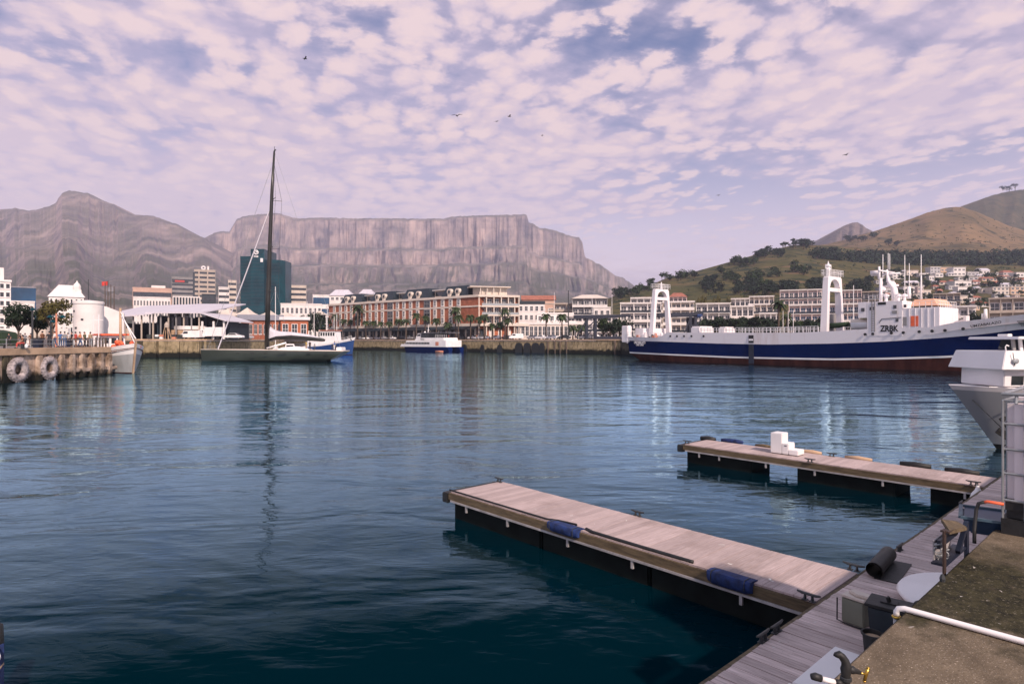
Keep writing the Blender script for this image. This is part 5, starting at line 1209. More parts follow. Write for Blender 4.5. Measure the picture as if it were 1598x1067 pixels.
qd = Vector((31 + 72.9, 177.6 - 270, 0)).normalized(); qn = Vector((qd.y, -qd.x, 0))
def onq(px, off=0.0):                                          # a point on the hotel quay edge, off metres behind it
    t = (px - CX) / F; o = Vector((-72.9, 270, 0)) - qn * off
    k = (t * o.y - o.x) / (qd.x - t * qd.y); p = o + qd * k; return p
for i, px in enumerate((724, 752, 779, 809, 822, 835, 845)):
    p = onq(px, -.5); t = thing('quay_fender', f'dark rubber fender on the hotel quay wall, {ORD[i + 1]} from the left', 'fender', p, math.atan2(qd.y, qd.x), 'fenders on the hotel quay wall')
    h = 3.3 if px > 800 else 2.6; w_ = (1.2, .8, 1.1, 1.5, 1.4, 1.5, 1.0)[i]
    m = MB(); m.prism([(-w_, 0, -1), (w_, 0, -1), (w_, 0, h - 1.2), (w_ * .6, 0, h - .2), (0, 0, h), (-w_ * .6, 0, h - .2), (-w_, 0, h - 1.2)], (0, .49, 0)); m.build('pad', M['black'], t)
for i, px in enumerate((855, 866, 874, 884, 960)):
    p = onq(px, -.15); m = MB(); m.tube([(p.x, p.y, -2), (p.x, p.y, 3.9)], .22 if px < 960 else .3, 6); tag(m.build('timber_pile', M['bark'], smooth=True), f'timber pile against the far quay wall, {ORD[i + 1]} from the left', 'pile', 'piles of the far quay')
# ================================================================ BUILDINGS
WIN = {}
def window_part(w, h, parent, loc, rz=0, frame='white', glass='glass', name='window', sill=True):
    k = (round(w, 2), round(h, 2), frame, glass, sill)
    if k not in WIN:
        m = MB(); f = max(.07, min(w, h) * .09); d = .07
        m.box(-w / 2, w / 2, -.02, .03, 0, h, 1)
        for a, b_, c, e in ((-w / 2 - f, -w / 2, -f, h + f), (w / 2, w / 2 + f, -f, h + f), (-w / 2, w / 2, h, h + f), (-w / 2, w / 2, -f, 0)): m.box(a, b_, -d, .03, c, e, 0)
        if w > .8: m.box(-f * .3, f * .3, -d * .8, -.021, 0, h, 0)
        if h > 1.2: m.box(-w / 2, w / 2, -d * .8, -.022, h * .48, h * .48 + f * .6, 0)
        if sill: m.box(-w / 2 - f * 1.6, w / 2 + f * 1.6, -.2, -.0, -f - .12, -f - .005, 0)
        WIN[k] = m.mesh(name, [M[frame], M[glass]])
    o = bpy.data.objects.new(name, WIN[k]); COL.objects.link(o); o.parent = parent; o.location = loc; o.rotation_euler = (0, 0, rz); return o
def frame(px0, px1, Y):
    """a front that looks at the harbour: corner, turn and width"""
    pc = px1 if (px0 + px1) / 2 < CX else px0
    r = Vector(((pc - CX) / F, 1, 0)); c = r * Y; n = r.normalized(); xa = Vector((n.y, -n.x, 0)); po = px0 if pc == px1 else px1; t = (po - CX) / F
    k = (t * c.y - c.x) / (xa.x - t * xa.y); o = c + xa * k if pc == px1 else c
    return o, math.atan2(xa.y, xa.x), abs(k)
def fpx(b, px, Y):
    t = (px - CX) / F; o = b.location; c, s_ = math.cos(b.rotation_euler.z), math.sin(b.rotation_euler.z)
    return (t * o.y - o.x) / (c - t * s_)
def block(label, px0, px1, Y, pyt, depth=12, wall='white_wall', floors=4, bays=6, style='win', cat='building', name='office_building', group=None, z0=LZ, rz=0, roofm=None, parapet=.5, glass='glass', hip=0, wf=.5, hf=.5, gf=0, ground=None, slab='white_wall'):
    o_, rz, w = frame(px0, px1, Y); H = Zat(pyt, Y) - z0
    t = thing(name, label, cat, (o_.x, o_.y, z0), rz, group)
    hh = H - parapet; fh = (hh - gf) / floors; bw_ = w / bays
    wl = M[wall] if isinstance(wall, str) else wall
    if style == 'balcony':
        m = MB(); m.box(.15, w - .15, 1.5, depth, 0, hh); m.build('wall', wl, t)
        for f in range(floors):
            z = gf + f * fh
            m = MB(); m.box(0, w, -.1, 1.49, z + fh - .28, z + fh - .02); m.build('balcony_slab', M[slab], t)
            if f or gf:
                m = MB(); m.box(.05, w - .05, -.06, .02, z, z + .95 * min(1, fh / 2.8)); m.build('balustrade', M[slab] if (f % 2 == 0) else M['glass'], t)
            for b_ in range(bays):
                window_part(bw_ * .72, fh * .62, t, (bw_ * (b_ + .5), 1.46, z + fh * .06), glass=glass, sill=False)
        for b_ in range(0, bays + 1, 1 if bays < 6 else 2):
            m = MB(); x = min(max(.15, b_ * bw_), w - .15); m.box(x - .16, x + .16, -.03, 1.48, 0, hh - .3); m.build('pier', wl, t)
    else:
        m = MB(); m.box(0, w, 0, depth, 0, hh); m.build('wall', wl, t)
        for f in range(floors):
            z = gf + f * fh
            if style == 'band':
                m = MB(); m.box(.3, w - .3, -.05, .05, z + fh * (.5 - hf / 2), z + fh * (.5 + hf / 2)); m.build('window_band', M[glass], t)
            elif style == 'win':
                for b_ in range(bays): window_part(bw_ * wf, fh * hf, t, (bw_ * (b_ + .5), 0, z + fh * .25), glass=glass)
            elif style == 'col':
                m = MB(); m.box(.2, w - .2, -.04, .05, z + .2, z + fh - .25); m.build('window_band', M[glass], t)
        if style == 'col':
            for b_ in range(bays + 1): m = MB(); x = w * b_ / bays; m.box(x - bw_ * .16, x + bw_ * .16, -.5, .0, 0, hh); m.build('column', wl, t)
    if hip:
        m = MB(); m.frustum(-.4, w + .4, -.4, depth + .4, hh + .01, hh + hip, w * .3, depth * .45); m.build('roof', M[roofm or 'roof_red'], t)
    else:
        m = MB(); m.box(-.15, w + .15, -.25, depth + .15, hh + .005, H); m.build('roof', M[roofm] if roofm else M[slab], t)
    return t
# ---- left shore
b = block('white office block with rows of small dark square windows at the left edge', -70, 17, 150, 437, 14, floors=6, bays=9, wf=.62, hf=.52, gf=2.5, z0=LQ)
m = MB(); m.box(fpx(b, -60, 0), fpx(b, 6, 0), 1, 10, Zat(437, 150) - LQ + .01, Zat(418, 150) - LQ); m.build('roof_house', M['white_wall'], b)
b = block('low office with one big blue mirrored glass front', 17, 56, 330, 448, 18, wall='glass_blue', floors=1, bays=1, style='none', parapet=.6, roofm='roof_grey')
b = block('cream low building with flat roof under the blue glass office', 17, 54, 240, 470, 12, floors=1, bays=4, gf=3)
b = block('white domed harbour office with a small cupola tower', 76, 131, 215, 462, 15, wall='white_wall', floors=3, bays=7, wf=.35, hf=.6, hip=4.5, roofm='white_wall')
m = MB(); x0, x1 = fpx(b, 113, 0), fpx(b, 127, 0); zt = Zat(452, 215) - LZ; zc_ = Zat(440, 215) - LZ
m.box(x0, x1, 2, 2 + x1 - x0, Zat(470, 215) - LZ, zt); m.lathe(((x0 + x1) / 2, 2 + (x1 - x0) / 2, zt), [(1.2, 0), (1.2, 1.2), (.9, 2.0), (.35, 2.6), (.1, zc_ - zt + .6)], 10); m.build('cupola', M['white_wall'], b)
m = MB(); x = fpx(b, 95, 0); m.box(x - .5, x + .5, 5, 6, Zat(459, 215) - LZ, Zat(452, 215) - LZ); m.build('chimney', M['pink_wall'], b)
SY = 118
si = thing('silo', 'fat round white silo tower beside the shed', 'silo', (Xat(124.5, SY), SY + 2.5, LQ))
m = MB(); r = 20.5 / F * SY; zz = Zat(469, SY) - LQ; m.lathe((0, 0, 0), [(r, 0), (r, zz - .6), (r + .12, zz - .55), (r + .12, zz - .1), (r * .96, zz), (.05, zz + .25)], 40); m.build('wall', M['white_wall'], si, autos=.7)
for h_, a_ in ((3.0, -1.9), (4.6, -1.4), (6.2, -2.1)):
    m = MB(); m.box(math.cos(a_) * r - .2, math.cos(a_) * r + .2, math.sin(a_) * r - .08, math.sin(a_) * r + .1, h_, h_ + .35); m.build('vent', M['dsteel'], si)
b = thing('warehouse', 'white warehouse with sloping roofline right of the silo', 'warehouse', (Xat(144, 125), 125, LQ), math.radians(30))
w_ = Xat(186, 125) - Xat(144, 125); z1, z2 = Zat(474, 125) - LQ, Zat(488, 125) - LQ
m = MB(); m.prism([(0, 0, 0), (w_, 0, 0), (w_, 0, z2), (w_ * .45, 0, z1 - .5), (0, 0, z1)], (0, 3, 0)); m.build('wall', M['white_wall'], b)
m = MB(); x = (128 - 144 + 20) / F * 125; m.box(.4, 1.8, -.05, .05, Zat(480, 125) - LQ, Zat(476.5, 125) - LQ); m.build('window', M['glass'], b)
# boundary wall and kiosk on the left quay
bw2 = MB(); bw2.box(Xat(-40, 100), Xat(106, 100), 100, 100.5, LQ, Zat(512, 100)); tag(bw2.build('boundary_wall', M['white_wall']), 'long low pinkish white wall behind the trees on the left quay', 'wall')
kb = MB(); kb.box(Xat(52, 96), Xat(71, 96), 96, 98, LQ, Zat(504, 96)); tag(kb.build('notice_board', M['cream_wall'], bevel=.05), 'cream notice panel standing between the trees on the left quay', 'panel')
gm = MB(); gm.prism([(Xat(-20, 92), 92, LQ), (Xat(10, 92), 92, LQ), (Xat(8, 92), 92, 4.2), (Xat(0, 92), 92, 5.2), (Xat(-20, 92), 92, 5.6)], (0, 3, 0)); tag(gm.build('hedge', M['foliage_d']), 'dark green clipped hedge at the far left edge', 'hedge')
# ---- sheds
def shed(label, px0, px1, Y, eave, ridge, depth, posts, z0=LZ, wallm='slate', left=None):
    x0 = Xat(px0, Y); w = Xat(px1, Y) - x0; ze = Zat(eave, Y) - z0; zr = Zat(ridge, Y + depth) - z0
    t = thing('shed', label, 'shed', (x0, Y, z0))
    m = MB(); zl = Zat(left, Y) - z0 if left else ze
    m.prism([(-.8, -1.2, zl), (w + .8, -1.2, ze), (w + .8, depth, zr), (-.8, depth, zr - (ze - zl) * .4)], (0, 0, -.28)); m.build('roof', M['roof_lilac'], t)
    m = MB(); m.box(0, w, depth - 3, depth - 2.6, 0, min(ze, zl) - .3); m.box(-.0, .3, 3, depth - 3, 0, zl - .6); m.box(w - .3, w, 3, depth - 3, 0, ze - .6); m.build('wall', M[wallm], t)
    for i in range(posts):
        m = MB(); x = .4 + (w - .8) * i / (posts - 1); m.box(x - .14, x + .14, .0, .28, 0, lerp(zl, ze, i / (posts - 1)) - .32); m.build('post', M['grey_wall'] if i % 2 else M['beige_wall'], t)
    return t
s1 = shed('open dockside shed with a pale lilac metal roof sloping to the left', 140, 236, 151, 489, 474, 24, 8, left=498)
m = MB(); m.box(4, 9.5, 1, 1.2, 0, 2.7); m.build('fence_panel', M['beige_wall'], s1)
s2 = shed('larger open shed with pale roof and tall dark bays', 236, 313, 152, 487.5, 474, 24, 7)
for i, (a_, c_) in enumerate(((258, 268), (270, 280), (282, 291))):
    m = MB(); x0 = Xat(a_, 156) - Xat(236, 152); x1 = Xat(c_, 156) - Xat(236, 152); m.box(x0, x1, 5, 5.2, 2.6, 6.6); m.build('window', M['glass'], s2)
m = MB(); 
rws = [[(lerp(4.5, 12.5, i / 10), 2.0 - 2.2 * math.sin(PI * i / 10), z) for i in range(11)] for z in (2.35, 3.25)]; m.grid(rws); m.build('balcony_front', M['white_wall'], s2)
m = MB(); m.box(3, 11.5, 3.5, 3.8, 0, 2.3); m.build('boarding', M['tan'], s2)
b = thing('lean_to', 'low pale roofed lean-to at the right end of the sheds', 'shed', (Xat(313, 151), 151, LZ))
w_ = Xat(352, 151) - Xat(313, 151); za, zb = Zat(487, 151) - LZ, Zat(500, 151) - LZ
m = MB(); m.prism([(0, -.5, za), (w_ + .3, -.5, zb), (w_ + .3, -.5, zb - .25), (0, -.5, za - .3)], (0, 16, 0)); m.build('roof', M['roof_lilac'], b)
m = MB(); m.box(.1, w_ - .6, 4, 15, 0, zb - .3); m.build('wall', M['slate'], b)
for x in (.3, w_ * .5, w_ - .5): m = MB(); m.box(x - .18, x + .18, .1, .5, 0, zb - .2); m.build('post', M['white_wall'], b)
# ---- city behind
CITY = [
 ('wide terracotta pink office block with a low roof house, left of the grey tower', 207, 268, 720, 450, 30, 'pink_wall', 4, 8, 'band'),
 ('long white institutional building with rows of pale windows', 208, 266, 430, 464, 20, 'white_wall', 4, 12, 'win'),
 ('grey slab tower with a dark sign band near its top', 268, 303, 760, 433, 25, 'grey_wall', 14, 8, 'band'),
 ('beige round cornered tower carrying a white ring emblem on its roof', 303, 336, 770, 421.5, 26, 'beige_wall', 15, 6, 'band'),
 ('white block with tall pale columns in front of the grey tower', 270, 312, 400, 463, 16, 'white_wall', 2, 9, 'col'),
 ('small dark green glass block in front of the beige tower', 315, 337, 430, 459, 15, 'slate', 5, 4, 'band'),
 ('narrow white banded tower left of the teal glass tower', 341, 358, 660, 448, 20, 'white_wall', 9, 4, 'band'),
 ('slim cream banded tower touching the teal glass tower', 356, 369, 690, 437.5, 18, 'cream_wall', 11, 3, 'band'),
 ('beige ribbed office slab right of the teal glass tower', 438, 478, 700, 445.5, 24, 'cream_wall', 10, 6, 'band'),
 ('long low white terraced building under the beige slab', 438, 502, 380, 474, 18, 'white_wall', 3, 9, 'win'),
 ('blue glass fronted white office by the left end of the hotel', 488, 518, 520, 460, 18, 'white_wall', 4, 4, 'band'),
]
CB = []
for i, (lb_, a_, c_, Y_, pt_, d_, wl_, fl_, by_, st_) in enumerate(CITY):
    b = block(lb_, a_, c_, Y_, pt_, d_, wl_, fl_, by_, st_, name='office_tower' if fl_ > 8 else 'office_building', glass='glass_blue' if 'blue glass' in lb_ else 'glass', hf=.6 if 'blue glass' in lb_ else .45, parapet=1.2 if Y_ > 600 else .6, slab=wl_)
    CB.append(b)
b = CB[0]; m = MB(); m.box(fpx(b, 236, 720), fpx(b, 258, 720), 4, 18, Zat(450, 720) - LZ + .01, Zat(446, 720) - LZ); m.build('roof_house', M['white_wall'], b)
b = CB[2]; m = MB(); m.box(fpx(b, 269, 760), fpx(b, 294, 760), -.6, -.12, Zat(442, 760) - LZ, Zat(437, 760) - LZ); m.build('sign_band', M['slate'], b)
m = MB(); m.box(fpx(b, 273, 760), fpx(b, 288, 760), -.75, -.61, Zat(441, 760) - LZ, Zat(438.3, 760) - LZ); m.build('red_sign', M['red'], b)
m = MB(); m.box(fpx(b, 301, 760), fpx(b, 304, 760), -.5, 3, 0, Zat(424.5, 760) - LZ); m.build('shaft', M['slate'], b)
b = CB[3]; x = fpx(b, 317.5, 770); m = MB(); m.torus((x, 2, Zat(418.8, 770) - LZ), (0, 1, 0), 1.9, .95, 20, 6); m.build('ring_emblem', M['white'], b, smooth=True)
m = MB(); m.box(x + 4.2, x + 6.2, 2, 4, Zat(421.5, 770) - LZ, Zat(415.5, 770) - LZ); m.build('roof_house', M['white_wall'], b)
m = MB(); m.box(fpx(b, 309.5, 770), fpx(b, 311.5, 770), -1.0, 0, 0, Zat(423, 770) - LZ); m.build('rib', M['beige_wall'], b)
m = MB(); m.box(fpx(b, 323, 770), fpx(b, 325, 770), -1.0, 0, 0, Zat(423, 770) - LZ); m.build('rib', M['beige_wall'], b)
# teal tower
TY = 640; tt = thing('glass_tower', 'tall teal glass office tower behind the black mast', 'tower', (Xat(368, TY), TY, LZ))
def tx(px): return Xat(px, TY) - Xat(368, TY)
for nm, a_, c_, p_, y0, dp in (('left_wing', 368, 391, 399, 4, 26), ('core', 391.2, 412, 388.5, 0, 34), ('right_wing', 412.2, 437, 404, 7, 26)):
    m = MB(); h_ = Zat(p_, TY) - LZ
    if nm == 'left_wing': m.prism([(tx(a_) + 0, y0 + 6, 0), (tx(a_) + 3, y0, 0), (tx(c_), y0, 0), (tx(c_), y0 + dp, 0), (tx(a_), y0 + dp, 0)], (0, 0, h_))
    elif nm == 'right_wing': m.prism([(tx(a_), y0, 0), (tx(c_) - 3, y0 + 1, 0), (tx(c_), y0 + 8, 0), (tx(c_), y0 + dp, 0), (tx(a_), y0 + dp, 0)], (0, 0, h_))
    else: m.box(tx(a_), tx(c_), y0, y0 + dp, 0, h_)
    m.build(nm, M['glass_teal'], tt)
    m = MB(); k_ = int(h_ / 3.6)
    for i in range(1, k_): m.box(tx(a_) + (3 if nm == 'left_wing' else .1), tx(c_) - (3.2 if nm == 'right_wing' else .1), y0 - .12, y0 + .02, i * 3.6, i * 3.6 + .35)
    m.build('spandrels', M['steel_navy'], tt)
h_ = Zat(388.5, TY) - LZ
m = MB(); m.torus((tx(400), -.4, Zat(394, TY) - LZ), (0, 1, 0), 1.9, .75, 18, 6); m.ball((tx(400.3), -.4, Zat(393.6, TY) - LZ), .7); m.build('ring_emblem', M['white'], tt, smooth=True)
lettering('FNB', 2.6, M['white'], tt, (tx(396.2), -.3, Zat(401.6, TY) - LZ), (PI / 2, 0, 0), sx=1.0, bold=.08, thick=.1)
m = MB(); m.box(tx(406.5), tx(410.5), -.4, -.1, Zat(409, TY) - LZ, Zat(403, TY) - LZ); m.build('sign_panel', M['white'], tt)
# gabled white houses left of the hotel roof
for lb_, a_, c_, Y_, e_, r_ in (('white gabled house with big triangular gable left of the hotel', 514, 547, 360, 461, 451, ), ('smaller white gabled house peeping over the hotel roof', 560, 581, 370, 459, 450.5)):
    x0 = Xat(a_, Y_); w_ = Xat(c_, Y_) - x0; t = thing('gabled_house', lb_, 'house', (x0, Y_, LZ)); ze = Zat(e_, Y_) - LZ; zr = Zat(r_, Y_) - LZ
    m = MB(); m.box(0, w_, 0, 10, 0, ze); m.build('wall', M['white_wall'], t)
    m = MB(); m.add([(-.4, -.5, ze), (w_ + .8, -.5, ze), (w_ + .8, 10.5, ze), (-.4, 10.5, ze), (w_ * .18, 5, zr), (w_ * .8, 5, zr), (w_ * .18, -.5, ze)], [(0, 3, 4), (0, 4, 5, 1), (1, 5, 2), (2, 5, 4, 3), (0, 1, 2, 3)]); m.build('roof', M['roof_lilac'], t)
    for i in range(4): window_part(w_ / 8, 1.5, t, (w_ * (.15 + .22 * i), 0, ze - 2.6))
# tents, kiosks and brick sheds
for i, (px, hw, pt_, be_, Y_, lb_) in enumerate(((356, 16, 481, 494, 235, 'cream tent roof with a sharp peak, just right of the sheds'), (386, 17, 480, 493, 240, 'cream tent roof directly below the teal tower'), (421, 15, 484, 494, 238, 'cream tent roof right behind the black mast'), (447, 18, 487, 495, 232, 'flat white tent roof above the orange brick building'), (500, 16, 485, 492, 262, 'small cream awning roof among the dark trees by the hotel'))):
    t = thing('tent', lb_, 'tent', (Xat(px, Y_), Y_, LZ), 0, 'tent roofs behind the marina'); r = hw / F * Y_; ze, zp = Zat(be_, Y_) - LZ, Zat(pt_, Y_) - LZ
    m = MB(); rows = []
    for s_, f_ in ((1, 0), (.7, .16), (.4, .42), (.15, .8), (.01, 1)): rows.append([(x * r * s_, y * 6 * s_, lerp(ze, zp, f_)) for x, y in ((-1, -1), (1, -1), (1, 1), (-1, 1))])
    m.grid(rows, closed=True); m.build('canopy', M['cream_wall'], t)
    for x, y in ((-1, -1), (1, -1), (1, 1), (-1, 1)): m = MB(); m.tube([(x * r * .96, y * 5.8, 0), (x * r * .96, y * 5.8, ze)], .12, 5); m.build('pole', M['white'], t)
def lowb(label, px0, px1, Y, eave, ridge, wl, rf, dp=9, bays=6, name='quayside_shop'):
    o_, rz, w = frame(px0, px1, Y); ze = Zat(eave, Y) - LZ; zr = Zat(ridge, Y + dp / 2) - LZ
    t = thing(name, label, 'building', (o_.x, o_.y, LZ), rz); m = MB(); m.box(0, w, 0, dp, 0, ze); m.build('wall', M[wl], t)
    m = MB(); m.gable(-.6, w + .6, -.7, dp + .7, ze + .01, zr); m.build('roof', M[rf], t)
    for i in range(bays): window_part(w / bays * .55, ze * .5, t, (w / bays * (i + .5), 0, ze * .28))
    return t
lowb('long low red brick shop with grey lilac roof behind the yacht mast', 372, 440, 205, 500, 491.5, 'brick', 'roof_grey', bays=9)
lowb('bright orange brick building beside the dark trees', 438, 481, 200, 499.5, 494.5, 'brick2', 'white_wall', bays=3)
ht = lowb('small cream arched kiosk behind the white cars', 351, 373, 190, 504.5, 503, 'cream_wall', 'white_wall', dp=4, bays=1)
# ---- the red brick hotel
HL = Vector((-85.4, 289, LZ)); hd = Vector((.767, -.6416, 0)).normalized(); HLEN = 95.2
ho = thing('brick_hotel', 'long red brick and white hotel with dark slate mansards along the quay', 'hotel', HL, math.atan2(hd.y, hd.x))
def hx(px): t = (px - CX) / F; return (t * HL.y - HL.x) / (hd.x - t * hd.y)
Z1, Z2, Z3, ZC, ZK = 5.1, 6.0, 12.3, 15.7, 16.5
m = MB(); m.box(0, HLEN, 0, 13.5, Z1, ZC); m.build('brick_wall', M['brick'], ho)
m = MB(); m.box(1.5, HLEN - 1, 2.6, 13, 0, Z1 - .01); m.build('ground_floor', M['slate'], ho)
for nm, z0, z1, o_ in (('base_band', Z1 - .1, Z2, .35), ('upper_band', Z3 - .25, Z3 + .3, .22), ('cornice', ZC - .05, ZK, .55)):
    m = MB(); m.box(-.3, HLEN + o_, -o_, 13.5, z0, z1); m.build(nm, M['cream_wall'], ho)
m = MB(); m.prism([(0, -.36, Z1 - .15), (HLEN, -.36, Z1 - .15), (HLEN, -2.2, 3.75), (0, -2.2, 3.75)], (0, 0, -.14)); m.build('canopy', M['slate'], ho)
for i in range(20):
    m = MB(); x = 1.5 + i * 4.85; m.box(x - .25, x + .25, -.2, .3, 0, Z1 - .12); m.build('column', M['cream_wall'], ho)
for i in range(19):
    m = MB(); x = 3.9 + i * 4.85; m.box(x - 1.6, x + 1.6, 2.5, 2.59, .4, 3.6); m.build('shop_window', M['glass'], ho)
for px in (522, 531.5, 540, 548.5, 569, 578, 587.5, 597, 620.5, 630.5, 641, 652, 679, 691, 703.5, 716):
    x = hx(px); f = MB(); f.box(x - 1.05, x + 1.05, -.14, -.0, Z2, Z3 - .26); f.box(x - 1.05, x + 1.05, -.14, 0, Z3 + .31, ZC - .06); f.build('window_surround', M['cream_wall'], ho)
    for z, h_ in ((Z2 + .45, 2.05), (Z2 + 3.5, 2.1), (Z3 + .75, 2.05)): window_part(1.15, h_, ho, (x, -.16, z), frame='white')
for px in (559, 609.5, 667):
    x = hx(px); m = MB(); m.box(x - 1.9, x + 1.9, -.20, 0, Z2, ZC - .06); m.build('bay_surround', M['cream_wall'], ho)
    for z in (Z2 + .2, Z2 + 3.25, Z3 + .5): window_part(3.1, 2.5, ho, (x, -.22, z), frame='grey_wall', sill=False)
def mansard(px0, px1, nm='mansard_roof'):
    x0, x1 = hx(px0), hx(px1); m = MB(); m.frustum(x0, x1, .3, 12, ZK + .01, ZK + 4.0, 1.5, 1.7); o = m.build(nm, M['slate'], ho)
    for f in (.32, .62):
        x = lerp(x0, x1, f); d = MB(); d.box(x - .75, x + .75, .0, 2.4, ZK + .02, ZK + 1.8); d.lathe((x, .0, ZK + 1.8), [(.05, 0), (1.15, 0), (1.15, 2.2), (.05, 2.25)], 18, ax=(0, 1, 0)); dd = d.build('dormer', M['cream_wall'], o)
        d = MB(); d.lathe((x, -.06, ZK + 1.8), [(.05, 0), (.62, 0), (.62, .1)], 16, ax=(0, 1, 0)); d.build('window', M['glass'], o)
for a_, c_ in ((530, 562), (577, 612), (626, 668), (687.5, 729.5)): mansard(a_, c_)
for a_, c_ in ((562.5, 577), (612.5, 626), (668.5, 687)):
    m = MB(); m.box(hx(a_), hx(c_), 3.5, 11, ZK + .01, ZK + 2.9); m.build('penthouse', M['beige_wall'], ho)
    m = MB(); m.box(hx(a_) - .4, hx(c_) + .4, 2.4, 11.5, ZK + 2.92, ZK + 3.15); m.build('penthouse_roof', M['white_wall'], ho)
    m = MB(); m.box(hx(a_) + .4, hx(c_) - .4, 3.42, 3.49, ZK + .7, ZK + 2.5); m.build('penthouse_glazing', M['glass'], ho)
x0, x1 = hx(730.5), HLEN - .5
m = MB(); m.box(x0, x1, 2.5, 12, ZK + .01, ZK + 3.1); m.build('penthouse', M['cream_wall'], ho)
# end pavilion with balconies, turned towards the water
EP = HL + hd * HLEN; ed = Vector((15.0, 3.6, 0)); el = ed.length; ea = math.atan2(ed.y, ed.x)
ep = thing('hotel_pavilion', 'balconied brick and cream end pavilion of the hotel facing the harbour', 'building', EP, ea)
m = MB(); m.box(.2, el, 1.8, 14, 0, ZC); m.build('brick_wall', M['brick2'], ep)
m = MB(); m.box(0, el + .3, -.3, 14.2, ZC + .01, ZK); m.build('cornice', M['cream_wall'], ep)
m = MB(); m.box(0, el + 8, -.6, 14, Z1 - .1, Z2); m.build('base_band', M['cream_wall'], ep)
for z in (9.0, 12.3):
    m = MB(); m.box(1.2, el + .2, -.25, 1.79, z - .3, z + .25); m.build('balcony_slab', M['cream_wall'], ep)
    m = MB(); m.box(1.4, el, -.2, -.12, z + .26, z + 1.1); m.build('balustrade', M['steel'], ep)
for x in (0.1, 2.9, 5.7, 8.5, 11.2, 13.6, el - .2):
    m = MB(); m.box(x, x + .35, -.1, 1.79, 0, ZC); m.build('pier', M['cream_wall'], ep)
for k_, z in enumerate((6.2, 9.4, 12.7)):
    for x in (1.7, 4.45, 7.2, 10.0, 12.5): window_part(1.7, 2.3, ep, (x, 1.74, z), frame='white', sill=False)
for x in (1.8, 5.0, 8.5, 12): m = MB(); m.box(x - .7, x + .7, 1.7, 1.79, .3, 3.8); m.build('door', M['white_wall'] if x > 4 else M['glass'], ep)
m = MB(); m.box(.5, el - 4, 2.5, 11, ZK + .01, ZK + 2.8); m.build('penthouse', M['cream_wall'], ep)
m = MB(); m.box(-3, el - 3, .4, 11.5, ZK + 2.82, ZK + 3.2); m.build('pergola', M['cream_wall'], ep)
for x in (1, 3.5, 6, 8.5): m = MB(); m.box(x - .15, x + .15, .8, 1.1, ZK + .01, ZK + 2.8); m.build('pergola_post', M['cream_wall'], ep)
# ---- buildings right of the hotel
block('cream apartment house right of the hotel with slate attic', 809, 850, 262, 470, 12, 'white_wall', 4, 5, 'win', name='apartment_house', roofm='slate', parapet=1.2)
b = lowb('steep orange roofed house behind the cream apartment house', 815, 866, 330, 468, 461, 'pink_wall', 'roof_red', bays=4, name='gabled_house')
b = block('long cream two storey arcade along the quay right of the hotel', 806, 900, 232, 503.5, 12, 'cream_wall', 1, 14, 'win', name='arcade', wf=.7, hf=.62, parapet=.7)
block('cream first floor villa above the arcade', 838, 895, 238, 488, 9, 'white_wall', 3, 6, 'win', name='villa', gf=.2)
block('white balconied apartment block behind the navy bridge', 886, 966, 236, 491, 11, 'white_wall', 3, 7, 'balcony', name='apartment_block')
block('terraced grey green apartment block with roof gardens above the arcade', 843, 905, 330, 473, 14, 'beige_wall', 5, 6, 'balcony', name='apartment_block', slab='beige_wall')
block('terraced apartment block with a pale hipped roof above the navy bridge', 893, 948, 320, 464, 14, 'grey_wall', 5, 6, 'balcony', name='apartment_block', hip=2.2, roofm='cream_wall')
block('small white apartment house with three dark windows left of the ship stern', 926, 953, 300, 479, 10, 'white_wall', 3, 3, 'win', name='apartment_house')
AP = [('white apartment block with many balconies behind the stern portal mast', 968, 1032, 268, 472, 12, 4, 6), ('cream gridded apartment block right of the stern portal mast', 1034, 1084, 275, 470, 12, 5, 7),
      ('white penthouse apartment block with long roof terrace on stilts', 984, 1036, 310, 464, 12, 6, 5), ('pale apartment block with a hipped pink roof end', 1044, 1072, 330, 462, 12, 6, 4),
      ('white apartment villa with round gable above the dark hedge', 1086, 1140, 300, 473, 12, 4, 6), ('white villa with wide blue windows in the middle of the row', 1141, 1176, 305, 477, 12, 3, 4),
      ('cream terraced apartment block left of the tall palm', 1168, 1216, 310, 474, 12, 4, 5), ('stepped white apartment house below the terraced block', 1185, 1212, 280, 488, 12, 3, 3),
      ('blue roofed modern villa behind the white villas', 1140, 1170, 360, 465.5, 12, 4, 4), ('long cream roofed villa high on the slope left of the palm', 1169, 1208, 380, 462, 12, 4, 5),
      ('wide pink white terraced building behind the midship portal mast, top row', 1217, 1283, 420, 452.5, 14, 6, 9), ('long pink building with blue glazing right behind the midship portal mast', 1231, 1342, 290, 475, 14, 4, 12),
      ('pink terraced block right of the midship portal mast', 1312, 1345, 410, 452.5, 14, 6, 5), ('grey banded apartment block behind the ship antennas', 1341, 1376, 430, 455, 14, 6, 5),
      ('beige square apartment tower behind the ship forecastle', 1456, 1499, 380, 458, 14, 6, 4), ('low green glass apartment building directly above the ship forecastle', 1436, 1524, 255, 478.5, 12, 3, 7),
      ('tan framed office building with big dark windows at the right edge', 1543, 1640, 270, 465, 14, 3, 5)]
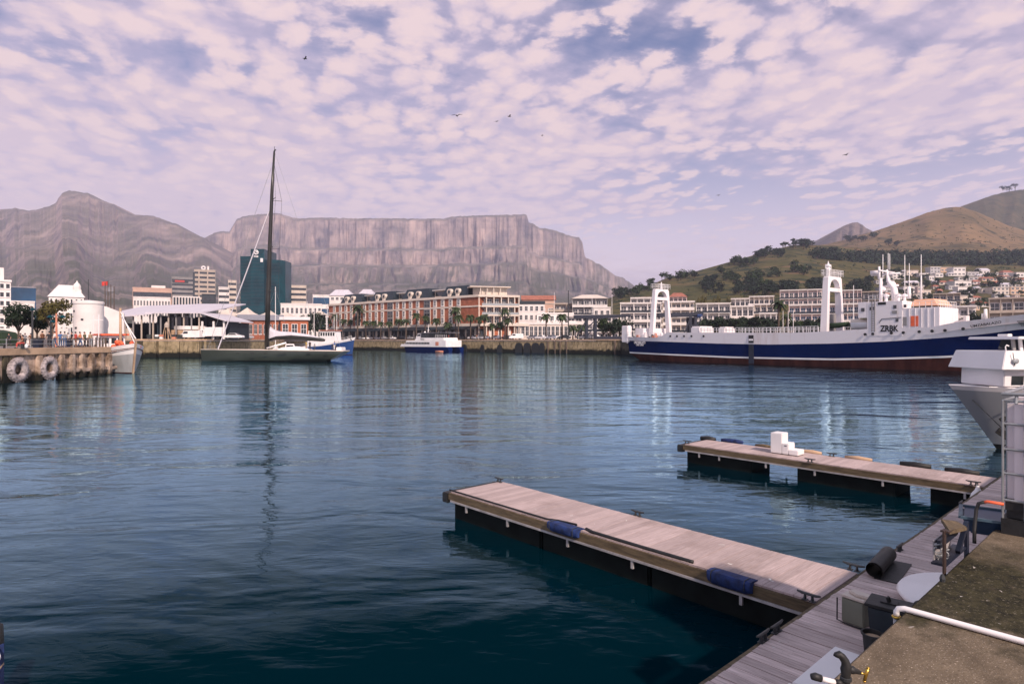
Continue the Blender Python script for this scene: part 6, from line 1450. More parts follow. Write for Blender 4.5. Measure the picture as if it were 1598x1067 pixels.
for i, (lb_, a_, c_, Y_, pt_, dp_, fl_, by_) in enumerate(AP):
    st_ = 'balcony'; wl_ = 'white_wall'; kw = {}
    if 'tan framed' in lb_: wl_ = 'beige_wall'; kw = dict(slab='beige_wall')
    elif 'pink' in lb_: wl_ = mat('pale_pink_render_%d' % i, (.66, .52, .50), .8, var=.08); kw = dict(slab='white_wall')
    elif 'beige' in lb_ or 'grey' in lb_: wl_ = 'beige_wall' if 'beige' in lb_ else 'grey_wall'; kw = dict(slab='beige_wall')
    elif 'cream' in lb_: wl_ = 'cream_wall'
    if 'pink roof' in lb_: kw['hip'] = 2.5; kw['roofm'] = 'roof_red'
    if 'blue' in lb_ or 'glass' in lb_: kw['glass'] = 'glass_blue' if 'blue glaz' in lb_ else 'glass'
    block(lb_, a_, c_, Y_, pt_, dp_, wl_, fl_, by_, st_, name='office_building' if 'office' in lb_ else ('villa' if 'villa' in lb_ else 'apartment_block'), **kw)
# ---- navy bascule bridges at the harbour mouth
def bascule(label, px0, px1, Y, pt_, pb_, legs, brace, endcap=None, base=529):
    t = thing('bascule_bridge', label, 'bridge', (Xat(px0, Y), Y, LZ)); f = lambda px: Xat(px, Y) - Xat(px0, Y); g = lambda py: Zat(py, Y) - LZ
    m = MB(); L_ = f(px1); m.prism([(0, 0, g(pb_)), (L_ * .45, 0, g(pb_)), (L_, 0, g(pb_ - 3.6)), (L_, 0, g(pt_ - 1)), (0, 0, g(pt_))], (0, 3.2, 0)); m.build('balance_beam', M['steel_navy'], t, bevel=.06)
    for px in legs:
        for y in (.1, 2.6):
            m = MB(); m.box(f(px) - .35, f(px) + .35, y, y + .5, -.3, g(pb_)); m.build('leg', M['steel_navy'], t)
    for p, q in brace:
        m = MB(); m.bar((f(p[0]), .2, g(p[1])), (f(q[0]), .2, g(q[1])), .3); m.build('brace', M['steel_navy'], t)
    if endcap: m = MB(); m.box(f(endcap[0]), f(endcap[1]), -.2, 3.4, g(pb_ + .5), g(pt_ - .5)); m.build('counterweight', M['blue'], t, bevel=.4)
    return t
bb_ = bascule('dark navy bascule bridge with a heavy top beam over the harbour mouth', 896.5, 984, 186, 491.5, 497, (916, 930), (((899, 527), (916, 498)), ((916, 512), (930, 499)), ((916, 524), (930, 508))))
m = MB(); m.box(Xat(932, 186) - Xat(896.5, 186), Xat(975, 186) - Xat(896.5, 186), 0, 3, -1.2, .9); m.build('bridge_leaf', M['steel_navy'], bb_)
m = MB(); x = Xat(939, 186) - Xat(896.5, 186); m.lathe((x, -.4, -.6), [(.1, 0), (1.3, 0), (1.3, .38), (.1, .39)], 16, ax=(0, 1, 0)); m.build('pivot', M['steel_navy'], bb_)
bascule('second navy bascule bridge behind the ship stern with pale blue counterweight', 1028, 1098, 172, 488.5, 494.5, (1078, 1086), (((1068, 520), (1078, 496)), ((1086, 512), (1095, 497))), (1086, 1097))
# ================================================================ VEGETATION
from mathutils.bvhtree import BVHTree
def bvh_of(objs):
    vs, fs = [], []
    for o in objs:
        n = len(vs); vs += [v.co.copy() for v in o.data.vertices]; fs += [tuple(i + n for i in p.vertices) for p in o.data.polygons]
    return BVHTree.FromPolygons(vs, fs)
HILLS = [o for o in COL.objects if o.name.startswith('hill')]
HB = bvh_of(HILLS)
def on_ground(px, py):
    d = W(px, py, 1.0) - Vector((0, 0, EYE)); h = HB.ray_cast(Vector((0, 0, EYE)), d.normalized()); return h[0]
def leafcards(b, c, rx, ry, rz, n, size, rng, m=0, shell=.55):
    for _ in range(n):
        while True:
            d = Vector((rng.uniform(-1, 1), rng.uniform(-1, 1), rng.uniform(-1, 1)))
            if .05 < d.length < 1: break
        r = lerp(shell, 1.0, rng.random()); d = d.normalized() * r
        p = Vector(c) + Vector((d.x * rx, d.y * ry, d.z * rz))
        nrm = (d + Vector((rng.uniform(-.8, .8), rng.uniform(-.8, .8), rng.uniform(-.4, 1.0)))).normalized()
        a = nrm.orthogonal().normalized(); e = nrm.cross(a); t = rng.uniform(0, 6.28); a2 = a * math.cos(t) + e * math.sin(t); e2 = nrm.cross(a2); s = size * rng.uniform(.6, 1.3)
        b.face([p - a2 * s, p - e2 * s * .55 + nrm * s * .12, p + a2 * s, p + e2 * s * .55 + nrm * s * .12], m)
def crown_mesh(kind, seed, n, size):
    """unit crown: radius about 1, base at z=0; lumpy, with gaps"""
    rng = random.Random(seed); b = MB()
    k = {'round': 9, 'umbrella': 7, 'dense': 11, 'tall': 8}[kind]
    for i in range(k):
        a = 2 * PI * i / k + rng.uniform(-.4, .4); r = rng.uniform(.25, .72)
        if kind == 'umbrella': c = (math.cos(a) * r, math.sin(a) * r, rng.uniform(.55, .95)); rr = (rng.uniform(.32, .5),) * 2 + (rng.uniform(.16, .26),)
        elif kind == 'tall': c = (math.cos(a) * r * .5, math.sin(a) * r * .5, rng.uniform(.3, 2.0)); rr = (rng.uniform(.3, .5),) * 3
        else: c = (math.cos(a) * r, math.sin(a) * r, rng.uniform(.35, 1.25)); rr = (rng.uniform(.32, .52), rng.uniform(.32, .52), rng.uniform(.26, .44))
        leafcards(b, c, *rr, n // k, size, rng)
    return b
TREES = {}
def tree_proto(key, kind, seed, n, size, mt, trunk_h, limbs=4):
    me = crown_mesh(kind, seed, n, size).mesh('crown', M[mt])
    rng = random.Random(seed + 50); t = MB()
    t.tube([(0, 0, -trunk_h), (.03, .02, -trunk_h * .5), (0, 0, .05), (.02, 0, .45)], [.085, .065, .055, .03], 6)
    for i in range(limbs):
        a = 2 * PI * i / limbs + rng.uniform(-.5, .5); t.tube([(0, 0, -trunk_h * .15), (math.cos(a) * .28, math.sin(a) * .28, .3), (math.cos(a) * .6, math.sin(a) * .6, .75)], [.045, .03, .012], 5)
    TREES[key] = (me, t.mesh('trunk', M['bark'], True), trunk_h)
for i in range(3):
    tree_proto(f'far{i}', 'round', 20 + i, 150, .20, 'foliage_d', .35); tree_proto(f'farb{i}', 'dense', 30 + i, 170, .20, 'foliage', .3); tree_proto(f'pine{i}', 'umbrella', 40 + i, 120, .18, 'foliage_d', 1.0)
    tree_proto(f'mid{i}', 'dense', 60 + i, 620, .13, 'foliage_d', .45); tree_proto(f'midg{i}', 'round', 70 + i, 620, .12, 'foliage', .5)
tree_proto('near0', 'round', 80, 1700, .085, 'foliage_d', 1.0, 6); tree_proto('near1', 'round', 81, 1700, .08, 'foliage_y', 1.1, 6); tree_proto('dry0', 'round', 82, 500, .12, 'foliage_y', .5)
def tree(key, loc, r, label, group, hz=1.0, rz=None, name='tree'):
    me, tm, th = TREES[key]
    t = thing(name, label, 'tree', loc, R.uniform(0, 6.28) if rz is None else rz, group)
    c = bpy.data.objects.new('crown', me); COL.objects.link(c); c.parent = t; c.location = (0, 0, th * r * hz); c.scale = (r, r, r * hz)
    k = bpy.data.objects.new('trunk', tm); COL.objects.link(k); k.parent = t; k.location = (0, 0, th * r * hz); k.scale = (r, r, r * hz)
    return t
R.seed(21)
BLOBS = [(970, 459, 13, 7, 9, 'far', 'dark green trees at the left foot of the green hill'), (1003, 452, 14, 5, 6, 'farb', 'trees on the low left end of the green hill ridge'),
         (1022, 440, 12, 3, 4, 'pine', 'flat topped pines on the low left ridge of the green hill'), (1060, 433, 26, 5, 7, 'farb', 'small trees along the lower left ridge line'),
         (1112, 447, 15, 12, 12, 'far', 'dark trees in the left clump on the green hillside'), (1132, 431, 20, 9, 9, 'farb', 'trees on the upper left of the green hillside'),
         (1168, 453, 20, 9, 15, 'far', 'dark trees just above the white villas'), (1192, 440, 22, 13, 14, 'farb', 'trees in the wide middle clump on the green hillside'), (1218, 456, 22, 7, 14, 'far', 'dark trees above the pink white terraced building'),
         (1158, 412, 22, 6, 10, 'farb', 'trees along the middle ridge of the green hill'), (1200, 398, 22, 6, 13, 'far', 'trees crowding the upper ridge of the green hill'), (1237, 386, 24, 5, 12, 'pine', 'umbrella pines on the top of the green ridge'),
         (1262, 384, 14, 4, 6, 'far', 'dark trees on the crest near the pointed far peak'), (1252, 420, 20, 10, 6, 'farb', 'scattered trees on the open green slope'), (1288, 403, 24, 6, 12, 'far', 'dark trees in the strip above the midship portal mast'),
         (1275, 449, 16, 7, 9, 'far', 'dark trees right behind the midship portal mast'), (1342, 452, 18, 10, 12, 'far', 'dark trees in the clump left of the ship antennas'), (1335, 376, 16, 2, 7, 'far', 'trees in the saddle below the pointed far peak'), (1360, 371, 6, 2, 3, 'farb', 'bushy trees at the foot of the dry brown hill'), (1392, 384, 8, 3, 3, 'far', 'lone bushes on the dry brown slope')]
for cx_, cy_, rx_, ry_, n_, ky_, lb_ in BLOBS:
    for i in range(int(n_ * 1.5)):
        px, py = cx_ + R.uniform(-rx_, rx_), cy_ + R.uniform(-ry_, ry_); p = on_ground(px, py)
        if p is None: p = on_ground(px, py + 9)
        if p is None: continue
        s = R.uniform(.75, 1.25) * (5.2 if ky_ != 'pine' else 4.6) * (p.y / 800) ** .5
        tree(ky_ + str(R.randrange(3)), p + Vector((0, 0, -.4)), s, lb_, lb_, R.uniform(.75, 1.1))
for i, px in enumerate((1565, 1575, 1584)):
    p = on_ground(px, 299) or W(px, 298, 2090)
    tree('pine1' if i == 2 else 'far1', p, 13 - 1.5 * (2 - i), ('small rounded tree on the skyline at the upper right, left one', 'small rounded tree on the skyline at the upper right, middle one', 'tall flat topped pine on the skyline at the upper right')[i], 'skyline trees', 1.0)
# forest belt and scrub: nobody could count these
fb2 = MB(); rng = random.Random(5)
for i in range(620):
    px = rng.uniform(1268, 1660); top = interp(px, [(1268, 397), (1330, 398), (1400, 396), (1480, 397), (1600, 395), (1660, 394)]); bot = interp(px, [(1268, 403), (1330, 409), (1400, 415), (1480, 415), (1600, 416)])
    p = on_ground(px, rng.uniform(top, bot)); s = rng.uniform(3.5, 6.5)
    if p: leafcards(fb2, p + Vector((0, 0, s * .7)), s, s, s * 1.0, 26, 1.7, rng)
tag(fb2.build('forest', M['foliage_d'], fix=False), 'dark continuous belt of pine wood between the dry hill and the houses', 'forest', kind='stuff')
sc = MB()
for i in range(1500):
    px = rng.uniform(955, 1640); py = rng.uniform(310, 480); p = on_ground(px, py)
    if p is None or noise.noise(Vector((p.x * .011, p.y * .011, 0))) < (-.05 if p.y < 960 else .12): continue
    s = rng.uniform(.8, 2.2) * (1.0 if p.y < 960 else 1.5)
    leafcards(sc, p + Vector((0, 0, s * .5)), s, s, s * .75, 9, s * .45, rng)
for i in range(420):
    px = rng.uniform(1325, 1650); py = rng.uniform(368, 399) if i % 3 else rng.uniform(340, 372); p = on_ground(px, py)
    if p is None or noise.noise(Vector((p.x * .006, p.z * .05, 3))) < .02: continue
    s = rng.uniform(1.2, 3.2); leafcards(sc, p + Vector((0, 0, s * .4)), s * 1.4, s * 1.4, s * .7, 10, s * .45, rng)
tag(sc.build('scrub', M['foliage'], fix=False), 'low scrub dotted over the hillsides', 'scrub', kind='stuff')
# trees behind the ship and round the marina
TL = [(1092, 505, 222, 3.6), (1104, 501, 226, 4.0), (1119, 499, 224, 4.4), (1135, 500, 228, 4.2), (1150, 500, 224, 4.4), (1166, 499, 226, 4.6), (1181, 498, 222, 4.6), (1196, 500, 226, 4.3), (1207, 503, 222, 3.6)]
for i, (px, py, Y, r) in enumerate(TL): tree('mid' + str(i % 3), (Xat(px, Y), Y, LZ), r, f'dense dark tree behind the ship railing, {ORD[i + 1]} from the left', 'row of trees behind the ship', 1.15 * (Zat(py, Y) - LZ) / (r * 1.95))
TL = [(1236, 502, 214, 3.6, 'midg'), (1256, 502, 216, 3.9, 'mid'), (1273, 501, 214, 4.0, 'mid'), (1288, 503, 216, 3.4, 'mid'), (1305, 505, 214, 3.0, 'mid'), (1328, 506, 216, 3.2, 'mid')]
for i, (px, py, Y, r, k_) in enumerate(TL): tree(k_ + str(i % 3), (Xat(px, Y), Y, LZ), r, f'dark tree round the midship portal mast, {ORD[i + 1]} from the left', 'trees by the midship portal mast', 1.15 * (Zat(py, Y) - LZ) / (r * 1.95))
for i, (px, py, Y, r, lb_) in enumerate(((968, 500, 205, 4.0, 'leafy tree between the navy bridge and the ship stern'), (942, 499, 208, 3.5, 'leafy tree under the beam of the navy bridge'), (953, 505, 200, 3.0, 'low bushy tree right of the navy bridge legs'), (477, 494, 250, 3.2, 'dark tree left in the group beside the orange brick building'), (491, 491, 255, 4.0, 'tall dark tree in the middle of the group left of the hotel'), (504, 493, 258, 3.8, 'dark tree right in the group left of the hotel'), (465, 499, 262, 2.6, 'small dark tree behind the orange brick building'), (1508, 498, 240, 2.8, 'dark tree above the ship forecastle'), (1524, 492, 236, 3.2, 'leafy tree left of the tan framed office'), (1500, 490, 300, 3.5, 'tree behind the green glass apartment building'))):
    tree('mid' + str(i % 3) if i != 1 else 'midg1', (Xat(px, Y), Y, LZ), r, lb_, 'trees near the marina', 1.1 * (Zat(py, Y) - LZ) / (r * 1.95))
for i, (px, py, Y, r, lb_) in enumerate(((352, 490, 255, 3.0, 'autumn brown tree right of the sheds'), (1094, 461, 335, 3.6, 'rusty brown tree behind the white villas, left one'), (1118, 462, 338, 3.2, 'rusty brown tree behind the white villas, middle one'), (1136, 463, 338, 2.6, 'rusty brown tree behind the white villas, right one'))):
    tree('dry0', (Xat(px, Y), Y, LZ), r, lb_, 'brown trees', 1.0 * (Zat(py, Y) - LZ) / (r * 1.95))
tree('near0', (Xat(29, 88), 88, LQ), 2.35, 'dark green broad tree at the left edge of the quay', 'trees on the left quay', 1.02)
tree('near0', (Xat(58, 91), 91, LQ), 2.0, 'dark green tree between the two other quay trees', 'trees on the left quay', 1.05, 2.0)
tree('near1', (Xat(82, 90), 90, LQ), 2.35, 'yellowish green tree in front of the white silo', 'trees on the left quay', 1.08)
# ---- palms
def palm_proto(seed, h):
    rng = random.Random(seed); tm = MB(); pts = [(0.0, 0, 0), (.08, .03, h * .35), (.05, .1, h * .7), (.0, .08, h)]; tm.tube(pts, [.30, .22, .20, .24], 7); tm.lathe((0, .08, h), [(.24, -.1), (.42, .25), (.3, .6), (.05, .75)], 8)
    fm = MB()
    for i in range(34):
        a = 2 * PI * i / 34 * 3.0 + rng.uniform(-.2, .2); el = rng.uniform(-.5, 1.15); L_ = rng.uniform(1.7, 2.3); d = Vector((math.cos(a), math.sin(a), 0)); prev = Vector((0, .08, h + .4)); w0 = Vector((-d.y, d.x, 0))
        pts = []
        for k in range(6):
            s = k / 5; pts.append(Vector((0, .08, h + .35)) + d * (L_ * s * math.cos(el * .8)) + Vector((0, 0, L_ * (s * math.sin(el) - .75 * s * s))))
        for k in range(5):
            p, q = pts[k], pts[k + 1]; wa = .34 * math.sin(PI * (.12 + .17 * k)) + .05; wb = .34 * math.sin(PI * (.12 + .17 * (k + 1))) + .02
            for sg in (-1, 1): fm.face([p, q, q + w0 * sg * wb - Vector((0, 0, .18 * 1)), p + w0 * sg * wa - Vector((0, 0, .18))])
    return fm.mesh('fronds', M['palm']), tm.mesh('trunk', M['bark'], True)
PALM = {h: palm_proto(int(h * 10), h) for h in (4.2, 5.6, 7.2, 9.0)}
def palm(px, pyt, label, Y=None, off=4.0, z0=LZ):
    p = onq(px, off) if Y is None else Vector((Xat(px, Y), Y, 0)); Hh = Zat(pyt, p.y) - z0 - 1.0
    k = min(PALM, key=lambda h: abs(h - Hh)); fm, tm = PALM[k]
    t = thing('palm_tree', label, 'palm', (p.x, p.y, z0), R.uniform(0, 6.28), 'palms along the quay'); s = Hh / k
    for nm, me in (('fronds', fm), ('trunk', tm)):
        o = bpy.data.objects.new(nm, me); COL.objects.link(o); o.parent = t; o.scale = (max(s, .8), max(s, .8), s)
    return t
R.seed(8)
PL = [(523, 490), (536, 497), (547, 498), (558, 477), (571, 500), (583, 500), (594, 501), (607, 501), (622, 497), (634, 497), (650, 488), (664, 492), (681, 496), (698, 502), (711, 479), (715.5, 491), (734, 491), (749, 493), (756, 490), (768, 503), (781, 501), (788, 481), (792, 495), (852, 489), (877, 489)]
for i, (px, py) in enumerate(PL): palm(px, py, f'palm on the hotel quay, {ORD[i + 1]} from the left', off=3.5 + (i % 3) * 1.2)
palm(1215, 469, 'tall bushy palm behind the ship deck railing', Y=205); palm(1228, 489, 'shorter palm just right of the tall bushy palm', Y=207); palm(894, 506, 'short palm in front of the balconied block left of the navy bridge', Y=200); palm(908, 505, 'short palm beside the navy bridge strut', Y=199); palm(558, 492, 'low palm right below the tallest palm near the left hotel end', off=6)
# ================================================================ HOUSES ON THE HILLSIDE
ROWS = [('top', [(1393, 1412, 425, 435, 'w', 'b'), (1415, 1433, 421, 430, 'c', 'f'), (1435, 1450, 425, 432, 'w', 'f'), (1452, 1467.5, 415.5, 430, 'g', 'f'), (1468, 1485, 416, 424, 'o', 'f'), (1488, 1507, 416, 430, 'w', 'f'), (1510, 1528, 423, 430, 'g', 'f'), (1529, 1545, 417.5, 427, 'w', 'g'), (1549, 1558, 424, 429, 'w', 'f'), (1566, 1582, 421, 429, 'p', 'r'), (1586, 1604, 424, 432, 'w', 'f')]),
        ('second', [(1384, 1396, 436, 444, 'g', 'f'), (1421, 1434, 437, 446, 'c', 'g'), (1450, 1458, 429, 437, 'w', 'f'), (1460, 1472, 425, 432, 'w', 'f'), (1480, 1489, 424, 430, 'w', 'g'), (1496, 1509, 431, 437, 'w', 'f'), (1512, 1527, 431, 437, 'g', 'f'), (1533, 1556, 431, 438, 'o', 'r'), (1563, 1577, 429, 434, 'c', 'r'), (1578, 1588, 432, 438, 'c', 'f'), (1590, 1606, 433, 440, 'w', 'r')]),
        ('third', [(1374, 1392, 447, 458, 'g', 'f'), (1410, 1431, 446, 456, 'w', 'f'), (1432, 1441, 446, 461, 'p', 'f'), (1457, 1464.5, 437, 443, 'w', 'g'), (1466, 1480, 437, 444, 'c', 'r'), (1482, 1489.5, 436, 442, 'p', 'r'), (1490, 1516, 437, 447, 'w', 'f'), (1519, 1530, 436, 443, 'w', 'r'), (1533, 1557, 440, 446, 'c', 'r'), (1562, 1580, 440, 448, 'w', 'g'), (1584, 1604, 443, 448, 'c', 'f')]),
        ('fourth', [(1395, 1408, 459, 466, 'w', 'f'), (1441, 1453, 451, 461, 'c', 'f'), (1495, 1510, 446, 457, 'w', 'f'), (1511, 1519, 453, 460, 'w', 'g'), (1521, 1531, 446, 453, 'w', 'g'), (1532, 1548, 450, 457, 'c', 'f'), (1549, 1575, 447, 459, 'c', 'f'), (1577, 1606, 446, 459, 'o', 'f')]),
        ('lowest', [(1495, 1510, 460, 473, 'c', 'f'), (1512, 1521, 464, 471, 'w', 'f'), (1519, 1531, 461, 468, 'w', 'r'), (1522, 1543, 469, 478, 'w', 'r')])]
CW = {'w': ('white', 'white_wall'), 'c': ('cream', 'cream_wall'), 'g': ('pale grey', mat('pale_grey_render', (.45, .44, .45), .8)), 'o': ('pale orange', mat('pale_orange_render', (.58, .40, .28), .8)), 'p': ('pinkish', mat('pinkish_render', (.60, .47, .44), .8))}
CR = {'f': ('a flat roof', 'white_wall'), 'g': ('a pale pitched roof', 'roof_lilac'), 'r': ('a red tiled roof', 'roof_red'), 'b': ('a blue grey roof', 'roof_grey')}
for rn, lst in ROWS:
    for i, (a_, c_, t_, b__, cw, cr) in enumerate(lst):
        p = on_ground((a_ + c_) / 2, b__ + .8)
        if p is None: continue
        Y = p.y; w_ = (c_ - a_) / F * Y; h_ = (b__ - t_) / F * Y; dp = min(w_ * .8, 12); wl = CW[cw][1]; wl = M[wl] if isinstance(wl, str) else wl
        t = thing('hillside_house', f'{CW[cw][0]} house with {CR[cr][0]}, {ORD[i + 1]} from left in the {rn} hillside row', 'house', p, 0, 'houses on the hillside')
        hr = h_ * (.62 if cr in 'gr' else .95)
        m = MB(); m.box(-w_ / 2, w_ / 2, 0, dp, -4, hr); m.build('wall', wl, t)
        m = MB()
        if cr in 'gr': m.gable(-w_ / 2 - .4, w_ / 2 + .4, -.5, dp + .5, hr + .01, h_ * 1.05, axis='x' if i % 2 else 'y') if cr == 'g' else m.frustum(-w_ / 2 - .4, w_ / 2 + .4, -.5, dp + .5, hr + .01, h_ * 1.05, w_ * .22, dp * .45)
        else: m.box(-w_ / 2 - .3, w_ / 2 + .3, -.5, dp + .3, hr + .01, h_)
        m.build('roof', M[CR[cr][1]], t)
        nf = max(1, int(hr / 3.2)); nb = max(2, min(4, int(w_ / 3.6)))
        for f in range(nf):
            for b_ in range(nb):
                window_part(round(w_ / nb * .6 * 2) / 2, 1.7, t, (-w_ / 2 + w_ * (b_ + .5) / nb, 0, hr / nf * f + hr / nf * .3), frame='white', sill=False)
R.seed(77)
taken = [((a_ + c_) / 2, (t_ + b__) / 2) for _, l_ in ROWS for a_, c_, t_, b__, _c, _r in l_]; FILL = []
for i in range(900):
    px, py = R.uniform(1372, 1604), R.uniform(424, 482)
    if len(FILL) > 46 or any(abs(px - u) < 9.5 and abs(py - v_) < 6.5 for u, v_ in taken): continue
    p = on_ground(px, py + 3)
    if p is None: continue
    taken.append((px, py)); w_ = R.uniform(7, 11) / F * p.y; h_ = R.uniform(5, 7.5) / F * p.y; dp = min(w_ * .8, 9); rd = R.random()
    t = thing('hillside_house', 'small pale house tucked between the larger hillside houses and trees', 'house', p, R.uniform(-.25, .25), 'small houses between the hillside rows'); FILL.append(t)
    wl = CW['wwcgpo'[R.randrange(6)]][1]; wl = M[wl] if isinstance(wl, str) else wl; hr = h_ * (.64 if rd < .55 else .94)
    m = MB(); m.box(-w_ / 2, w_ / 2, 0, dp, -4, hr); m.build('wall', wl, t); m = MB()
    if rd < .55: m.frustum(-w_ / 2 - .4, w_ / 2 + .4, -.5, dp + .5, hr + .01, h_ * 1.05, w_ * .22, dp * .45)
    else: m.box(-w_ / 2 - .3, w_ / 2 + .3, -.5, dp + .3, hr + .01, h_)
    m.build('roof', M['roof_red' if rd < .3 else ('roof_lilac' if rd < .55 else 'white_wall')], t)
    for b_ in range(2): window_part(round(w_ * .25 * 2) / 2, 1.6, t, (-w_ / 2 + w_ * (b_ + .5) / 2, 0, hr * .35), frame='white', sill=False)
R.seed(33)
for i in range(95):
    px, py = R.uniform(1376, 1600), R.uniform(428, 484)
    p = on_ground(px, py)
    if p: tree('far' + str(R.randrange(3)) if R.random() < .7 else 'farb' + str(R.randrange(3)), p, R.uniform(2.4, 4.2) * (p.y / 600) ** .5, 'dark garden tree among the hillside houses', 'garden trees among the hillside houses', R.uniform(.8, 1.2))
# ================================================================ CARS, PEOPLE, STREET FURNITURE
def car_proto(name, body, van=False):
    t = thing(name, 'x', 'car', (0, 0, -50)); L_, Wd = (4.3, 1.75) if not van else (5.0, 1.9)
    if not van: pr = [(-2.15, .35), (-2.15, .75), (-2.05, .92), (-1.35, 1.0), (-.95, 1.42), (.55, 1.45), (1.15, 1.0), (1.95, .88), (2.15, .65), (2.15, .35)]
    else: pr = [(-2.5, .4), (-2.5, 1.9), (-2.35, 2.05), (1.2, 2.05), (1.75, 1.25), (2.4, 1.05), (2.5, .75), (2.5, .4)]
    m = MB(); m.prism([(x, -Wd / 2, z) for x, z in pr], (0, Wd, 0)); m.build('body', body, t, bevel=.06)
    m = MB()
    if not van:
        for s in (-1, 1): m.prism([(-1.2, s * (Wd / 2 + .005), 1.02), (.98, s * (Wd / 2 + .005), 1.02), (.48, s * (Wd / 2 + .005), 1.38), (-.88, s * (Wd / 2 + .005), 1.36)], (0, s * .012, 0))
        m.prism([(1.13, -.7, 1.03), (1.13, .7, 1.03), (.62, .62, 1.42), (.62, -.62, 1.42)], (.03, 0, .02))
    else:
        for s in (-1, 1): m.prism([(.3, s * (Wd / 2 + .005), 1.3), (1.55, s * (Wd / 2 + .005), 1.3), (1.15, s * (Wd / 2 + .005), 1.85), (.3, s * (Wd / 2 + .005), 1.85)], (0, s * .012, 0))
        m.prism([(1.74, -.8, 1.3), (1.74, .8, 1.3), (1.27, .75, 1.97), (1.27, -.75, 1.97)], (.03, 0, .02))
    m.build('windows', M['glass'], t)
    for x in (-1.3, 1.35) if not van else (-1.5, 1.6):
        for s in (-1, 1):
            m = MB(); m.lathe((x, s * (Wd / 2 - .16), .32), [(.05, -.1), (.31, -.1), (.33, -.06), (.33, .08), (.30, .11), (.05, .11)], 16, ax=(0, s, 0)); wv = m.build('wheel', M['black'], t)
            m = MB(); m.lathe((x, s * (Wd / 2 - .02), .32), [(.01, -.03), (.19, -.02), (.17, .0), (.01, .01)], 10, ax=(0, s, 0)); m.build('rim', M['steel'], wv)
    for s in (-1, 1): m = MB(); m.box(L_ / 2 - .06, L_ / 2 + .012, s * .62 - .16, s * .62 + .16, .66, .78); m.build('headlight', M['white'], t)
    return t
silver = mat('silver_car_paint', (.42, .42, .44), .3, metal=.4, var=.03); dkc = mat('dark_car_paint', (.03, .035, .045), .3, var=.05)
CP = {'white': car_proto('parked_car', M['white']), 'silver': car_proto('parked_car', silver), 'dark': car_proto('parked_car', dkc), 'van': car_proto('parked_van', M['white'], True)}
qang = math.atan2(qd.y, qd.x)
USED = set()
def car(kind, p, rz, label, group=None, sc=None):
    if kind in USED: o = dup(CP[kind], p, rz, label, group, sc)
    else:
        index_kids(CP[kind]); o = CP[kind]; USED.add(kind); o.location = p; o.rotation_euler = (0, 0, rz); o['label'] = label; o['group'] = group or ''
        if sc: o.scale = (sc,) * 3
    if kind == 'van': o['category'] = 'van'
    return o
CL = [(563, 'silver'), (575, 'white'), (588, 'white'), (598, 'silver'), (613, 'white'), (627, 'dark'), (640, 'silver'), (718, 'dark'), (738, 'white'), (748, 'silver'), (757, 'white'), (775, 'white'), (792, 'dark'), (805, 'van'), (832, 'silver'), (845, 'white'), (862, 'white'), (880, 'dark'), (915, 'silver'), (928, 'white')]
for i, (px, k_) in enumerate(CL):
    p = onq(px, 5.5 + (i % 3)); p.z = LZ; car(k_, p, qang + (PI if i % 2 else 0) + (.9 if i % 4 == 1 else 0), f'{k_ if k_ != "van" else "white"} {"van" if k_ == "van" else "car"} parked on the hotel quay, {ORD[i + 1]} from the left', 'vehicles parked along the hotel quay')
car('white', Vector((Xat(366, 152), 152, LZ)), 0.0, 'white car parked on the quay edge right of the sheds', 'vehicles by the sheds')
car('silver', Vector((Xat(383, 168), 168, LZ)), .4, 'silver car parked behind the white car by the sheds', 'vehicles by the sheds')
car('van', Vector((Xat(297, 149.5), 149.8, LZ)), PI, 'white van standing on the shed quay left of the truck', 'vehicles by the sheds')
tk = thing('box_truck', 'white box truck parked on the quay at the end of the sheds', 'truck', (Xat(327, 151), 151.5, LZ), PI)
m = MB(); m.box(-3.2, .9, -1.1, 1.1, .7, 2.9); m.build('cargo_box', M['white'], tk, bevel=.04)
m = MB(); m.prism([(1.0, -1.0, .5), (2.6, -1.0, .5), (2.6, -1.0, 1.4), (2.2, -1.0, 2.3), (1.0, -1.0, 2.3)], (0, 2.0, 0)); m.build('cab', M['white'], tk, bevel=.06)
m = MB(); m.prism([(1.3, -1.02, 1.45), (2.5, -1.02, 1.45), (2.15, -1.02, 2.15), (1.3, -1.02, 2.15)], (0, 2.04, 0)); m.build('cab_windows', M['glass'], tk)
for x in (-2.2, 1.8):
    for s in (-1, 1): m = MB(); m.lathe((x, s * .95, .42), [(.05, -.12), (.42, -.12), (.42, .12), (.05, .13)], 14, ax=(0, 1, 0)); m.build('wheel', M['black'], tk)
